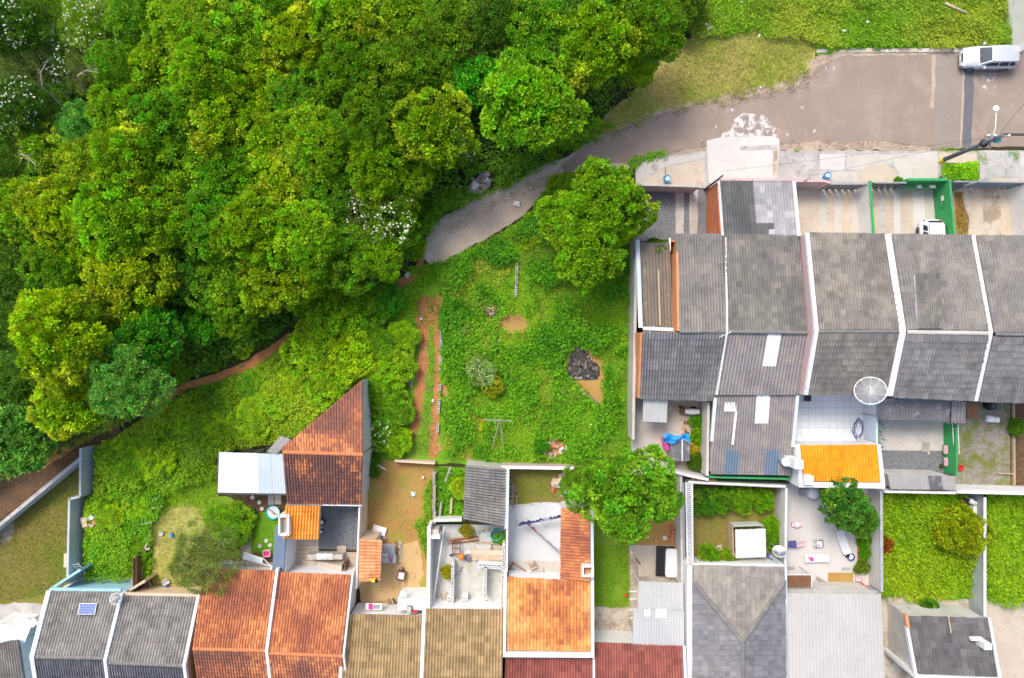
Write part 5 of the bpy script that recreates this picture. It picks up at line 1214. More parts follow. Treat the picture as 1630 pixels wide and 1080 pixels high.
slope(h, (168, 1057, 4.4), (290, 1062, 4.4), (305, 1140, 2.9), (182, 1138, 2.9), 'roman', 'tile_slate', .36, .43, seed=24, wmat='paint_beige')
ridge_caps(h, P(168, 1055, 4.45), P(290, 1060, 4.45), 'cap_grey')
bar(h, 'coping', [(193, 945, 3.15), (166.5, 1052, 4.7), (178, 1140, 3.15)], .22, .5, 'paint_white')
bar(h, 'coping', [(316, 946, 3.15), (292.5, 1060, 4.7), (304, 1140, 3.15)], .22, .25, 'paint_white')
bar(h, 'gable_wall', [(318, 948, 2.9), (295, 1060, 4.45), (306, 1140, 2.9)], .1, 0, 'paint_orange', base=0)
bar(h, 'eave_board', [(197, 946.5, 2.95), (313, 948.5, 2.95)], .26, .16, 'paint_beige')
bar(h, 'yard_side_wall', [(231, 925, 1.7), (196, 946, 1.7)], .18, 0, 'paint_beige', base=0)
h = house('left of the two rust-orange clay-tiled row houses', 370, 1032, group='row houses along the bottom')
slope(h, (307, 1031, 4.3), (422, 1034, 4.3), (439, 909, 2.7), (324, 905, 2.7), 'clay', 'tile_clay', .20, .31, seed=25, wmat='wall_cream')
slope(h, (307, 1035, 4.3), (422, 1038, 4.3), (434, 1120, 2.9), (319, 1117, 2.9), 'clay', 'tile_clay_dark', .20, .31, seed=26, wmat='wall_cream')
ridge_caps(h, P(307, 1033, 4.33), P(422, 1036, 4.33), 'tile_clay_pale', .26, .4)
bar(h, 'coping', [(441, 906, 2.95), (424, 1037, 4.55), (434, 1122, 3.1)], .2, .4, 'paint_white')
h = house('right of the two rust-orange clay-tiled row houses', 490, 1036, group='row houses along the bottom')
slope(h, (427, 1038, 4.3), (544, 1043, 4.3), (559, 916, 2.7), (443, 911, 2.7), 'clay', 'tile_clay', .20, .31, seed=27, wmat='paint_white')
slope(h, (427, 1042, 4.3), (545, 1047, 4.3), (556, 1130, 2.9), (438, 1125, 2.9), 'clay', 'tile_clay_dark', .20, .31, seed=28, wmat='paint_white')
ridge_caps(h, P(427, 1040, 4.33), P(545, 1045, 4.33), 'tile_clay_pale', .26, .4)
bar(h, 'coping', [(561, 914, 2.85), (546.5, 1044, 4.5), (558, 1132, 3.0)], .12, .3, 'paint_white')
h = house('tan-tiled row house below the sandy yard', 612, 1060, group='row houses along the bottom')
slope(h, (542, 1098, 4.4), (668, 1098, 4.4), (672, 981, 2.9), (553, 978, 2.9), 'roman', 'tile_tan_own', .42, .44, own=True, seed=29, wmat='paint_white')
slope(h, (542, 1100, 4.4), (668, 1100, 4.4), (670, 1190, 2.9), (550, 1190, 2.9), 'roman', 'tile_greywarm', .42, .44, seed=30, wmat='paint_white')
bar(h, 'coping', [(550.5, 976, 3.1), (539.5, 1098, 4.6), (547, 1190, 3.1)], .2, .4, 'paint_white')
bar(h, 'yard_side_wall', [(684, 962, 2.2), (633, 962, 2.2)], .9, 0, 'paint_white', base=0)
h = house('tan-tiled row house below the unfinished block walls', 735, 1060, group='row houses along the bottom')
slope(h, (671, 1112, 4.6), (799, 1112, 4.6), (801, 971, 2.9), (678, 970, 2.9), 'roman', 'tile_tan_own', .42, .44, own=True, seed=31, wmat='paint_white')
slope(h, (671, 1114, 4.6), (799, 1114, 4.6), (801, 1200, 2.9), (678, 1200, 2.9), 'roman', 'tile_greywarm', .42, .44, seed=32, wmat='paint_white')
bar(h, 'coping', [(675, 972, 3.1), (669.5, 1112, 4.8), (676, 1200, 3.1)], .24, .5, 'paint_white')
h = house('house with mottled amber clay tiles framed by white parapets', 872, 985, group='row houses along the bottom')
slope(h, (807, 1035, 4.0), (940, 1037, 4.0), (940, 926, 2.8), (807, 919, 2.8), 'clay', 'tile_amber', .24, .36, seed=33, wmat='paint_white')
bar(h, 'parapet', [(804.5, 917, 2.95), (803, 1040, 4.25)], .2, 0, 'paint_white', base=0)
bar(h, 'parapet', [(943, 923, 3.0), (943.5, 1041, 4.25)], .22, 0, 'paint_white', base=0)
bar(h, 'parapet', [(801, 1043, 4.26), (946, 1044, 4.26)], .3, 0, 'paint_white', base=0)
h = house('maroon-tiled row house cut by the bottom edge under the amber roof', 872, 1075, group='row houses along the bottom')
slope(h, (800, 1150, 4.7), (944, 1150, 4.7), (943, 1050, 3.0), (804, 1049, 3.0), 'roman', 'tile_maroon_own', .40, .43, own=True, seed=34, wmat='paint_white')
h = house('maroon-tiled row house cut by the bottom edge left of the hip roof', 1018, 1070, group='row houses along the bottom')
slope(h, (947, 1150, 4.7), (1092, 1150, 4.7), (1086, 1029, 2.9), (947, 1023, 2.9), 'roman', 'tile_maroon_own', .40, .43, own=True, seed=35, wmat='paint_white')
bar(h, 'coping', [(945.3, 1048, 3.3), (945.6, 1150, 4.8)], .14, .4, 'paint_white')
bar(h, 'coping', [(1089.5, 1030, 3.1), (1094, 1150, 4.9)], .2, .5, 'paint_blueish')
h = house('pale metal-sheet carport above the maroon roof', 1048, 975, 'carport', 'carport')
sheets(h, (1015, 969, 2.8), (1088, 971, 2.8), (1087, 928, 2.55), (1016, 925, 2.55), 'metal_sheet', .55, 1, .18, .015, trap=True)
sheets(h, (1007, 1027, 3.0), (1089, 1029, 3.0), (1089, 971.5, 2.72), (1008, 968, 2.72), 'metal_sheet', .62, 1, .2, .015, trap=True)
bar(h, 'skylight', [(1026, 976, 2.86), (1036, 976, 2.86)], .5, .03, 'skylight'); bar(h, 'skylight', [(1044, 977, 2.86), (1061, 977, 2.86)], .62, .03, 'skylight')
for v in (942, 954, 971, 984): bar(h, 'rafter_end', [(1002, v, 2.5), (1014, v, 2.5)], .08, .1, 'paint_white_old')
for u, v in ((1018, 930), (1084, 932), (1010, 1020)): bar(h, 'post', [(u, v, 2.4), (u + 2, v, 2.4)], .1, 0, 'paint_white_old', base=0)
# hip roof
h = house('hip-roofed house of slate-grey flat tiles', 1178, 1000, group='row houses along the bottom')
hipL = ((1104, 926, 3.28), (1182, 1022, 4.6)); hipR = ((1248, 927, 3.28), (1182, 1022, 4.6))
slope(h, (1100, 1022, 4.6), (1252, 1022, 4.6), (1247, 903, 2.9), (1104, 900, 2.9), 'flat', 'tile_greywarm', .34, .40, seed=36, wall=False, clip=[(hipL[0], hipL[1], (1182, 905, 3)), (hipR[0], hipR[1], (1182, 905, 3))])
slope(h, (1182, 880, 4.62), (1182, 1150, 4.62), (1103, 1150, 3.25), (1103, 880, 3.25), 'flat', 'tile_slate', .36, .40, seed=37, wall=False, clip=[(hipL[0], hipL[1], (1110, 1050, 3.4))])
slope(h, (1183, 1150, 4.62), (1183, 880, 4.62), (1249, 880, 3.25), (1250, 1150, 3.25), 'flat', 'tile_slate', .36, .40, seed=38, wall=False, clip=[(hipR[0], hipR[1], (1245, 1050, 3.4))])
A_, B_, C_, D_ = P(1106, 905, 2.7), P(1246, 907, 2.7), P(1248, 1150, 2.7), P(1106, 1150, 2.7)
mb = MB(); mb.prism([(q.x, q.y) for q in (A_, B_, C_, D_)], 0, 2.7); mb.build('wall', 'paint_white', h)
for k, (a, b) in enumerate(((P(*hipL[0]), P(*hipL[1])), (P(*hipR[0]), P(*hipR[1])), (P(1182.5, 1150, 4.64), P(1182.5, 1022, 4.64)))): ridge_caps(h, a + Vector((0, 0, .06)), b + Vector((0, 0, .06)), 'cap_grey', .3, .42, .09, seed=k)
bar(h, 'parapet', [(1098, 902, 3.2), (1098, 1150, 3.2)], .36, 0, 'paint_white', base=0)
bar(h, 'parapet', [(1251, 903, 3.1), (1253, 1150, 3.1)], .16, 0, 'paint_blueish', base=0)
bar(h, 'eave_board', [(1104, 898, 2.95), (1248, 901, 2.95)], .12, .14, 'paint_white')
h = house('large plain roof of pale grey sheets below the terrace', 1328, 1010, group='row houses along the bottom')
sheets(h, (1256, 1150, 3.7), (1411, 1150, 3.7), (1402, 946, 3.0), (1252, 944, 3.0), 'sheet_light', 1.0, 3, .25, .014, trap=True)
wall_under(h, (1256, 1150, 3.7), (1411, 1150, 3.7), (1402, 946, 3.0), (1252, 944, 3.0), 'wall_cream', .15)
h = house('cream house with a small charcoal-tiled roof at the lower right', 1515, 1030, group='row houses along the bottom')
slope(h, (1461, 1073, 3.9), (1588, 1078, 3.9), (1572, 985, 2.9), (1447, 981, 2.9), 'roman', 'tile_charcoal', .40, .44, seed=39, wmat='wall_cream', inset=.1, side=.02)
bar(h, 'coping', [(1445, 1000, 3.3), (1459, 1076, 4.1)], .16, .3, 'paint_white'); bar(h, 'coping', [(1443, 979, 3.1), (1446.5, 1000, 3.32)], .18, .3, 'paint_orange')
bar(h, 'coping', [(1575, 984, 3.1), (1592, 1080, 4.15)], .2, .4, 'paint_blueish')
bar(h, 'coping', [(1457, 1078, 4.13), (1593, 1083, 4.13)], .26, 0, 'paint_white', base=0)
mb = MB(); c = P(1573, 1030, 4.3); mb.box(c.x, c.y, 3.7, .5, .45, 1.2); mb.box(c.x - .5, c.y + .35, 3.75, .8, .22, .25); mb.build('chimney', 'paint_white', h)
mb = MB(); mb.tube([P(1509, 978, 3.1), P(1514, 1008, 3.4)], .05, 5); mb.build('pipe', 'wood_pale', h)
h = house('annexe with a pale blue sheet roof at the left edge', 20, 1010, 'annexe', 'annexe')
sheets(h, (-20, 1044, 2.7), (32, 1042, 2.7), (50, 998, 2.4), (-20, 992, 2.4), 'sheet_paleblue', 1.2, 1, .3, .01, trap=True)
wall_under(h, (-20, 1044, 2.6), (32, 1042, 2.6), (50, 998, 2.35), (-20, 992, 2.35), 'paint_white', .2)
h = house('grey-tiled house end in the bottom left corner', 0, 1060, group='row houses along the bottom')
slope(h, (-60, 1130, 4.2), (46, 1130, 4.2), (30, 1019, 2.9), (-60, 1037, 2.9), 'roman', 'tile_grey_b', .36, .43, seed=40, wmat='paint_white')
bar(h, 'box_parapet', [(48, 995, 2.8), (58, 988, 2.8)], .5, 0, 'paint_white', base=0)

# ---- buildings in the middle
h = house('clay-tiled house with a slanting roof edge left of the lot', 515, 720, 'house')
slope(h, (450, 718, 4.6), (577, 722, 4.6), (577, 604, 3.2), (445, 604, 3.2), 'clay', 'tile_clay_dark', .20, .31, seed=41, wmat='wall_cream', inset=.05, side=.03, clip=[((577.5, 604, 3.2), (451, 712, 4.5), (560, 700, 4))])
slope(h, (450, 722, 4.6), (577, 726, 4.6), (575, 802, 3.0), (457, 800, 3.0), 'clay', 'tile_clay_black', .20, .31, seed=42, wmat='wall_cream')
ridge_caps(h, P(450, 720, 4.62), P(577, 724, 4.62), 'tile_clay_pale', .26, .4)
bar(h, 'gutter', [(457, 803, 2.95), (576, 805, 2.95)], .12, .1, 'paint_white')
h = house('white and silver metal-sheet roof shelter left of the slanting clay roof', 400, 750, 'shelter', 'shelter')
sheets(h, (349, 720, 2.9), (452, 723, 2.9), (455, 786, 2.5), (347, 784, 2.5), 'sheet_silver', .98, 1, .2, .018, trap=True, special={(0, 0): 'sheet_white', (1, 0): 'sheet_white', (2, 0): 'sheet_white'})
for u, v in ((351, 724), (349, 780), (400, 724), (401, 782), (448, 782)): bar(h, 'post', [(u, v, 2.4), (u + 2, v, 2.4)], .12, 0, 'metal_grey', base=0)
bar(h, 'edge_beam', [(347.5, 720, 2.8), (346, 784, 2.42)], .08, .14, 'metal_dark'); bar(h, 'edge_beam', [(347, 786, 2.45), (455, 788, 2.45)], .08, .14, 'metal_dark')
o_ = house('pale corrugated offcuts leaning on the slanting clay roof', 440, 708, 'sheet_offcuts', 'sheets')
sheets(o_, (447, 694, 3.2), (463, 700, 3.4), (441, 723, 3.0), (424, 720, 2.9), 'sheet_light', .45, 1)
bar(o_, 'prop', [(436, 712, 2.85), (442, 706, 2.85)], .1, 0, 'wood_grey', base=0)
h = house('small lean-to with orange tiles and a white barbecue chimney', 480, 830, 'lean_to', 'lean-to')
slope(h, (455, 804, 3.1), (511, 805, 3.1), (508, 857, 2.6), (451, 856, 2.6), 'roman', 'tile_orange', .40, .38, seed=43, wmat='paint_white', inset=.6, side=1.0)
mb = MB(); c = P(451, 837, 3.4)
for dx, dy, sx, sy in ((.32, 0, .16, 1.45), (0, .66, .6, .16), (0, -.66, .6, .16), (-.3, 0, .1, 1.45)): mb.box(c.x + dx, c.y + dy, 1.7, sx, sy, 3.4)
mb.build('chimney', 'paint_white', h)
mb = MB(); mb.box(c.x, c.y, 1.5, .5, 1.3, 3.0); mb.build('flue', 'wood_grey', h)
h = house('narrow blue-grey strip roof beside the white court wall', 443, 875, 'lean_to', 'lean-to')
sheets(h, (438, 838, 2.6), (455, 838, 2.6), (452, 912, 2.4), (433, 912, 2.4), 'sheet_blue', .45, 1, .15, .008, trap=True)
wall_under(h, (438, 838, 2.5), (455, 838, 2.5), (452, 912, 2.3), (433, 912, 2.3), 'paint_white', .08)
h = house('small pale clay-tiled canopy on the left side of the sandy yard', 588, 892, 'canopy', 'canopy')
slope(h, (571, 927, 2.9), (572, 858, 2.9), (607, 860, 2.5), (604, 925, 2.5), 'clay', 'tile_clay_pale', .23, .36, seed=44, wmat='paint_beige', inset=.5)
h = house('slate-grey tiled shed with a white gutter below the lot', 772, 790, 'shed', 'shed')
slope(h, (738, 827, 3.1), (741, 741, 3.1), (805, 747, 2.6), (802, 838, 2.6), 'roman', 'tile_grey_b', .40, .44, seed=45, wmat='wall_cream', inset=.1)
bar(h, 'gutter', [(808, 745, 2.7), (806, 842, 2.7)], .26, .14, 'paint_blueish')
h = house('clay-tiled side roof with a brick chimney beside the blue-grey patio', 917, 865, 'lean_to', 'lean-to')
slope(h, (939, 812, 3.2), (940, 926, 3.2), (893, 922, 2.6), (894, 809, 2.6), 'clay', 'tile_clay', .22, .34, seed=46, wmat='paint_white', inset=.1)
bar(h, 'parapet', [(942.5, 812, 3.4), (943, 922, 3.4)], .2, 0, 'paint_blueish', base=0)
mb = MB(); c = P(936, 910, 3.7)
for dx, dy, sx, sy in ((.36, 0, .12, .8), (-.36, 0, .12, .8), (0, .34, .6, .12), (0, -.34, .6, .12)): mb.box(c.x + dx, c.y + dy, 1.85, sx, sy, 3.7)
mb.build('chimney', ['paint_white'], h)
mb = MB(); mb.box(c.x, c.y, 1.3, .58, .55, 2.6); mb.build('flue', 'brick_clay', h)

# ---- free-standing walls
YW = yard_wall
YW('pale wall along the right side of the vacant lot', [(1013, 380, 2.4), (1011, 520, 2.4), (1009, 632, 2.3), (1008, 700, 2.1)], .2, 'concrete_pale')
YW('low beige wall below the lot track', [(628, 734, .9), (692, 738, .9)], .16, 'paint_beige')
YW('pink wall with white coping above the patio grass', [(798, 744, 1.4), (914, 746, 1.4)], .18, 'paint_pink', 'paint_white')
YW('white wall along the left side of the patio', [(809, 747, 2.0), (806, 918, 2.0)], .16, 'paint_white')
YW('tall grey block wall right of the lawn, upper run', [(128, 714, 1.7), (127, 790, 1.7)], .16, 'wall_block')
YW('tall grey block wall right of the lawn, lower run', [(110, 793, 1.7), (107, 928, 1.7)], .16, 'wall_block')
YW('slanting concrete wall above the olive lawn', [(-40, 868, 1.3), (128, 730, 1.3)], .18, 'wall_block', 'concrete_grey', .26)
YW('short block wall joining the two runs beside the lawn', [(127, 791, 1.7), (110, 795, 1.7)], .16, 'wall_block')
YW('white wall beside the court with the stairs', [(456, 858, 2.3), (453, 914, 2.3)], .14, 'paint_white')
YW('thin white wall right of the gravel court', [(572, 806, 2.5), (567, 938, 2.5)], .12, 'paint_white')
YW('beige wall between the slanting clay roof and the soil yard', [(575, 735, 2.2), (573, 862, 2.2)], .16, 'paint_beige')
YW('white wall left of the unfinished floor', [(683, 838, 1.9), (681, 978, 1.9)], .24, 'paint_white')
YW('greyish-white beam wall above the unfinished floor', [(690, 829, 1.2), (735, 828, 1.2)], .2, 'paint_white_old')
YW('cream wall right of the tarp yard', [(1128, 640, 2.2), (1126, 758, 2.2)], .18, 'wall_cream')
YW('white wall below the tarp yard', [(1076, 752, 2.2), (1094, 757, 2.2), (1128, 764, 2.2)], .2, 'paint_white_old')
w_ = YW('orange and grey wall above the greenhouse garden with white rail', [(1096, 768, 1.9), (1142, 770, 1.9), (1251, 775, 1.9)], .2, 'wall_cream', 'paint_white', .1)
bar(w_, 'painted_panel', [(1100, 765, 1.6), (1140, 767, 1.6)], .3, .9, 'paint_orange')
YW('old cream wall between the greenhouse garden and the terrace', [(1252, 778, 1.9), (1250, 905, 1.9)], .18, 'wall_cream', 'paint_white', .1)
YW('cream wall on the right side of the terrace', [(1403, 782, 1.8), (1404, 942, 1.8)], .16, 'concrete_white', 'wall_grey')
YW('low dark parapet along the bottom of the terrace', [(1254, 940, 1.2), (1400, 943, 1.2)], .22, 'wall_grey')
YW('white wall above the yellow-green weed yard', [(1408, 783, 2.2), (1522, 785, 2.2)], .18, 'paint_white_old')
YW('white wall below the gravel yard at the right edge', [(1524, 783, 2.3), (1720, 788, 2.3)], .2, 'paint_white', 'paint_white_old')
YW('blue-grey wall between the two weed yards', [(1568, 792, 1.7), (1568, 985, 1.7)], .16, 'wall_grey', 'paint_white_old')
YW('pale blue wall on the right side of the tiled courtyard', [(1396, 632, 1.9), (1396, 708, 1.9)], .14, 'paint_blueish')
YW('pale blue wall on the left side of the tiled courtyard', [(1268, 632, 2.0), (1264, 706, 2.0)], .16, 'paint_blueish')
YW('green wall between the concrete and gravel back yards', [(1523, 676, 1.5), (1523, 758, 1.5)], .12, 'paint_green')
YW('grey front wall of the gravel driveway', [(1020, 294, 2.0), (1114, 297, 2.0)], .16, 'concrete_grey')
YW('pink front wall beside the patched garage roof', [(1266, 288, 2.0), (1312, 288, 2.0), (1322, 291, 2.0)], .18, 'paint_pink')
YW('white wall with green top between the front yards', [(1385, 288, 2.0), (1391, 376, 2.0)], .14, 'paint_white_old', 'paint_green', .2)
YW('green front wall of the yard with the white car', [(1445, 286, 1.9), (1508, 286, 1.9)], .18, 'paint_green')
YW('green side wall of the yard with the white car', [(1512, 286, 2.0), (1520, 376, 2.0)], .16, 'paint_green')
YW('pale wall at the right edge beside the stained front yard', [(1636, 292, 2.0), (1646, 380, 2.0)], .2, 'paint_white_old')
YW('pale wall at the right edge of the weedy verge', [(1634, -20, 2.0), (1634, 78, 2.0)], .2, 'paint_white_old')
for lab, pts in (('dark sliding gate of the concrete front yard', [(1322, 293, 1.8), (1384, 293, 1.8)]), ('dark gate left of the green front wall', [(1392, 291, 1.8), (1443, 291, 1.8)]), ('blue-grey gate panels of the stained front yard', [(1520, 289, 1.9), (1660, 291, 1.9)])):
    o = thing('gate', lab, 'gate', P(pts[0][0], pts[0][1], 0))
    bar(o, 'top_rail', pts, .10, .1, 'metal_grey')
    a, b = P3(pts[0]), P3(pts[1]); n = int((b - a).length / .42)
    for k in range(n + 1):
        q = a + (b - a) * k / n; mb = MB(); mb.box(q.x, q.y, (q.z - .1) / 2, .36, .04, q.z - .12); mb.build('panel', 'sheet_blue' if 'blue' in lab else 'metal_dark', o)
# lattice wall
o = thing('lattice_wall', 'white pierced-block wall left of the greenhouse garden', 'wall', P(1090, 840, 0))
bar(o, 'top_rail', [(1092, 768, 2.2), (1095, 925, 2.2)], .1, .1, 'paint_white'); bar(o, 'wall', [(1087, 768, 1.2), (1090, 925, 1.2)], .18, 0, 'wall_cream', base=0)
bar(o, 'top_rail', [(1102, 770, 2.1), (1103, 925, 2.1)], .1, .1, 'paint_white')
for k in range(46):
    t = k / 45; mb = MB(); mb.beam([P(1092 + 3 * t, 771 + 152 * t, 2.15), P(1102 + t, 768 + 152 * t, 2.05)], .07, .12); mb.build('slat', 'paint_white', o)
yl = YW('long cream wall left of the pierced-block wall', [(1084, 755, 1.9), (1087, 1030, 1.9)], .16, 'wall_cream')
# ================================================================== THINGS
def T(name, label, cat, u, v, z=0.03, rot=0.0, group=None):
    return thing(name, label, cat, P(u, v, z), rot, group)
def part(o, name, mat, *shapes, smooth=False):
    """shapes: ('box', ...), ('tube', ...), ('lathe', ...), ('beam', ...) in the thing's own coordinates"""
    mb = MB()
    for s in shapes: getattr(mb, s[0])(*s[1:])
    return mb.build(name, mat, o, smooth=smooth, local=True)
def ring(r0, r1, z, seg=18): return [(r0, z - .001), (r1, z * 1.0), (r1, 0.0)]

# ---- cars
def car(label, u, v, rot, paint):
    o = T('car', label, 'car', u, v, .032, rot)
    L = 4.15
    st = [(-2.07, .62, .38, .62), (-2.02, .74, .26, .80), (-1.8, .80, .22, .90), (-1.2, .825, .20, .92), (-.3, .83, .20, .90), (.55, .82, .20, .90), (.85, .81, .20, .90), (1.35, .79, .20, .83), (1.75, .74, .22, .76), (1.98, .62, .26, .66), (2.07, .46, .34, .52)]
    v_, f_ = [], []
    for x, w, zb, zt in st:
        r = min(.10, (zt - zb) * .3)
        sec = [(-w * .9, zb), (w * .9, zb), (w, zb + r), (w * 1.01, (zb + zt) / 2), (w * .97, zt - r), (w * .86, zt - .012), (w * .4, zt + .01), (-w * .4, zt + .01), (-w * .86, zt - .012), (-w * .97, zt - r), (-w * 1.01, (zb + zt) / 2), (-w, zb + r)]
        v_ += [(x, y, z) for y, z in sec]
    K = 12
    for k in range(len(st) - 1):
        for j in range(K): f_.append((k * K + j, k * K + (j + 1) % K, (k + 1) * K + (j + 1) % K, (k + 1) * K + j))
    f_ += [tuple(range(K - 1, -1, -1)), tuple(range((len(st) - 1) * K, len(st) * K))]
    mb = MB(); mb.idx(v_, f_); b = mb.build('body', paint, o, smooth=True, local=True)
    # cabin: waist outline and roof outline
    wz, rz = .89, 1.36
    waist = [(-1.98, .60), (-1.85, .74), (.42, .76), (.95, .66)]; roof = [(-1.72, .50), (-1.62, .585), (.02, .60), (.22, .52)]
    lo = [(x, y, wz) for x, y in waist] + [(x, -y, wz) for x, y in reversed(waist)]; hi = [(x, y, rz - (.03 if i in (0, 3) else 0)) for i, (x, y) in enumerate(roof)] + [(x, -y, rz - (.03 if i in (0, 3) else 0)) for i, (x, y) in reversed(list(enumerate(roof)))]
    mb = MB(); n = 8; mb.idx(lo + hi, [(i, (i + 1) % n, n + (i + 1) % n, n + i) for i in range(n)]); mb.build('window_frame', paint, o, local=True)
    mb = MB(); cx = [(-1.74, .46, rz - .03), (-1.64, .57, rz + .005), (-.8, .6, rz + .035), (.02, .585, rz + .008), (.22, .5, rz - .025)]
    mb.idx([(x, s * y * q, z + (.03 if q < .5 else 0)) for s in (1,) for x, y, z in cx for q in (1, .6, 0, -.6, -1)], [(a * 5 + j, a * 5 + j + 1, a * 5 + j + 6, a * 5 + j + 5) for a in range(4) for j in range(4)]); mb.build('roof', paint, o, smooth=True, local=True)
    def glass(name, pts):
        c = sum((Vector(p) for p in pts), Vector()) / len(pts); nn = (Vector(pts[1]) - Vector(pts[0])).cross(Vector(pts[2]) - Vector(pts[0])).normalized()
        if nn.dot(c - Vector((-.7, 0, 1.0))) < 0: nn = -nn
        q = [c + (Vector(p) - c) * .96 + nn * .012 for p in pts]; mb = MB(); mb.idx(q + [p - nn * .02 for p in q], [tuple(range(len(q)))] + [(i, (i + 1) % len(q), len(q) + (i + 1) % len(q), len(q) + i) for i in range(len(q))]); mb.build(name, 'car_glass', o, local=True)
    glass('windscreen', [(.93, .64, wz + .01), (.24, .50, rz - .04), (.24, -.50, rz - .04), (.93, -.64, wz + .01)])
    glass('rear_window', [(-1.95, .56, wz + .08), (-1.74, .48, rz - .05), (-1.74, -.48, rz - .05), (-1.95, -.56, wz + .08)])
    for s in (1, -1):
        def sd(x, t): return (x, s * (.765 + (.595 - .765) * t), wz + .04 + (rz - wz - .1) * t)
        glass('side_window', [sd(.72, 0), sd(.10, .95), sd(-.32, .95), sd(-.40, 0)]); glass('side_window', [sd(-.48, 0), sd(-.40, .95), sd(-1.02, .95), sd(-1.18, 0)]); glass('side_window', [sd(-1.26, 0), sd(-1.12, .9), sd(-1.5, .85), sd(-1.68, 0)])
        part(o, 'headlight', 'lamp_glass', ('box', 1.90, s * .52, .62, .22, .30, .14, -s * .5)); part(o, 'tail_light', 'plastic_red', ('box', -1.98, s * .62, .74, .12, .16, .26))
        part(o, 'mirror', paint, ('box', .62, s * .90, .96, .14, .2, .12))
        part(o, 'door_trim', 'plastic_black', ('box', -.3, s * .838, .5, 2.0, .02, .05))
        for x in (1.28, -1.28):
            wv = part(o, 'wheel', 'rubber', ('lathe', [(.17, -.09), (.28, -.09), (.30, -.05), (.30, .05), (.28, .09), (.17, .09)], 18, (x, s * .74, .30), Matrix.Rotation(math.pi / 2, 3, 'X')), smooth=False)
            mb = MB(); mb.lathe([(.0, .05), (.06, .07), (.17, .075), (.19, .095), (.20, .06)], 18, (x, s * .755, .30), Matrix.Rotation(-s * math.pi / 2, 3, 'X')); r_ = mb.build('rim', 'alloy', None, local=True); r_.parent = wv
    part(o, 'bumper', paint, ('box', 2.02, 0, .42, .14, 1.15, .2)); part(o, 'bumper', paint, ('box', -2.06, 0, .44, .12, 1.3, .2)); part(o, 'grille', 'plastic_black', ('box', 2.035, 0, .6, .06, .6, .09))
    part(o, 'number_plate', 'metal_white', ('box', 2.10, 0, .42, .01, .4, .12)); part(o, 'wiper', 'plastic_black', ('tube', [(.95, -.4, .935), (.62, .05, 1.09)], .012, 4), ('tube', [(.95, .1, .935), (.64, .5, 1.09)], .012, 4))
    return o
car('silver estate car parked beside the weedy verge', 1566, 97, math.pi, 'car_silver')
car('white car half under the roof of the green-walled yard', 1474, 396, -math.pi / 2, 'car_white')

# ---- poles and cables
def pole(label, u, v, h, r=.12, mat='concrete_grey'):
    o = T('utility_pole' if h > 5 else 'service_post', label, 'pole', u, v, .12)
    part(o, 'post', mat, ('tube', [(0, 0, -.1), (0, 0, h)], r, 10, r * .7), smooth=True); return o
o = pole('tall concrete utility pole with street lamp on the pavement', 1497, 257, 6.5, .17, 'wall_dark')
part(o, 'painted_base', 'plastic_yellow', ('lathe', [(.175, .0), (.175, .5), (.17, .52)], 12))
part(o, 'crossarm', 'wood_grey', ('box', 0, .1, 6.1, 1.7, .1, .12)); part(o, 'crossarm', 'wood_grey', ('box', .1, .1, 5.2, .1, 1.2, .1))
for k in range(4): part(o, 'insulator', 'plastic_teal' if k == 2 else 'metal_white', ('lathe', [(.03, 6.16), (.08, 6.2), (.05, 6.26), (.08, 6.3), (.03, 6.36)], 8, (-.7 + k * .46, .1, 0)))
la = part(o, 'lamp_arm', 'metal_white', ('tube', [(0, .1, 5.6), (0, .7, 5.9), (-.05, 1.7, 6.05)], .035, 6))
part(o, 'lamp_head', 'plastic_white', ('lathe', [(.02, -.12), (.16, -.08), (.24, 0), (.2, .08), (.05, .12)], 12, (-.05, 1.95, 6.02)), smooth=True)
part(o, 'junction_box', 'plastic_teal', ('box', .25, -.1, 5.7, .35, .25, .3)); part(o, 'cable_coil', 'rubber', ('lathe', [(.22, 4.6), (.28, 4.65), (.28, 4.75), (.22, 4.8)], 12, (.05, 0, 0)))
for lab, u, v, h in (('slim dark service post at the left corner of the patched garage', 1122, 302, 4.4), ('short service post at the right corner of the patched garage', 1264, 297, 2.9), ('slim pale service post behind the green side wall', 1516, 303, 3.6)):
    pole(lab, u, v, h, .09, 'wall_dark' if 'dark' in lab else 'concrete_grey')
def cable(label, pts, r=.012, sag=.3):
    mb = MB(); a = [P3(p) for p in pts]; q = []
    for i in range(len(a) - 1):
        for k in range(12):
            t = k / 12; p = a[i].lerp(a[i + 1], t); p.z -= sag * 4 * t * (1 - t); q.append(p)
    q.append(a[-1]); mb.tube(q, r, 4); o = mb.build('overhead_cable', 'rubber', None); return tag(o, label, 'cable', 'overhead cables')
cable('cable from the utility pole up to the right edge', [(1592, 212, 6.2), (1760, 20, 6.4)])
cable('upper cable from the utility pole along the street to the right', [(1594, 213, 6.2), (1780, 206, 6.4)], .02)
cable('thick cable from the utility pole along the street to the right', [(1592, 215, 5.3), (1780, 214, 5.5)], .05, .1)
cable('thin service cable from the utility pole to the garage post', [(1588, 216, 5.2), (1288, 281, 2.95)], .008)
cable('thin service cable from the garage post leftwards', [(1588, 217, 5.25), (1148, 273, 4.5)], .007)

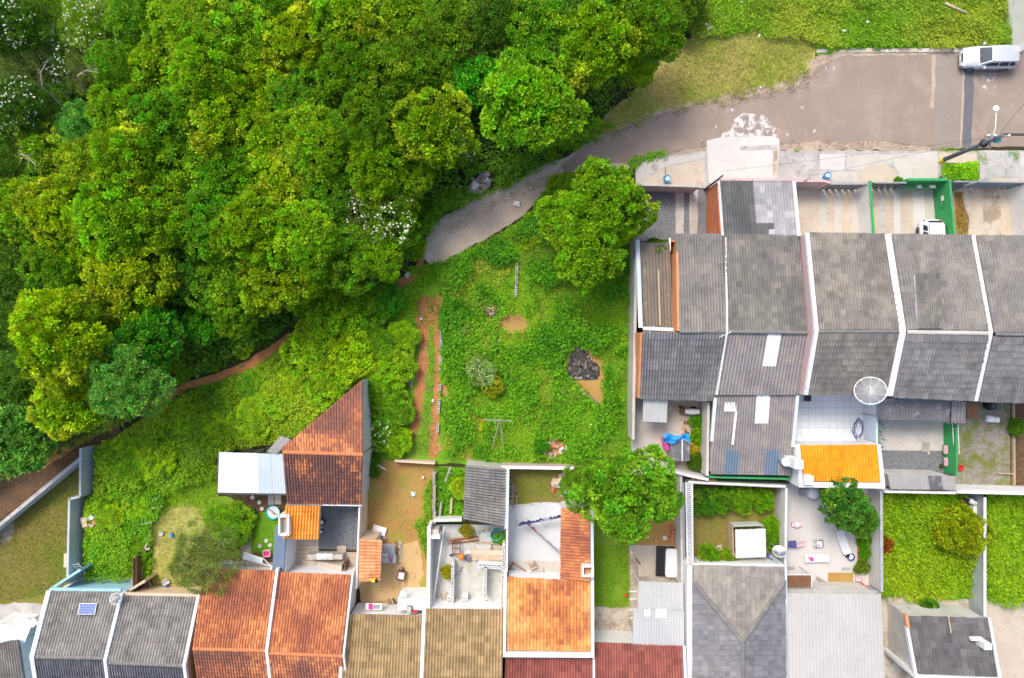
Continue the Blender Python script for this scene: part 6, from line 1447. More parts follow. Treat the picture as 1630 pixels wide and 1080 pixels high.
# ---- aerial dishes
def dish(label, u, v, z, r, mat, aim, ribs=0):
    o = T('satellite_dish', label, 'satellite dish', u, v, z)
    A = Vector(aim).normalized(); Mx = A.to_track_quat('Z', 'Y').to_matrix()
    prof = [(r * k / 8, r * .32 * (k / 8) ** 2) for k in range(0, 9)]; prof[0] = (.00001, 0)
    mb = MB(); mb.lathe(prof, 32, (0, 0, 0), Mx); mb.build('reflector', mat, o, smooth=True, local=True)
    mb = MB(); mb.tube([Mx @ Vector((r * math.cos(i * .19635), r * math.sin(i * .19635), r * .33)) for i in range(33)], .02 + r * .012, 5); mb.build('rim', 'metal_white', o, local=True)
    for k in range(ribs):
        a = k * 2 * math.pi / ribs; mb = MB(); mb.tube([Mx @ Vector((r * t * math.cos(a), r * t * math.sin(a), r * .32 * t * t + .03)) for t in (0.05, .35, .7, 1)], .035, 4); mb.build('rib', 'metal_white', o, local=True)
    part(o, 'feed_arm', 'metal_grey', ('tube', [Mx @ Vector((r * .7, 0, r * .16)), Mx @ Vector((0, 0, r * .9))], .02, 5), ('tube', [Mx @ Vector((-r * .5, r * .5, r * .16)), Mx @ Vector((0, 0, r * .9))], .015, 5))
    part(o, 'feed_horn', 'metal_white', ('lathe', [(.05, -.06), (.06, 0), (.03, .06)], 8, Mx @ Vector((0, 0, r * .9))))
    part(o, 'mast', 'metal_grey', ('tube', [Mx @ Vector((0, 0, -.05)), (0, 0, -min(z, 1.6))], .04, 6)); return o
dish('large wire-mesh dish above the tiled courtyard', 1386, 625, 5.2, 1.0, 'dish_mesh', (-.45, .42, .75), 10)
dish('solid white dish on the wall of the greenhouse garden', 1241, 876, 2.6, .48, 'plastic_white', (-.35, -.3, .8))
dish('small mesh dish on the roof next to the solar-panel house', 185, 953, 3.7, .38, 'dish_mesh', (.2, .3, .9), 6)

# ---- roof items
o = T('solar_panel', 'small blue solar panel lying on the grey tiles', 'solar panel', 139, 969.5, 3.62, 0)
sl = math.atan2(1.6, 4.6)
def tilt(mb): mb.v = [tuple(Matrix.Rotation(-sl, 3, 'X') @ Vector(p)) for p in mb.v]; return mb
mb = tilt(MB().box(0, 0, 0, 1.22, .74, .04)); mb.build('frame', 'metal_white', o, local=True)
for i in range(6):
    for j in range(4):
        mb = tilt(MB().box(-.48 + i * .192, -.255 + j * .17, .024, .18, .158, .012)); mb.build('cell', 'panel_blue' if (i + j) % 2 else 'panel_blue_b', o, local=True)
o = T('window_grille', 'white metal window grille leaning beside the blue-walled house', 'grille', 35, 990, 1.6, -.55)
part(o, 'frame', 'metal_white', ('box', 0, .38, 0, 1.15, .05, .04), ('box', 0, -.38, 0, 1.15, .05, .04), ('box', .55, 0, 0, .05, .76, .04), ('box', -.55, 0, 0, .05, .76, .04), ('box', 0, 0, 0, .05, .76, .04))
for k in range(7): part(o, 'slat', 'metal_white', ('box', 0, -.3 + k * .1, .012, 1.05, .045, .02))

# ---- the vacant lot
def rubble(name, label, cat, u, v, rx, ry, n, mats, size, h, seed, partname, z=.03, long=1.0):
    """a heap: every piece an object of its own"""
    rg = random.Random(seed); o = T(name, label, cat, u, v, z)
    for k in range(n):
        a = rg.uniform(0, 6.28); t = math.sqrt(rg.random()); x, y = math.cos(a) * t * rx, math.sin(a) * t * ry
        s = rg.uniform(*size); zz = h * (1 - t) * rg.uniform(.3, 1) + s * .2
        mb = MB(); mb.box(x, y, zz, s * long * rg.uniform(.8, 1.3), s * rg.uniform(.5, .9), s * rg.uniform(.3, .6), rg.uniform(0, 6.28), rg.uniform(-.4, .4), rg.uniform(-.4, .4))
        mb.v = [(p[0] + rg.uniform(-.12, .12) * s, p[1] + rg.uniform(-.12, .12) * s, p[2]) for p in mb.v]
        mb.build(partname, rg.choice(mats), o, local=True)
    return o
def heap(o, name, mat, rx, ry, h, seed):
    rg = np.random.default_rng(seed); mb = MB(); R, Sg = 9, 28; pts = []
    for k in range(R + 1):
        for j in range(Sg):
            t = k / R; a = 6.2832 * j / Sg; w = 1 + .22 * math.sin(a * 3 + seed) + rg.uniform(-.09, .09)
            pts.append((math.cos(a) * t * rx * w, math.sin(a) * t * ry * w, h * (1 - t ** 1.6) + (rg.uniform(-.08, .08) * (1 - t) if t < 1 else -.02)))
    fs = [(k * Sg + j, k * Sg + (j + 1) % Sg, (k + 1) * Sg + (j + 1) % Sg, (k + 1) * Sg + j) for k in range(R) for j in range(Sg)]
    mb.idx(pts, fs); return mb.build(name, mat, o, local=True)
o = rubble('burnt_heap', 'black ash heap with charred scraps in the lot', 'ash heap', 925, 584, 1.15, 1.1, 80, ['ash', 'ash', 'ash', 'wood_grey', 'concrete_stained', 'wood_brown'], (.07, .2), .22, 4, 'scrap', long=1.6)
heap(o, 'ash_mound', 'ash', 1.35, 1.3, .2, 3)
o = rubble('wood_pile', 'pile of broken planks and sticks near the top of the lot', 'wood pile', 786, 497, .65, .5, 34, ['wood_pale', 'wood_pale', 'wood_grey', 'wood_brown'], (.08, .16), .35, 9, 'stick', long=5.0)
heap(o, 'ash_mound', 'ash', .7, .55, .25, 5)
o = rubble('rubble_heap', 'heap of pale rubble and rubbish beside the dirt track', 'rubble', 764, 293, 1.0, .62, 48, ['concrete_pale', 'paint_white', 'brick_clay', 'wood_grey', 'concrete_warm', 'cloth_grey', 'wood_pale'], (.14, .42), .3, 10, 'fragment'); o.rotation_euler.z = .75
heap(o, 'debris', 'concrete_stained', 1.1, .6, .22, 6)
o = rubble('rubble_heap', 'heap of broken bricks and tiles at the bottom of the lot', 'rubble', 882, 716, 1.1, .75, 60, ['brick_clay', 'brick_clay', 'concrete_pale', 'paint_white', 'concrete_warm'], (.12, .32), .25, 11, 'fragment')
rubble('rubble_heap', 'pink and white rubble beside the tall block wall', 'rubble', 146, 829, .75, .45, 26, ['concrete_pale', 'paint_white', 'paint_beige', 'paint_orange'], (.15, .4), .3, 12, 'fragment', z=.6)
rubble('rubble_heap', 'rubble heap in the corner of the patio grass', 'rubble', 893, 772, .7, .9, 34, ['brick_clay', 'concrete_pale', 'wood_pale', 'wood_grey', 'paint_beige'], (.12, .34), .25, 13, 'fragment', long=1.4)
rubble('scrap_heap', 'grey scrap and timber above the clay side roof', 'scrap', 918, 803, 1.2, .35, 30, ['wood_grey', 'wood_pale', 'metal_grey', 'wood_brown'], (.1, .2), .25, 14, 'stick', long=5.0)
rubble('scrap_heap', 'dark scrap along the top of the maroon roof', 'scrap', 975, 1012, 1.3, .28, 40, ['wood_brown', 'metal_grey', 'cloth_white', 'wood_grey', 'plastic_black', 'plastic_blue'], (.12, .34), .25, 15, 'scrap')
rubble('leaf_pile', 'twiggy brown cuttings at the foot of the grass patch', 'cuttings', 818, 790, .35, .9, 24, ['wood_pale', 'wood_grey', 'wood_pale'], (.05, .08), .2, 16, 'stick', long=9.0)
def blocks_line(name, label, u0, v0, u1, v1, n, z=0.03, hgt=.22, gap=1.0, skip=(), cat='blocks', mat='concrete_pale', wd=.16):
    """hollow blocks in a row, each with a black plate for the shade in its cells"""
    o = T(name, label, cat, u0, v0, z); a, b = P(u0, v0, z), P(u1, v1, z); d = (b - a); an = math.atan2(d.y, d.x); Lb = d.length / n
    for k in range(n):
        if k in skip: continue
        c = d * ((k + .5) / n); mb = MB(); R = Matrix.Rotation(an, 3, 'Z'); w = wd; l2 = Lb * .94; t = .03
        def bx(x, y, sx, sy, sz=hgt, zc=None): q = R @ Vector((x, y, 0)); mb.box(c.x + q.x, c.y + q.y, hgt / 2 if zc is None else zc, sx, sy, sz, an)
        bx(0, w / 2 - t / 2, l2, t); bx(0, -w / 2 + t / 2, l2, t)
        for x in (-l2 / 2 + t / 2, 0, l2 / 2 - t / 2): bx(x, 0, t, w - 2 * t - .002, hgt - .004)
        bl = mb.build('block', mat, o, local=True)
        mb = MB(); q = R @ Vector((0, 0, 0)); mb.box(c.x, c.y, hgt * .2, l2 - .07, w - .07, .02, an); mb.build('hollow', 'plastic_black', None, local=True).parent = bl  # black plate: the shade inside the cells put into colour
    return o
blocks_line('block_row', 'short column of pale hollow blocks in the upper lot', 823, 420, 821, 473, 7, mat='paint_white_old', hgt=.3)
blocks_line('block_row', 'upper edging of hollow blocks right of the lot track', 703, 518, 702, 590, 9, mat='paint_white_old', skip=(5,), hgt=.3)
blocks_line('block_row', 'lower edging of hollow blocks right of the lot track', 701, 612, 697, 690, 10, mat='paint_white_old', skip=(2, 6, 7), hgt=.3)
o = T('plank_pair', 'two pale planks in a V beside the lot track', 'planks', 652, 604); part(o, 'plank', 'wood_pale', ('beam', [(-.35, .35, .12), (.2, -.65, .1)], .13, .06)); part(o, 'plank', 'wood_pale', ('beam', [(.12, .6, .08), (.22, -.6, .1)], .12, .05))
o = T('fallen_log', 'weathered log below the ash heap', 'log', 938, 633); part(o, 'log', 'wood_grey', ('tube', [(-.75, .55, .12), (0, .02, .14), (.75, -.55, .1)], .10, 8, .08), smooth=True)
o = T('fallen_log', 'pale fallen trunk in the top right verge', 'log', 1516, 22); part(o, 'log', 'wood_pale', ('tube', [(-.9, .55, .5), (0, .1, .55), (.85, -.25, .5)], .10, 8, .07), smooth=True)
o = T('clothes_frame', 'weathered wooden frame of two poles and a crossbar in the lot', 'frame', 790, 720)
part(o, 'pole', 'wood_pale', ('tube', [(-.35, .1, 0), (.3, 2.75, 2.1)], .04, 6)); part(o, 'pole', 'wood_pale', ('tube', [(.6, -.3, 0), (.33, 2.8, 2.15)], .04, 6)); part(o, 'crossbar', 'wood_grey', ('tube', [(-.9, 2.7, 2.05), (1.2, 2.62, 2.05)], .045, 6))
for lab, u, v, s in (('pale slab fragment right of the lot track', 741, 524, .55), ('pale flat stone at the upper end of the lot track', 702, 504, .4), ('flat pale slab in the grass of the slope', 267, 769, .9), ('flat stone at the end of the dirt track', 649, 438, .5), ('broken slab by the bottom left of the lot shrubs', 881, 770, .5)):
    o = T('flat_stone', lab, 'stone', u, v, .12, u % 3); part(o, 'stone', 'concrete_stained', ('prism', [(-s / 2, -s * .3), (s * .3, -s * .4), (s / 2, s * .1), (s * .1, s * .4), (-s * .4, s * .3)], 0, .1))
rg = random.Random(77)
for k, (u, v, lab) in enumerate(((1130, 46, 'crumpled white and blue plastic on the dry verge'), (1208, 58, 'small white scrap on the dry verge'), (1250, 60, 'white scrap near the edge of the verge weeds'), (1343, 50, 'white bottle in the verge weeds'), (1380, 36, 'pale scrap among the verge weeds'), (1210, 140, 'white scrap at the top edge of the road'), (823, 325, 'white bag lying on the dirt track'), (320, 716, 'white sack on the slope grass, upper'), (318, 728, 'white sack on the slope grass, lower'), (645, 466, 'white cup at the head of the lot track'), (670, 508, 'white scrap in the lot track'), (689, 638, 'white scrap beside the lower lot track'), (940, 676, 'pale rag in the lower right of the lot'), (1180, 4, 'white wrapper at the top edge'))):
    s = .34 if 'bag' in lab or 'sack' in lab or 'crumpled' in lab else .14
    o = T('litter', lab, 'litter', u, v, .35 if v < 60 or 'sack' in lab else .06, k)
    mb = MB(); mb.grid(lambda a, b: ((a - .5) * s * 1.5 + rg.uniform(-.03, .03), (b - .5) * s + rg.uniform(-.04, .04), .05 + s * .5 * math.sin(a * 3.1) * math.sin(b * 3.1) + rg.uniform(0, s * .35)), 5, 5); mb.build('scrap', 'cloth_white', o, local=True)
    if k == 0: part(o, 'strip', 'sheet_paleblue', ('box', .15, -.3, .1, .5, .12, .05, .8), ('box', -.2, .25, .1, .4, .1, .05, -.5))
# ---- left yards
o = T('ladder', 'pale metal ladder leaning by the tall block wall', 'ladder', 133, 903, .5, .12)
for x in (-.22, .22): part(o, 'rail', 'metal_white', ('tube', [(x, -.5, .1), (x, .6, .9)], .025, 5))
for k in range(5): part(o, 'rung', 'metal_white', ('tube', [(-.22, -.42 + k * .22, .16 + k * .16), (.22, -.42 + k * .22, .16 + k * .16)], .018, 5))
o = T('plank', 'upright pinkish plank beside the ladder', 'plank', 126, 882, .0, 0); part(o, 'plank', 'paint_beige', ('box', 0, 0, .8, .25, 1.0, 1.6)); part(o, 'pot', 'rust', ('lathe', [(.12, 0), (.18, .3), (.15, .31)], 12, (0, -1.0, .6)))
o = T('fence_panel', 'brown board fence at the right of the thicket yard', 'fence', 229, 905, 0, 0)
for k in range(9): part(o, 'board', 'wood_brown', ('box', 0.02 * (k % 2), 1.1 - k * .26, .75, .05, .25, 1.5 + .04 * (k % 3)))
part(o, 'rail', 'wood_grey', ('box', .06, 0, 1.2, .05, 2.4, .1), ('box', .06, 0, .4, .05, 2.4, .1))
for lab, u, v, a, L in (('fallen concrete fence post, upper of three', 245, 795, .3, .9), ('fallen concrete fence post, longest of three', 244, 809, .25, 1.5), ('fallen concrete fence post, lowest of three', 232, 833, .22, 1.0), ('leaning pole above the brown board fence', 234, 866, 1.25, 1.6), ('short rail at the top of the brown board fence', 231, 875, .25, .8), ('pale beam end under the twiggy tree', 372, 858, .65, .9), ('grey plank leaning on the corner of the soil yard', 605, 742, -.55, 1.1), ('white pole lying above the charcoal roof', 1517, 974, -.28, 1.7)):
    o = T('post', lab, 'post', u, v, .45, a); part(o, 'post', 'metal_white' if 'white' in lab else 'wood_pale' if 'pole' in lab else 'concrete_pale', ('box', 0, 0, .05, L, .12, .1))
o = T('broom', 'blue broom lying on the dry grass', 'broom', 274, 853, .12, 0); part(o, 'head', 'plastic_blue', ('box', 0, .05, .1, .16, .35, .12)); part(o, 'handle', 'wood_pale', ('tube', [(.05, -.1, .1), (.5, -.75, .1)], .02, 5))
o = T('bucket', 'white tub on the dry grass', 'bucket', 258, 849, .05); part(o, 'tub', 'plastic_white', ('lathe', [(.1, 0), (.15, .2), (.13, .2), (.09, .03)], 12))
o = T('laundry_pile', 'blue and white laundry heap behind the beige house', 'laundry', 263, 934, .1, .7)
for k, (m_, x, y) in enumerate((('cloth_white', -.35, -.1), ('cloth_blue', 0, 0), ('cloth_white', .3, .15), ('cloth_navy', .1, -.2), ('cloth_grey', .35, .3), ('cloth_red', 0, -.3))):
    mb = MB(); rr = random.Random(k); mb.grid(lambda a, b: (x + (a - .5) * .55, y + (b - .5) * .3, .08 + .02 * k + .14 * math.sin(a * 3.1) * math.sin(b * 3.1) + rr.uniform(0, .06)), 6, 5); mb.build('garment', m_, o, local=True)
o = T('bucket', 'dark blue bucket behind the beige house', 'bucket', 297, 942, .1); part(o, 'tub', 'plastic_navy', ('lathe', [(.12, 0), (.19, .25), (.17, .25), (.1, .03)], 14))
o = T('timber_stack', 'stack of dark timber offcuts behind the beige house', 'timber', 238, 934, .05, .3)
for k in range(6): part(o, 'plank', ('wood_brown', 'wood_grey', 'metal_grey')[k % 3], ('box', -.3 + k * .12, .05 * (k % 2), .1 + .04 * k, .11, 1.2 - .1 * (k % 3), .08, .1 * (k % 3 - 1)))
# ---- garden with the basin
o = T('basin', 'round teal basin with toys on the small lawn', 'basin', 436, 815, .05); part(o, 'tub', 'plastic_teal', ('lathe', [(.42, 0), (.52, .26), (.55, .27), (.50, .24), (.42, .06), (.001, .05)], 24), smooth=True); part(o, 'water', 'sheet_paleblue', ('lathe', [(.46, .13), (.001, .135)], 24))
for k in range(5): part(o, 'toy', ('rust', 'plastic_palepink', 'wood_pale')[k % 3], ('box', -.2 + .1 * k, .15 - .08 * k, .2, .2, .08, .08, k))
for k, (u, v) in enumerate(((402, 792), (417, 810), (403, 816), (394, 829), (397, 841), (424, 861), (414, 869), (413, 800), (430, 868))):
    o = T('stepping_stone', 'pale stepping stone ' + ('near the metal roof shelter', 'above the small lawn', 'at the top left of the small lawn', 'on the left edge of the small lawn, upper', 'on the left edge of the small lawn, lower', 'at the bottom of the small lawn, upper', 'at the bottom of the small lawn, lower', 'between the shelter and the lawn', 'nearest the pink toy crate')[k], 'stone', u, v, .02, k, 'stepping stones'); part(o, 'stone', 'concrete_white', ('lathe', [(.17, 0), (.16, .06), (.001, .065)], 7))
o = T('paver', 'grey slab beside the metal roof shelter', 'slab', 437, 796, .02); part(o, 'slab', 'concrete_grey', ('box', -.25, 0, .04, .45, .7, .08)); part(o, 'slab', 'concrete_stained', ('box', .28, .05, .04, .5, .75, .08))
o = T('toy_crate', 'pink and white toy crate in the garden', 'crate', 426, 880, .05, .05); part(o, 'crate', 'plastic_palepink', ('box', 0, .22, .15, .55, .05, .3), ('box', 0, -.22, .15, .55, .05, .3), ('box', .26, 0, .15, .05, .44, .3), ('box', -.26, 0, .15, .05, .44, .3)); part(o, 'contents', 'plastic_magenta', ('box', 0, 0, .1, .45, .38, .1))
o = T('metal_awning', 'grey metal awning frame above the left rust-orange roof', 'awning', 408, 892, 1.3, -.28)
part(o, 'sheet', 'sheet_paleblue', ('box', -.25, .1, .1, 1.5, .4, .03, 0, .2)); part(o, 'frame', 'metal_white', ('tube', [(-1.0, -.15, .05), (1.2, -.1, .05)], .03, 5), ('tube', [(-1.0, .35, .12), (.5, .3, .12)], .03, 5), ('tube', [(.5, .3, .1), (1.2, -.1, .05)], .03, 5))
for k in range(9): part(o, 'slat', 'wood_grey', ('box', -.85 + k * .25, -.45, -.1, .2, .5, .04))
for x in (-1, 1.15): part(o, 'post', 'metal_grey', ('tube', [(x, -.1, .05), (x, -.1, -1.25)], .03, 5))
o = T('water_jug', 'white and pink jug at the corner of the rust-orange roofs', 'jug', 437, 903, 1.0); part(o, 'jug', 'plastic_white', ('lathe', [(.2, 0), (.24, .15), (.22, .45), (.1, .6), (.08, .66)], 14), smooth=True); part(o, 'base', 'plastic_pink', ('lathe', [(.26, -.05), (.26, .02), (.2, .03)], 14)); part(o, 'stand', 'wood_grey', ('box', 0, 0, -.5, .35, .35, .9))
o = T('planter', 'orange planter above the left rust-orange roof', 'planter', 412, 905, .9); part(o, 'pot', 'paint_orange', ('lathe', [(.14, 0), (.2, .3), (.17, .3), (.1, .1)], 10)); part(o, 'stand', 'concrete_grey', ('box', 0, 0, -.45, .4, .4, .88))
# ---- court with stairs
o = T('staircase', 'concrete stairs between the court and the right rust-orange roof', 'stairs', 530, 903, .03)
for k in range(7): part(o, 'step', 'concrete_warm' if k % 2 else 'concrete_pale', ('box', -1.0 + k * .3, 0, .1 + k * .08, .285, 1.0, .2 + k * .16))
part(o, 'side_wall', 'wood_brown', ('box', 1.18, .1, .55, .06, 1.1, 1.2)); part(o, 'landing', 'concrete_warm', ('box', -1.75, .0, .06, 1.1, 1.0, .12))
o = T('sack', 'white sack on the wall above the stairs', 'sack', 517, 886, .9); mb = MB(); rg = random.Random(3); mb.grid(lambda a, b: ((a - .5) * 1.2, (b - .5) * .5, .22 * math.sin(a * 3.1) * math.sin(b * 3.1) + rg.uniform(0, .07)), 9, 6); mb.build('cloth', 'cloth_white', o, local=True); part(o, 'ledge', 'concrete_pale', ('box', 0, -.05, -.45, 2.6, .35, .88))
for k in range(2):
    o = T('tyre', ('white-rimmed tyre beside the orange-tiled lean-to', 'small tyre on the gravel, lower of two')[k], 'tyre', 513 - k, 831 + k * 15, .03); part(o, 'tyre', 'rubber', ('lathe', [(.13, .0), (.26 - k * .08, .02), (.27 - k * .08, .14), (.13, .16), (.12, .08)], 18)); part(o, 'rim', 'plastic_white', ('lathe', [(.12, .15), (.16 - k * .05, .165), (.06, .12), (.001, .1)], 14))
o = T('timber_offcut', 'grey offcuts beside the small tyre', 'timber', 513, 838, .03, .7); part(o, 'plank', 'wood_grey', ('box', 0, 0, .08, .5, .18, .1)); part(o, 'plank', 'wood_pale', ('box', -.05, .15, .08, .4, .12, .08, .2))
o = T('paver', 'square concrete slab on the dark gravel court', 'slab', 544, 876, .02); part(o, 'slab', 'concrete_warm', ('box', 0, 0, .04, .68, .7, .08))
for k in range(4): cable(('highest', 'second', 'third', 'lowest')[k] + ' clothesline over the court', [(470, 869 + k * 6.5, 2.0), (568, 869 + k * 6.5, 2.0)], .008, .05)['category'] = 'clothesline'
cable('upright clothesline along the gravel court', [(564, 806, 2.1), (561, 880, 2.1)], .008, .05)['category'] = 'clothesline'
# ---- soil yard
o = T('white_board', 'white board lying on the bare soil', 'board', 604, 844, .05, -.28); part(o, 'board', 'plastic_white', ('box', 0, 0, .12, 1.05, .68, .05)); part(o, 'batten', 'wood_pale', ('box', 0, 0, .05, .9, .1, .08))
o = T('ball', 'white ball in the soil yard', 'ball', 674, 760, .04); part(o, 'ball', 'plastic_white', ('lathe', [(.001, 0), (.08, .03), (.11, .11), (.08, .19), (.001, .22)], 14), smooth=True)
o = T('plastic_bag', 'pale blue plastic bag in the soil yard', 'bag', 658, 786, .04); mb = MB(); mb.grid(lambda a, b: ((a - .5) * .35, (b - .5) * .35, .12 * math.sin(a * 3.1) + rg.uniform(0, .08)), 5, 5); mb.build('bag', 'sheet_paleblue', o, local=True)
o = T('work_table', 'grey table with a metal rack in the sandy yard', 'table', 618, 876, .03)
part(o, 'tabletop', 'metal_grey', ('box', 0, .35, .78, 1.25, .75, .05)); part(o, 'tabletop', 'wall_grey', ('box', .1, -.4, .72, 1.2, .7, .05))
for x in (-.55, .55):
    for y in (-.65, .65): part(o, 'leg', 'wood_grey', ('box', x, y, .37, .06, .06, .74))
for k in range(7): part(o, 'rack_bar', 'metal_white', ('box', -.4 + k * .08, -.4, .78, .03, .55, .03))
part(o, 'rack_rail', 'metal_white', ('box', -.16, -.08, .82, .6, .1, .05)); part(o, 'cloth', 'cloth_red', ('box', .28, -.4, .78, .1, .55, .04, .3)); part(o, 'cloth', 'cloth_blue', ('box', .42, -.4, .78, .1, .5, .04, -.1))
rubble('stone_row', 'loose stones and rings right of the grey table', 'stones', 637, 880, .12, 1.1, 16, ['concrete_pale', 'concrete_stained', 'wood_pale'], (.12, .24), .05, 31, 'stone')
rubble('stone_row', 'loose stones above the pale clay canopy', 'stones', 598, 858, .9, .12, 12, ['concrete_pale', 'wood_pale', 'concrete_warm'], (.1, .22), .06, 32, 'stone')
o = T('hand_cart', 'wooden box cart with white lining in the sandy yard', 'cart', 640, 914, .05, -.2); part(o, 'box', 'wood_brown', ('box', 0, .32, .3, .55, .05, .4), ('box', 0, -.32, .3, .55, .05, .4), ('box', .27, 0, .3, .05, .62, .4), ('box', -.27, 0, .3, .05, .62, .4)); part(o, 'lining', 'plastic_white', ('box', 0, 0, .42, .42, .5, .06)); part(o, 'wheel', 'rubber', ('lathe', [(.001, -.03), (.15, -.03), (.15, .03), (.001, .03)], 12, (0, .42, .13), Matrix.Rotation(1.57, 3, 'Y'))); part(o, 'handle', 'wood_pale', ('box', -.25, -.6, .4, .04, .5, .04), ('box', .25, -.6, .4, .04, .5, .04))
o = T('leaning_planks', 'bundle of pale planks against the white wall of the sandy yard', 'planks', 626, 954, .1, .1)
for k in range(5): part(o, 'plank', ('wood_pale', 'wood_grey', 'paint_beige', 'wood_brown', 'wood_pale')[k], ('box', -.35 + k * .17, 0, .4, .09, 1.1 - .1 * k, .05, -.12 + .06 * k, .7))
o = T('laundry_pile', 'pale blue cloth on the white ledge of the sandy yard', 'laundry', 643, 945, 2.25); mb = MB(); mb.grid(lambda a, b: ((a - .5) * .5, (b - .5) * .4, .1 * math.sin(a * 3.1) + rg.uniform(0, .08)), 5, 5); mb.build('garment', 'sheet_paleblue', o, local=True)
o = T('window', 'window with a pink towel on the sill above the left tan roof', 'window', 595, 968, 1.6); part(o, 'frame', 'plastic_white', ('box', 0, .1, 0, 1.2, .5, .06)); part(o, 'pane', 'metal_grey', ('box', .22, .1, .04, .5, .3, .03)); part(o, 'towel', 'plastic_magenta', ('box', -.22, .12, .06, .3, .42, .05))
o = T('garment', 'red cloth on the white block above the left tan roof', 'cloth', 661, 973, 2.3); mb = MB(); mb.grid(lambda a, b: ((a - .5) * .35, (b - .5) * .25, .08 * math.sin(a * 3.1) + rg.uniform(0, .05)), 5, 4); mb.build('garment', 'cloth_red', o, local=True)
o = T('pet_carrier', 'grey hamper on the white block above the left tan roof', 'hamper', 652, 969, 2.25); part(o, 'box', 'wood_grey', ('box', 0, 0, .15, .35, .5, .3)); part(o, 'lid', 'concrete_pale', ('box', 0, 0, .32, .3, .45, .04))
o = T('toy', 'yellow and black toy on the pale clay canopy', 'toy', 596, 923, 2.66, .2); part(o, 'body', 'plastic_yellow', ('box', 0, 0, .1, .35, .25, .16)); part(o, 'trim', 'plastic_black', ('box', .14, -.06, .12, .16, .3, .14)); part(o, 'bucket', 'cloth_lime', ('box', -.18, .08, .1, .12, .2, .12))
o = T('plank_fence', 'grey weathered plank edge between the soil yard and the garden bed', 'fence', 692, 790, 0, 0)
for k in range(4): part(o, 'plank', 'wood_grey', ('box', .03 * (k % 2), 1.5 - k * 1.0, .3, .22, .97, .6)); part(o, 'stake', 'wood_pale', ('box', .16, 1.9 - k * 1.0, .35, .07, .07, .8))
for lab, u, v, a in (('grey plank in the upper garden bed', 713, 755, 1.2), ('pale plank in the lower garden bed', 718, 805, 1.5), ('broken plank in the garden bed beside the plank edge', 701, 812, 1.45)):
    o = T('plank', lab, 'plank', u, v, .5, a); part(o, 'plank', 'wood_pale' if 'pale' in lab else 'wood_grey', ('box', 0, 0, .04, 1.2, .16, .06))
# ---- unfinished floor
blocks_line('block_wall', 'left unfinished wall of white hollow blocks', 721, 898, 720, 957, 9, 1.0, .25, cat='wall', mat='paint_white', wd=.2)
def wall_below(label, u0, v0, u1, v1, z0, z1, w=.2, mat='paint_white_old', name='rough_wall'):
    o = T(name, label, 'wall', u0, v0, 0); a, b = P(u0, v0, z1), P(u1, v1, z1); d = b - a; off = a - P(u0, v0, 0)
    part(o, 'masonry', mat, ('beam', [(off.x, off.y, z1), (off.x + d.x, off.y + d.y, z1)], w, z1 - z0)); return o
wall_below('masonry under the left hollow-block course', 721, 896, 720, 957, 0, .99)
wall_below('masonry under the middle hollow-block course', 773, 902, 772, 948, 0, .99)
wall_below('masonry under the short cross course of hollow blocks', 761, 899, 799, 902, 0, .99, .5)
blocks_line('block_wall', 'middle unfinished wall of white hollow blocks', 773, 904, 772, 948, 7, 1.0, .25, cat='wall', mat='paint_white', wd=.2)
blocks_line('block_wall', 'short cross wall of white hollow blocks', 762, 898, 797, 900, 6, 1.0, .25, cat='wall', mat='paint_white', wd=.2)
blocks_line('block_wall', 'right boundary course of white hollow blocks', 802, 868, 799, 968, 15, 1.5, .25, cat='wall', mat='paint_white', wd=.2)
wall_below('masonry under the right hollow-block course', 802, 866, 799, 968, 0, 1.49)
for k, u in enumerate((717, 740)):
    o = T('block_stack', ('left', 'right')[k] + ' stack of white hollow blocks above the tan roof', 'blocks', u + 1, 948, .03)
    for j in range(3): part(o, 'block', 'paint_white', ('box', 0, 0, .12 + j * .245, .42, .62, .235)); 
    for j in range(3): part(o, 'hollow', 'plastic_black', ('box', -.12 + .12 * j, -.16, .735, .07, .1, .012)); part(o, 'hollow', 'plastic_black', ('box', -.12 + .12 * j, .02, .735, .07, .1, .012))  # flat black patches paint the shaded holes, the blocks are solid
o = T('timber_stack', 'orange-stained boards below the white block stacks', 'timber', 734, 958, .03, -.03); part(o, 'board', 'wood_pale', ('box', 0, 0, .6, 2.4, .3, .06)); part(o, 'board', 'paint_beige', ('box', .1, .2, .56, 2.2, .2, .05)); part(o, 'trestle', 'wood_grey', ('box', -.9, 0, .28, .1, .4, .5), ('box', .9, 0, .28, .1, .4, .5))
o = T('wooden_ladder', 'short wooden ladder beside the left block stack', 'ladder', 708, 948, .2, 0)
for x in (-.18, .22): part(o, 'rail', 'wood_grey', ('box', x, 0, .4, .06, 1.1, .06, 0, .5))
for k in range(5): part(o, 'rung', 'wood_pale', ('box', .02, -.42 + k * .2, .18 + k * .11, .4, .06, .04))
o = T('plywood_sheet', 'large pale plywood sheets on the unfinished floor', 'boards', 777, 884, .3, -.02); part(o, 'sheet', 'wood_pale', ('box', 0, .1, .32, 2.4, .75, .05)); part(o, 'sheet', 'paint_beige', ('box', .05, .32, .38, 2.4, .35, .04)); part(o, 'trestle', 'wood_grey', ('box', -.9, .1, .02, .1, .6, .55), ('box', .9, .1, .02, .1, .6, .55))
o = T('plank_tray', 'open plank formwork tray above the plywood sheets', 'formwork', 781, 871, .05, -.03); part(o, 'side', 'wood_pale', ('box', 0, .35, .15, 2.3, .07, .25), ('box', 0, -.3, .15, 2.3, .07, .25), ('box', 1.1, 0, .15, .07, .6, .25), ('box', .05, 0, .15, .07, .6, .25)); part(o, 'fill', 'concrete_white', ('box', -.55, .02, .1, 1.1, .55, .1)); part(o, 'fill', 'concrete_stained', ('box', .58, .02, .08, 1.0, .55, .08))
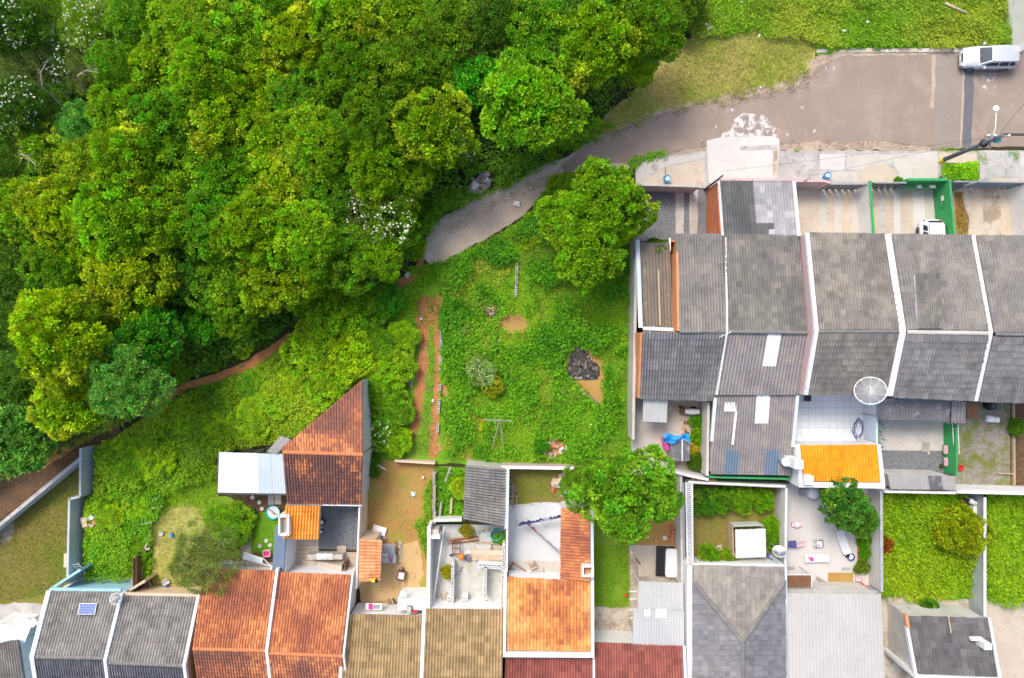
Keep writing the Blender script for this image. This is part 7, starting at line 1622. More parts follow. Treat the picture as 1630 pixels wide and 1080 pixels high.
o = T('timber_stack', 'reddish timber lengths on the unfinished floor', 'timber', 738, 859, .05, .12)
for k in range(7): part(o, 'plank', ('rust', 'wood_brown', 'wood_pale', 'brick_clay')[k % 4], ('box', .15 * (k % 3) - .1, -.2 + k * .065, .08 + .03 * (k % 3), 2.3 - .2 * (k % 3), .06, .06, .04 * (k % 3 - 1)))
o = T('work_stool', 'brown wooden stool on the unfinished floor', 'stool', 727, 870, .05, .02); part(o, 'leg', 'wood_brown', ('box', -.28, 0, .4, .08, 1.2, .1)); part(o, 'leg', 'wood_brown', ('box', .28, 0, .4, .08, 1.2, .1))
for k in range(3): part(o, 'rung', 'wood_brown', ('box', 0, -.45 + k * .45, .42, .55, .08, .08))
o = T('concrete_mixer', 'small mixer with an orange drum on the unfinished floor', 'mixer', 735, 883, .05); part(o, 'drum', 'plastic_orange', ('lathe', [(.1, .3), (.2, .38), (.24, .55), (.14, .72)], 14), smooth=True); part(o, 'stand', 'rust', ('tube', [(-.4, -.2, 0), (0, 0, .5), (.3, -.3, 0)], .03, 5)); part(o, 'wheel', 'rubber', ('lathe', [(.1, -.04), (.17, -.03), (.17, .03), (.1, .04)], 12, (-.75, 0, .17), Matrix.Rotation(1.57, 3, 'X')))
o = T('mortar_heap', 'white mortar heap beside the orange mixer', 'mortar', 748, 884, .03); heap(o, 'mound', 'concrete_white', .5, .35, .2, 8); part(o, 'spill', 'asphalt_dark', ('lathe', [(.32, 0), (.3, .03), (.001, .035)], 11, (-.1, -.15, .16)))
o = T('pipe', 'long white pipe slanting across the unfinished floor', 'pipe', 695, 905, 0); part(o, 'pipe', 'metal_white', ('tube', [P(707, 838, 1.0) - P(695, 905, 0), P(689, 965, .8) - P(695, 905, 0)], .05, 6))
o = T('water_tank', 'blue water tank below the slate-grey shed', 'tank', 790, 848, .03); part(o, 'tank', 'plastic_teal', ('lathe', [(.36, 0), (.42, .7), (.46, .72), (.40, .72), (.36, .25), (.001, .24)], 20), smooth=True); part(o, 'water', 'metal_dark', ('lathe', [(.38, .5), (.001, .51)], 20))
o = T('scrap_shelf', 'grey planks and scrap under the edge of the slate-grey shed', 'planks', 757, 846, .05)
for k in range(7): part(o, 'plank', ('wood_grey', 'metal_grey', 'wood_pale')[k % 3], ('box', -1.1 + k * .38, .08 * (k % 3), .15, .5, .1, .06, .3 * (k % 3 - 1)))
o = T('column_stub', 'grey concrete column stub at the top left of the unfinished floor', 'column', 693, 840, 0); part(o, 'stub', 'concrete_pale', ('box', 0, 0, .8, .85, .55, 1.6)); part(o, 'stub', 'paint_white_old', ('box', .2, -.2, .9, .7, .3, 1.8))
for k in range(3):
    o = T('plank', ('plank leaning left on the unfinished floor', 'first plank leaning at the lower right block wall', 'second plank leaning at the lower right block wall')[k], 'plank', (729, 781, 788)[k], (910, 962, 960)[k], .3, (1.0, -.9, -1.1)[k]); part(o, 'plank', ('wood_grey', 'wood_grey', 'wood_pale')[k], ('box', 0, 0, .1, 1.0, .12, .05, 0, 0, .3))
# ---- patio
for k, (a, b, lab) in enumerate((((823, 838, 1.7), (896, 824, 1.7), 'upper clothesline hung with navy laundry over the patio'), ((840, 836, 1.7), (893, 884, 1.7), 'slanting clothesline with grey laundry over the patio'))):
    o = T('clothesline', lab, 'clothesline', a[0], a[1], 0); A_, B_ = P3(a), P3(b); c0 = P(a[0], a[1], 0)
    part(o, 'wire', 'rubber', ('tube', [A_ - c0, B_ - c0], .012, 5))
    part(o, 'post', 'metal_grey', ('tube', [(A_ - c0), (A_.x - c0.x, A_.y - c0.y, 0)], .03, 6)); part(o, 'post', 'metal_grey', ('tube', [(B_ - c0), (B_.x - c0.x, B_.y - c0.y, 0)], .03, 6))
    an = math.atan2((B_ - A_).y, (B_ - A_).x); rr = random.Random(k + 2)
    items = [(.14, .2), (.27, .12), (.36, .10), (.44, .10), (.52, .12), (.62, .22), (.74, .08), (.82, .08), (.93, .2)] if k == 0 else [(.06, .1), (.18, .16), (.42, .3), (.66, .26), (.86, .2)]
    for j, (t, w) in enumerate(items):
        m_ = (('cloth_navy', 'cloth_navy', 'cloth_navy', 'cloth_navy', 'cloth_navy', 'cloth_lilac', 'cloth_navy', 'cloth_navy', 'cloth_navy') if k == 0 else ('cloth_grey', 'cloth_red', 'cloth_grey', 'cloth_grey', 'cloth_lilac'))[j]
        q = A_ - c0 + (B_ - A_) * t; L_ = (B_ - A_).length * w * .5; hh = rr.uniform(.35, .7); mb = MB()
        mb.grid(lambda x, y: (q.x + math.cos(an) * (x - .5) * L_ * 2 - math.sin(an) * (.03 + .07 * math.sin(y * 5 + x * 6) * y), q.y + math.sin(an) * (x - .5) * L_ * 2 + math.cos(an) * (.03 + .07 * math.sin(y * 5 + x * 6) * y), q.z + .01 - y * hh), 6, 5)
        mb.build('garment', m_, o, local=True)
o = T('bed_frame', 'reddish wooden bed frame on the patio strip', 'bed frame', 823, 906, .05, -.55); part(o, 'rail', 'rust', ('box', 0, .32, .35, 1.1, .07, .1)); part(o, 'rail', 'rust', ('box', 0, -.32, .35, 1.1, .07, .1)); part(o, 'headboard', 'wood_brown', ('box', .55, 0, .4, .07, .7, .3)); part(o, 'footboard', 'wood_brown', ('box', -.55, 0, .35, .07, .7, .2)); part(o, 'base', 'cloth_grey', ('box', 0, 0, .3, 1.0, .55, .05))
for k in range(4): part(o, 'slat', 'wood_grey', ('box', -.35 + k * .24, 0, .345, .05, .55, .03))
for k in range(2):
    o = T('wooden_chair', ('pale wooden chair on the patio strip', 'pale trestle on the patio strip beside the chair')[k], 'chair' if k == 0 else 'trestle', (848, 857)[k], (899, 911)[k], .05, (.45, .1)[k])
    if k == 0:
        for j in range(4): part(o, 'slat', 'wood_pale', ('box', 0, -.18 + j * .11, .42, .5, .085, .03))
        part(o, 'backrest', 'wood_pale', ('box', 0, .26, .65, .5, .04, .35))
        for x in (-.22, .22):
            for y in (-.2, .24): part(o, 'leg', 'wood_pale', ('box', x, y, .2, .045, .045, .42))
    else:
        for x in (-.45, .45): part(o, 'leg', 'wood_grey', ('tube', [(x, -.3, 0), (x * .9, .3, .6)], .025, 5)); part(o, 'leg', 'wood_grey', ('tube', [(x, .35, 0), (x * .3, -.25, .6)], .025, 5))
        part(o, 'top', 'wood_pale', ('box', 0, .3, .62, 1.0, .05, .05), ('box', 0, -.28, .5, .9, .04, .04))
# ---- yard under the big tree
o = T('mattress', 'white mattress on a dark frame on the stained slab', 'mattress', 1064, 893, .05, -.03); part(o, 'frame', 'plastic_black', ('box', -.3, .03, .2, 1.35, 2.2, .3)); 
mb = MB(); mb.prism([(-.48 + .08 * (1 - math.cos(a)) * 0 + x * .48, y * 1.06) for x, y in []] or [(math.copysign(abs(math.cos(t)) ** .25, math.cos(t)) * .46 + .12, math.copysign(abs(math.sin(t)) ** .25, math.sin(t)) * 1.06) for t in [i * .19635 for i in range(32)]], .36, .6); mb.build('mattress', 'cloth_white', o, local=True)
o = T('ball', 'red ball at the edge of the grass strip', 'ball', 996, 947, .05); part(o, 'ball', 'plastic_red', ('lathe', [(.001, 0), (.1, .04), (.14, .14), (.1, .24), (.001, .28)], 16), smooth=True)
o = T('brick_grill', 'rough brick grill with a dark tray by the cream wall', 'grill', 1075, 849, .03)
for k in range(8): part(o, 'brick', 'brick_clay', ('box', (-.3, .3)[k % 2] + .05 * (k % 3), .45 - (k // 2) * .28, .12, .28, .24, .24, .1 * (k % 3)))
part(o, 'tray', 'metal_dark', ('box', .1, .1, .28, .42, .6, .06)); part(o, 'pot', 'sheet_blue', ('box', .12, .12, .33, .28, .4, .06))
o = T('bucket', 'white bucket left of the brick grill', 'bucket', 1057, 855, .04); part(o, 'tub', 'plastic_white', ('lathe', [(.12, 0), (.17, .3), (.15, .3), (.1, .05)], 14))
o = T('shovel', 'shovel leaning on the stained slab', 'shovel', 1011, 888, .05, -.9); part(o, 'blade', 'wood_brown', ('box', .35, 0, .06, .5, .12, .03)); part(o, 'handle', 'wood_pale', ('tube', [(.1, 0, .08), (-.5, .05, .1)], .02, 5)); part(o, 'grip', 'plastic_palepink', ('box', -.5, .05, .1, .18, .22, .05))
o = T('washing_machine', 'old washing machine at the corner of the white wall', 'washing machine', 1076, 758, .03); part(o, 'cabinet', 'metal_white', ('box', 0, 0, .42, .6, .6, .84)); part(o, 'lid', 'metal_grey', ('lathe', [(.2, .84), (.2, .87), (.001, .88)], 14)); part(o, 'panel', 'plastic_black', ('box', 0, .25, .88, .58, .08, .08))
# ---- greenhouse garden
o = T('greenhouse', 'small greenhouse of milky film on timber', 'greenhouse', 1183, 854, .02, .03)
part(o, 'base_boards', 'wood_pale', ('box', -1.12, 0, .55, .06, 2.2, 1.1), ('box', 1.12, 0, .5, .06, 2.2, 1.0), ('box', 0, -1.1, .5, 2.2, .06, 1.0))
rf = part(o, 'back_film', 'film', ('box', 0, 1.12, .65, 2.2, .03, 1.2))
rg = random.Random(6); mb = MB(); mb.grid(lambda a, b: (-1.05 + a * 2.25, -1.2 + b * 2.15, 1.35 + .12 * math.sin(a * 6.28) * .3 + b * .1 + rg.uniform(-.03, .03)), 10, 10); mb.build('roof_film', 'film', o, smooth=True, local=True)
for x in (-.55, .1, .7): part(o, 'purlin', 'metal_white', ('box', x, -.12, 1.30, .06, 2.1, .05))
part(o, 'purlin', 'metal_white', ('box', .05, -.1, 1.36, 2.1, .06, .05))
for x in (-1.1, 1.1):
    for y in (-1.1, 1.1): part(o, 'post', 'wood_grey', ('box', x, y, .65, .08, .08, 1.3))
for k, (u, v, a) in enumerate(((1145, 872, .05), (1156, 878, .3), (1175, 885, .02), (1182, 885, .02), (1175, 895, .02), (1182, 895, .03), (1190, 882, .2), (1164, 880, .4))):
    o = T('garden_paver', ('square paver furthest left in the greenhouse garden', 'second paver from the left in the greenhouse garden', 'upper left of the four joined garden pavers', 'upper right of the four joined garden pavers', 'lower left of the four joined garden pavers', 'lower right of the four joined garden pavers', 'paver right of the four joined garden pavers', 'third paver from the left in the greenhouse garden')[k], 'paver', u, v, .02, a, 'garden pavers'); part(o, 'slab', 'concrete_warm', ('box', 0, 0, .05, .34, .44, .06))
o = T('garden_chair', 'pale broken garden chair among the lower bushes', 'chair', 1138, 872, .05, .2); part(o, 'seat', 'wood_pale', ('box', 0, 0, .4, .45, .08, .03), ('box', 0, .14, .4, .45, .08, .03), ('box', 0, -.14, .4, .45, .08, .03)); part(o, 'frame', 'wood_pale', ('tube', [(-.25, -.3, 0), (-.22, .3, .75)], .025, 5), ('tube', [(.25, -.3, 0), (.22, .3, .75)], .025, 5)); part(o, 'backrest', 'wood_pale', ('box', 0, .28, .7, .5, .04, .1))
o = T('water_jug', 'blue jug beside the white dish', 'jug', 1223, 884, .03); part(o, 'jug', 'cloth_blue', ('lathe', [(.12, 0), (.16, .1), (.16, .35), (.06, .45)], 12), smooth=True); part(o, 'cap', 'plastic_white', ('lathe', [(.05, .45), (.05, .5), (.001, .51)], 8))
o = T('dog_house', 'dark little hut below the white dish', 'hut', 1233, 893, .03); part(o, 'walls', 'wood_grey', ('box', 0, 0, .3, .9, .6, .6)); part(o, 'roof', 'metal_dark', ('box', 0, 0, .64, 1.05, .75, .05, 0, .15))
# ---- terrace
o = T('toy_car', 'pale pink toy car on the terrace', 'toy', 1267, 834, .05); part(o, 'body', 'plastic_palepink', ('lathe', [(.2, .08), (.26, .12), (.26, .25), (.18, .3), (.001, .3)], 16)); part(o, 'body_end', 'plastic_palepink', ('box', .22, 0, .16, .36, .3, .16), ('box', -.22, 0, .16, .36, .3, .16)); part(o, 'seat', 'plastic_white', ('box', 0, 0, .3, .24, .22, .06))
for x in (-.28, .28):
    for y in (-.18, .18): part(o, 'wheel', 'plastic_pink', ('lathe', [(.001, -.03), (.08, -.03), (.08, .03), (.001, .03)], 10, (x, y, .08), Matrix.Rotation(1.57, 3, 'X')))
o = T('toy_slide', 'navy and pink plastic toy slide on the terrace', 'slide', 1266, 864, .05, -.04); part(o, 'ladder', 'plastic_navy', ('box', -.42, .2, .45, .55, .07, .08, .12), ('box', -.42, -.22, .45, .6, .07, .08, -.12))
for k in range(4): part(o, 'rung', 'plastic_navy', ('box', -.62 + k * .13, 0, .36 + k * .07, .09, .42, .05))
mb = MB(); mb.grid(lambda a, b: (-.12 + a * .85, (b - .5) * .36, .62 - .55 * a ** .8 + .06 * (2 * b - 1) ** 4), 8, 6); mb.build('chute', 'plastic_palepink', o, smooth=True, local=True)
o = T('metal_chair', 'dark tubular chair with a white seat on the terrace', 'chair', 1299, 864, .05, .05); part(o, 'seat', 'plastic_white', ('box', 0, 0, .42, .46, .42, .04)); part(o, 'cushion', 'plastic_navy', ('lathe', [(.07, .45), (.001, .47)], 10, (.0, -.1, 0)))
part(o, 'frame', 'metal_dark', ('tube', [(-.25, -.25, 0), (-.25, -.22, .62), (-.25, .25, .62), (-.38, .55, .85)], .02, 5), ('tube', [(.27, -.25, 0), (.27, -.22, .62), (.27, .25, .62), (.12, .55, .85)], .02, 5), ('tube', [(-.3, .4, .75), (.18, .4, .75)], .02, 5))
for x in (-.25, .27): part(o, 'leg', 'metal_dark', ('tube', [(x, .22, 0), (x, .2, .45)], .02, 5))
def sunbed(label, u, v, rot, cloth=None):
    o = T('sun_lounger', label, 'sun lounger', u, v, .05, rot)
    part(o, 'rail', 'plastic_white', ('box', 0, .26, .3, 1.75, .06, .07)); part(o, 'rail', 'plastic_white', ('box', 0, -.26, .3, 1.75, .06, .07))
    for k in range(9): part(o, 'slat', 'plastic_white', ('box', -.8 + k * .155, 0, .335, .125, .5, .02))
    part(o, 'backrest', 'plastic_white', ('box', .72, 0, .42, .4, .52, .03, 0, 0, -.35))
    for x in (-.75, .7):
        for y in (-.24, .24): part(o, 'leg', 'plastic_white', ('box', x, y, .14, .06, .06, .28))
    if cloth: part(o, 'cloth', cloth, ('box', -.35, -.05, .37, .26, .26, .04, .1), ('box', -.5, .08, .37, .12, .1, .04, .6))
sunbed('white sun lounger in the middle of the terrace', 1339, 861, -1.25); sunbed('white sun lounger with a pink cloth on the terrace', 1296, 887, .02, 'plastic_magenta')
o = T('basin', 'navy basin with pale water on the terrace', 'basin', 1353, 886, .05); part(o, 'tub', 'plastic_navy', ('lathe', [(.2, 0), (.27, .2), (.29, .2), (.24, .18), (.2, .05), (.001, .04)], 18)); part(o, 'water', 'sheet_paleblue', ('lathe', [(.2, .14), (.001, .145)], 16)); part(o, 'lid', 'plastic_black', ('box', -.25, .12, .12, .25, .3, .16))
o = T('plant_pot', 'bright blue pot in the narrow terrace bed', 'pot', 1367, 881, .06); part(o, 'pot', 'plastic_blue', ('lathe', [(.1, 0), (.15, .2), (.16, .2), (.1, .12), (.001, .1)], 12))
o = T('plant_bed', 'narrow raised bed along the terrace wall', 'plant bed', 1371, 875, .04); part(o, 'soil', 'soil_dark', ('box', .1, 0, .05, .7, 3.4, .1)); part(o, 'kerb', 'brick_clay', ('box', -.28, 0, .08, .08, 3.4, .16))
o = T('awning', 'dark brown awning at the lower left of the terrace', 'awning', 1272, 925, 0); c_ = P(1272, 925, 2.0) - P(1272, 925, 0); part(o, 'sheet', 'wood_brown', ('box', c_.x, c_.y, 2.0, 1.75, .85, .04)); part(o, 'frame', 'metal_white', ('box', c_.x, c_.y + .45, 2.0, 1.85, .05, .06), ('box', c_.x + .9, c_.y, 2.0, .05, .9, .06)); part(o, 'post', 'metal_grey', ('tube', [(c_.x + .85, c_.y + .4, 0), (c_.x + .85, c_.y + .4, 2)], .03, 6), ('tube', [(c_.x - .85, c_.y + .4, 0), (c_.x - .85, c_.y + .4, 2)], .03, 6))
o = T('doormat', 'speckled brown mat at the bottom of the terrace', 'mat', 1338, 924, .05); part(o, 'mat', 'soil_yard', ('box', 0, 0, .02, 1.9, 1.15, .03))
o = T('plank', 'grey plank leaning between the awning and the mat', 'plank', 1308, 924, .05, -.55); part(o, 'plank', 'wood_grey', ('box', 0, 0, .2, 1.2, .2, .08, 0, 0, .15))
for k, (u, v) in enumerate(((1259, 905), (1346, 906))):
    o = T('drain_grate', ('left', 'right')[k] + ' grey drain grate in the terrace floor', 'drain', u, v, .042)
    part(o, 'frame', 'metal_grey', ('box', 0, 0, .01, .6, .24, .02))
    for j in range(5): part(o, 'bar', 'wall_grey', ('box', -.22 + j * .11, 0, .025, .06, .2, .02))
o = T('child_chair', 'pale pink child chair below the terrace bed', 'chair', 1364, 919, .05); part(o, 'seat', 'plastic_palepink', ('box', 0, 0, .3, .36, .4, .04)); part(o, 'backrest', 'plastic_palepink', ('box', 0, .22, .45, .36, .05, .35))
for x in (-.15, .15):
    for y in (-.17, .17): part(o, 'leg', 'plastic_palepink', ('box', x, y, .14, .05, .05, .28))
o = T('tricycle', 'red toy tricycle in the corner of the terrace', 'tricycle', 1372, 930, .05, -.6); part(o, 'body', 'plastic_red', ('tube', [(-.3, 0, .22), (0, 0, .28), (.2, 0, .42)], .05, 6)); part(o, 'seat', 'plastic_red', ('box', -.15, 0, .34, .24, .2, .05)); part(o, 'handlebar', 'plastic_red', ('tube', [(.2, -.2, .45), (.2, .2, .45)], .025, 5))
for x, y, r_ in ((.28, 0, .15), (-.3, .18, .1), (-.3, -.18, .1)): part(o, 'wheel', 'rubber', ('lathe', [(.001, -.03), (r_, -.03), (r_, .03), (.001, .03)], 12, (x, y, r_), Matrix.Rotation(1.57, 3, 'X')))
o = T('water_tank', 'white water tank below the yellow-tiled outbuilding', 'tank', 1287, 782, .04); part(o, 'tank', 'plastic_white', ('lathe', [(.36, 0), (.4, .5), (.4, .9), (.34, 1.0), (.001, 1.05)], 20), smooth=True); part(o, 'lid', 'metal_white', ('lathe', [(.2, 1.02), (.2, 1.08), (.001, 1.1)], 14)); part(o, 'pump', 'metal_grey', ('box', -.55, 0, .2, .4, .5, .4))
# ---- back yards of the row
o = T('garden_hose', 'dark hose coiled on the white courtyard tiles', 'hose', 1366, 684, .06)
rr = random.Random(5); q = [(math.cos(t * .55) * (.35 + .12 * math.sin(t * .9)) + .08 * math.sin(t * 1.7), math.sin(t * .55) * (.75 + .2 * math.cos(t * .7)), .02 + .004 * (t % 3)) for t in range(44)] + [(-.1, -.9, .02), (-.3, -1.25, .02)]; part(o, 'hose', 'plastic_navy', ('tube', q, .022, 5), smooth=True)
o = T('drain_box', 'dark drain box at the top left of the tiled courtyard', 'drain', 1284, 634, .05); part(o, 'box', 'metal_dark', ('box', 0, 0, .15, .45, .45, .3)); part(o, 'grate', 'plastic_black', ('box', 0, 0, .31, .34, .34, .03))
o = T('corrugated_sheet_stack', 'pale corrugated sheets resting below the grey tiles', 'sheets', 1042, 652, 0); sheets(o, (1024, 634, 2.4), (1063, 636, 2.4), (1061, 673, 2.2), (1023, 671, 2.2), 'metal_sheet', .6, 1, .15, .012); part(o, 'support', 'wood_grey', ('box', -.6, .3, 1.1, .1, .1, 2.1), ('box', .7, .3, 1.1, .1, .1, 2.1))
o = T('hand_cart', 'cart carrying a white bundle behind the grey tiles', 'cart', 1096, 654, .04, -.05); part(o, 'tray', 'wood_brown', ('box', -.1, 0, .4, 1.3, .5, .08)); part(o, 'bundle', 'cloth_white', ('lathe', [(.001, -.6), (.2, -.55), (.24, 0), (.2, .5), (.001, .55)], 10, (.15, 0, .6), Matrix.Rotation(1.57, 3, 'Y')))
for x in (-.65, .3): part(o, 'wheel', 'rubber', ('lathe', [(.1, -.03), (.2, -.03), (.2, .03), (.1, .03)], 12, (x, .3, .2), Matrix.Rotation(1.57, 3, 'X')))
o = T('tarp_shed', 'tiny corrugated shed under a blue tarp', 'shed', 1080, 714, 0)
sheets(o, (1066, 702, 1.8), (1098, 702, 1.8), (1098, 734, 1.6), (1067, 734, 1.6), 'sheet_dark', .8, 1, .12, .02); wall_under(o, (1067, 703, 1.75), (1097, 703, 1.75), (1097, 733, 1.55), (1068, 733, 1.55), 'wood_grey', .05)
bar(o, 'ridge_board', [(1086, 698, 1.95), (1086, 734, 1.75)], .1, .04, 'paint_blueish')
rg = random.Random(9); a_, b_ = P(1056, 695, 2.05), P(1097, 699, 2.05); c0 = P(1080, 714, 0)
mb = MB(); mb.grid(lambda s, t: (a_.x + (b_.x - a_.x) * s, a_.y + .12 - t * (.55 + .18 * math.sin(s * 7)) + .1 * math.sin(s * 9), 2.05 + .12 * math.sin(s * 11 + t * 3) + .1 * math.sin(t * 5) + rg.uniform(-.02, .03)), 18, 8); mb.build('tarp', 'tarp_blue', o, smooth=True)
bar(o, 'pink_board', [(1061, 700, 1.5), (1063, 717, 1.5)], .2, 1.4, 'plastic_magenta')
rubble('crate_heap', 'brown crates and bricks beside the tarp shed', 'crates', 1092, 683, .3, .6, 14, ['wood_pale', 'wood_brown', 'brick_clay'], (.15, .3), .1, 51, 'crate')
for k, v in enumerate((715, 734)):
    o = T('armchair', ('upper', 'lower')[k] + ' chair with a pink patterned cushion by the green wall', 'chair', 1503, v, .04, -.05 + .1 * k); part(o, 'seat', 'plastic_palepink', ('box', 0, 0, .38, .48, .62, .14)); part(o, 'backrest', 'plastic_palepink', ('box', .22, 0, .6, .12, .6, .4)); part(o, 'cushion', 'plastic_pink', ('box', -.04, 0, .48, .38, .5, .08))
    for x in (-.18, .18):
        for y in (-.26, .26): part(o, 'leg', 'metal_dark', ('box', x, y, .16, .04, .04, .32))
o = T('toy_ring', 'yellow and red ring toy by the pink chairs', 'toy', 1511, 717, .05); part(o, 'ring', 'plastic_yellow', ('lathe', [(.1, 0), (.18, .02), (.2, .08), (.17, .13), (.1, .14), (.08, .07)], 16)); part(o, 'core', 'plastic_red', ('lathe', [(.06, 0), (.06, .16), (.001, .17)], 10))
o = T('shoe_pair', 'pair of yellow and black shoes on the tarmac', 'shoes', 1497, 742, .04, -.4)
for y in (-.09, .09): part(o, 'shoe', 'plastic_black', ('box', 0, y, .06, .32, .11, .1)); part(o, 'sole', 'cloth_lime', ('box', 0, y, .02, .36, .14, .03))
o = T('cardboard', 'brown cardboard sheet on the concrete back yard', 'cardboard', 1473, 712, .04, -.12); part(o, 'sheet', 'wood_grey', ('box', 0, 0, .03, .55, .75, .02)); part(o, 'flap', 'paint_beige', ('box', .28, -.4, .04, .12, .2, .02, .2))
o = T('hanging_tools', 'dark tools and wires hanging on the courtyard wall', 'tools', 1398, 690, 0); c0 = P(1398, 690, 0)
for k in range(9): q = P(1399 + (k % 3) * 1.5, 668 + k * 6, 1.6); q2 = P(1403 + (k % 3) * 3, 671 + k * 6, .7); part(o, 'tool', ('metal_dark', 'plastic_navy', 'paint_green')[k % 3], ('tube', [q - c0, q2 - c0], .03 + .015 * (k % 2), 5))
part(o, 'rail', 'paint_green', ('tube', [P(1399, 664, 1.65) - c0, P(1399, 720, 1.65) - c0], .04, 5))
o = T('handrail', 'thin white handrail along the green back wall', 'handrail', 1519, 695, 0); c0 = P(1519, 695, 0)
part(o, 'rail', 'metal_white', ('tube', [P(1516, 674, 1.2) - c0, P(1518, 711, 1.2) - c0, P(1519, 720, 1.2) - c0], .025, 5), ('tube', [P(1525, 676, 1.65) - c0, P(1527, 723, 1.65) - c0], .025, 5), ('tube', [P(1516, 683, 1.2) - c0, P(1524, 683, 1.55) - c0], .02, 5), ('tube', [P(1519, 720, 1.2) - c0, P(1527, 723, 1.65) - c0], .02, 5))
for u, v in ((1516, 675), (1518, 711)): part(o, 'post', 'metal_white', ('tube', [P(u, v, 1.2) - c0, P(u, v, 1.2) * 1 - c0 - Vector((0, 0, 1.15))], .02, 5))
o = T('barrel', 'black rounded barrel in the gravel yard', 'barrel', 1570, 645, .03); part(o, 'barrel', 'plastic_black', ('lathe', [(.3, 0), (.36, .3), (.34, .7), (.28, .8), (.001, .82)], 18), smooth=True); part(o, 'lid', 'metal_dark', ('lathe', [(.18, .81), (.18, .86), (.001, .87)], 14))
o = T('cool_box', 'white plastic canister below the black barrel', 'canister', 1576, 667, .03, -.12); part(o, 'body', 'plastic_white', ('lathe', [(.18, -.32), (.26, -.25), (.26, .22), (.2, .3)], 14, (-.18, 0, .26), Matrix.Rotation(1.57, 3, 'Y'))); part(o, 'cap', 'plastic_white', ('lathe', [(.2, -.12), (.24, -.06), (.24, .12), (.18, .16)], 14, (.3, 0, .24), Matrix.Rotation(1.57, 3, 'Y'))); part(o, 'nozzle', 'plastic_blue', ('box', -.5, -.02, .2, .12, .1, .1))
o = T('rusty_plate', 'square rusty plate beside the corrugated lean-to', 'plate', 1545, 654, .04, .02); part(o, 'plate', 'rust', ('box', 0, 0, .2, .82, 1.1, .05)); part(o, 'stand', 'wood_brown', ('box', 0, 0, .09, .5, .7, .16))
o = T('bucket', 'red bucket at the foot of the green back wall', 'bucket', 1526, 744, .03); part(o, 'tub', 'plastic_red', ('lathe', [(.14, 0), (.22, .3), (.19, .3), (.12, .05)], 14))
for lab, pts in (('long timber edge of the soil bed at the right', [(1611, 640), (1612, 772)]), ('short timber edge across the soil bed', [(1585, 753), (1611, 754)])):
    o = T('timber_edge', lab, 'timber', pts[0][0], pts[0][1], .02); a_, b_ = P(*pts[0], .02), P(*pts[1], .02); part(o, 'board', 'wood_pale', ('beam', [(0, 0, .25), (b_.x - a_.x, b_.y - a_.y, .25)], .07, .25))
o = T('motorbike', 'blue and white motorbike under the white wall of the weed yard', 'motorbike', 1537, 795, .02, -.25)
part(o, 'fairing', 'car_white', ('lathe', [(.05, -.5), (.2, -.3), (.24, .1), (.12, .5)], 10, (.05, 0, .75), Matrix.Rotation(1.57, 3, 'Y')), smooth=True); part(o, 'tank', 'plastic_navy', ('box', .25, .12, .85, .5, .2, .2)); part(o, 'seat', 'plastic_black', ('box', -.45, 0, .85, .6, .25, .1)); part(o, 'handlebar', 'metal_grey', ('tube', [(.5, -.35, 1.0), (.5, .35, 1.0)], .025, 5)); part(o, 'tail', 'plastic_orange', ('box', -.7, -.12, .8, .25, .1, .1))
for x in (-.65, .65): part(o, 'wheel', 'rubber', ('lathe', [(.2, -.05), (.3, -.05), (.3, .05), (.2, .05)], 14, (x, 0, .3), Matrix.Rotation(1.57, 3, 'X')))
o = T('metal_box', 'white metal box below the motorbike', 'box', 1546, 808, .02, -.05); part(o, 'box', 'metal_white', ('box', 0, 0, .45, .9, .6, .9)); part(o, 'door', 'metal_grey', ('box', 0, -.31, .45, .8, .03, .7))
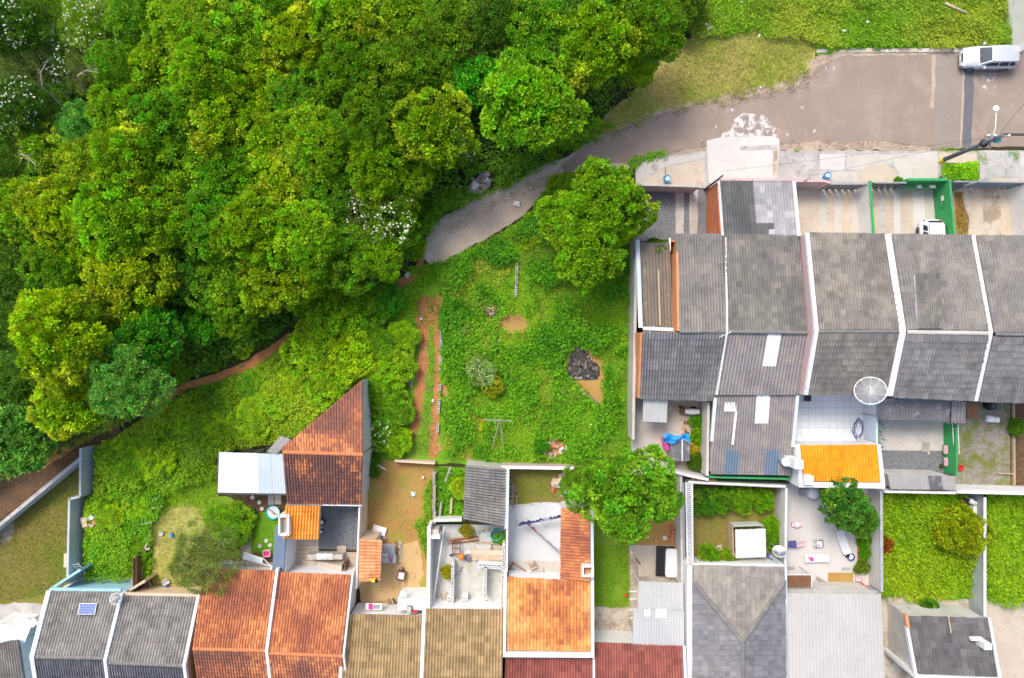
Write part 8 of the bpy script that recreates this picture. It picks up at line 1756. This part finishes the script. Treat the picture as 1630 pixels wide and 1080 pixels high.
# ---- street side
for lab, u, v, m2 in (('blue and white bin by the grey front wall', 1060, 287, 'plastic_blue'), ('blue and white bin on the pavement above the pink wall', 1313, 282, 'plastic_blue'), ('dark round bin at the foot of the utility pole planter', 1498, 285, 'metal_dark')):
    o = T('bin', lab, 'bin', u, v, .13); part(o, 'bin', m2, ('lathe', [(.2, 0), (.26, .5), (.28, .52), (.22, .5), (.2, .3), (.001, .28)], 16)); part(o, 'bag', 'cloth_white' if m2 != 'metal_dark' else 'plastic_black', ('lathe', [(.2, .42), (.14, .55), (.001, .5)], 9, (.04, 0, 0)))
o = T('rake', 'dark rake leaning by the bin at the grey front wall', 'rake', 1059, 274, .14, 1.5); part(o, 'handle', 'wood_brown', ('tube', [(-.45, 0, .05), (.35, .02, .05)], .025, 5)); part(o, 'head', 'metal_dark', ('box', -.45, 0, .05, .08, .3, .04))
o = T('manhole_cover', 'round manhole cover in the pavement', 'manhole cover', 1042, 267, .136); part(o, 'cover', 'concrete_grey', ('lathe', [(.28, 0), (.27, .015), (.001, .018)], 20))
o = T('planter_kerb', 'concrete kerb round the clipped hedge', 'kerb', 1528, 274, .12); part(o, 'kerb', 'concrete_pale', ('box', 0, .68, .08, 2.9, .08, .16), ('box', 0, -.68, .08, 2.9, .08, .16)); part(o, 'kerb', 'concrete_pale', ('box', -1.45, 0, .08, .08, 1.3, .16), ('box', 1.45, 0, .08, .08, 1.3, .16))
o = T('meter_box', 'white meter box on the green side wall', 'meter box', 1502, 316, 1.1); part(o, 'box', 'plastic_white', ('box', 0, 0, 0, .2, .35, .3)); part(o, 'window', 'car_glass', ('box', 0, .05, .155, .12, .12, .02))
o = T('hose_reel', 'green hose coil hanging on the green side wall', 'hose', 1500, 327, 1.0); part(o, 'coil', 'paint_green', ('lathe', [(.16, -.05), (.26, -.04), (.28, 0), (.26, .04), (.16, .05), (.14, 0)], 18, (0, 0, 0), Matrix.Rotation(.9, 3, 'Y')), smooth=True)
o = T('letter_rail', 'green rail behind the green front wall', 'rail', 1462, 300, 1.0); part(o, 'rail', 'paint_green', ('box', 0, 0, 0, 2.6, .1, .12)); part(o, 'box', 'metal_white', ('box', 1.0, .1, .05, .4, .2, .2), ('box', 0, .1, .05, .3, .2, .2))
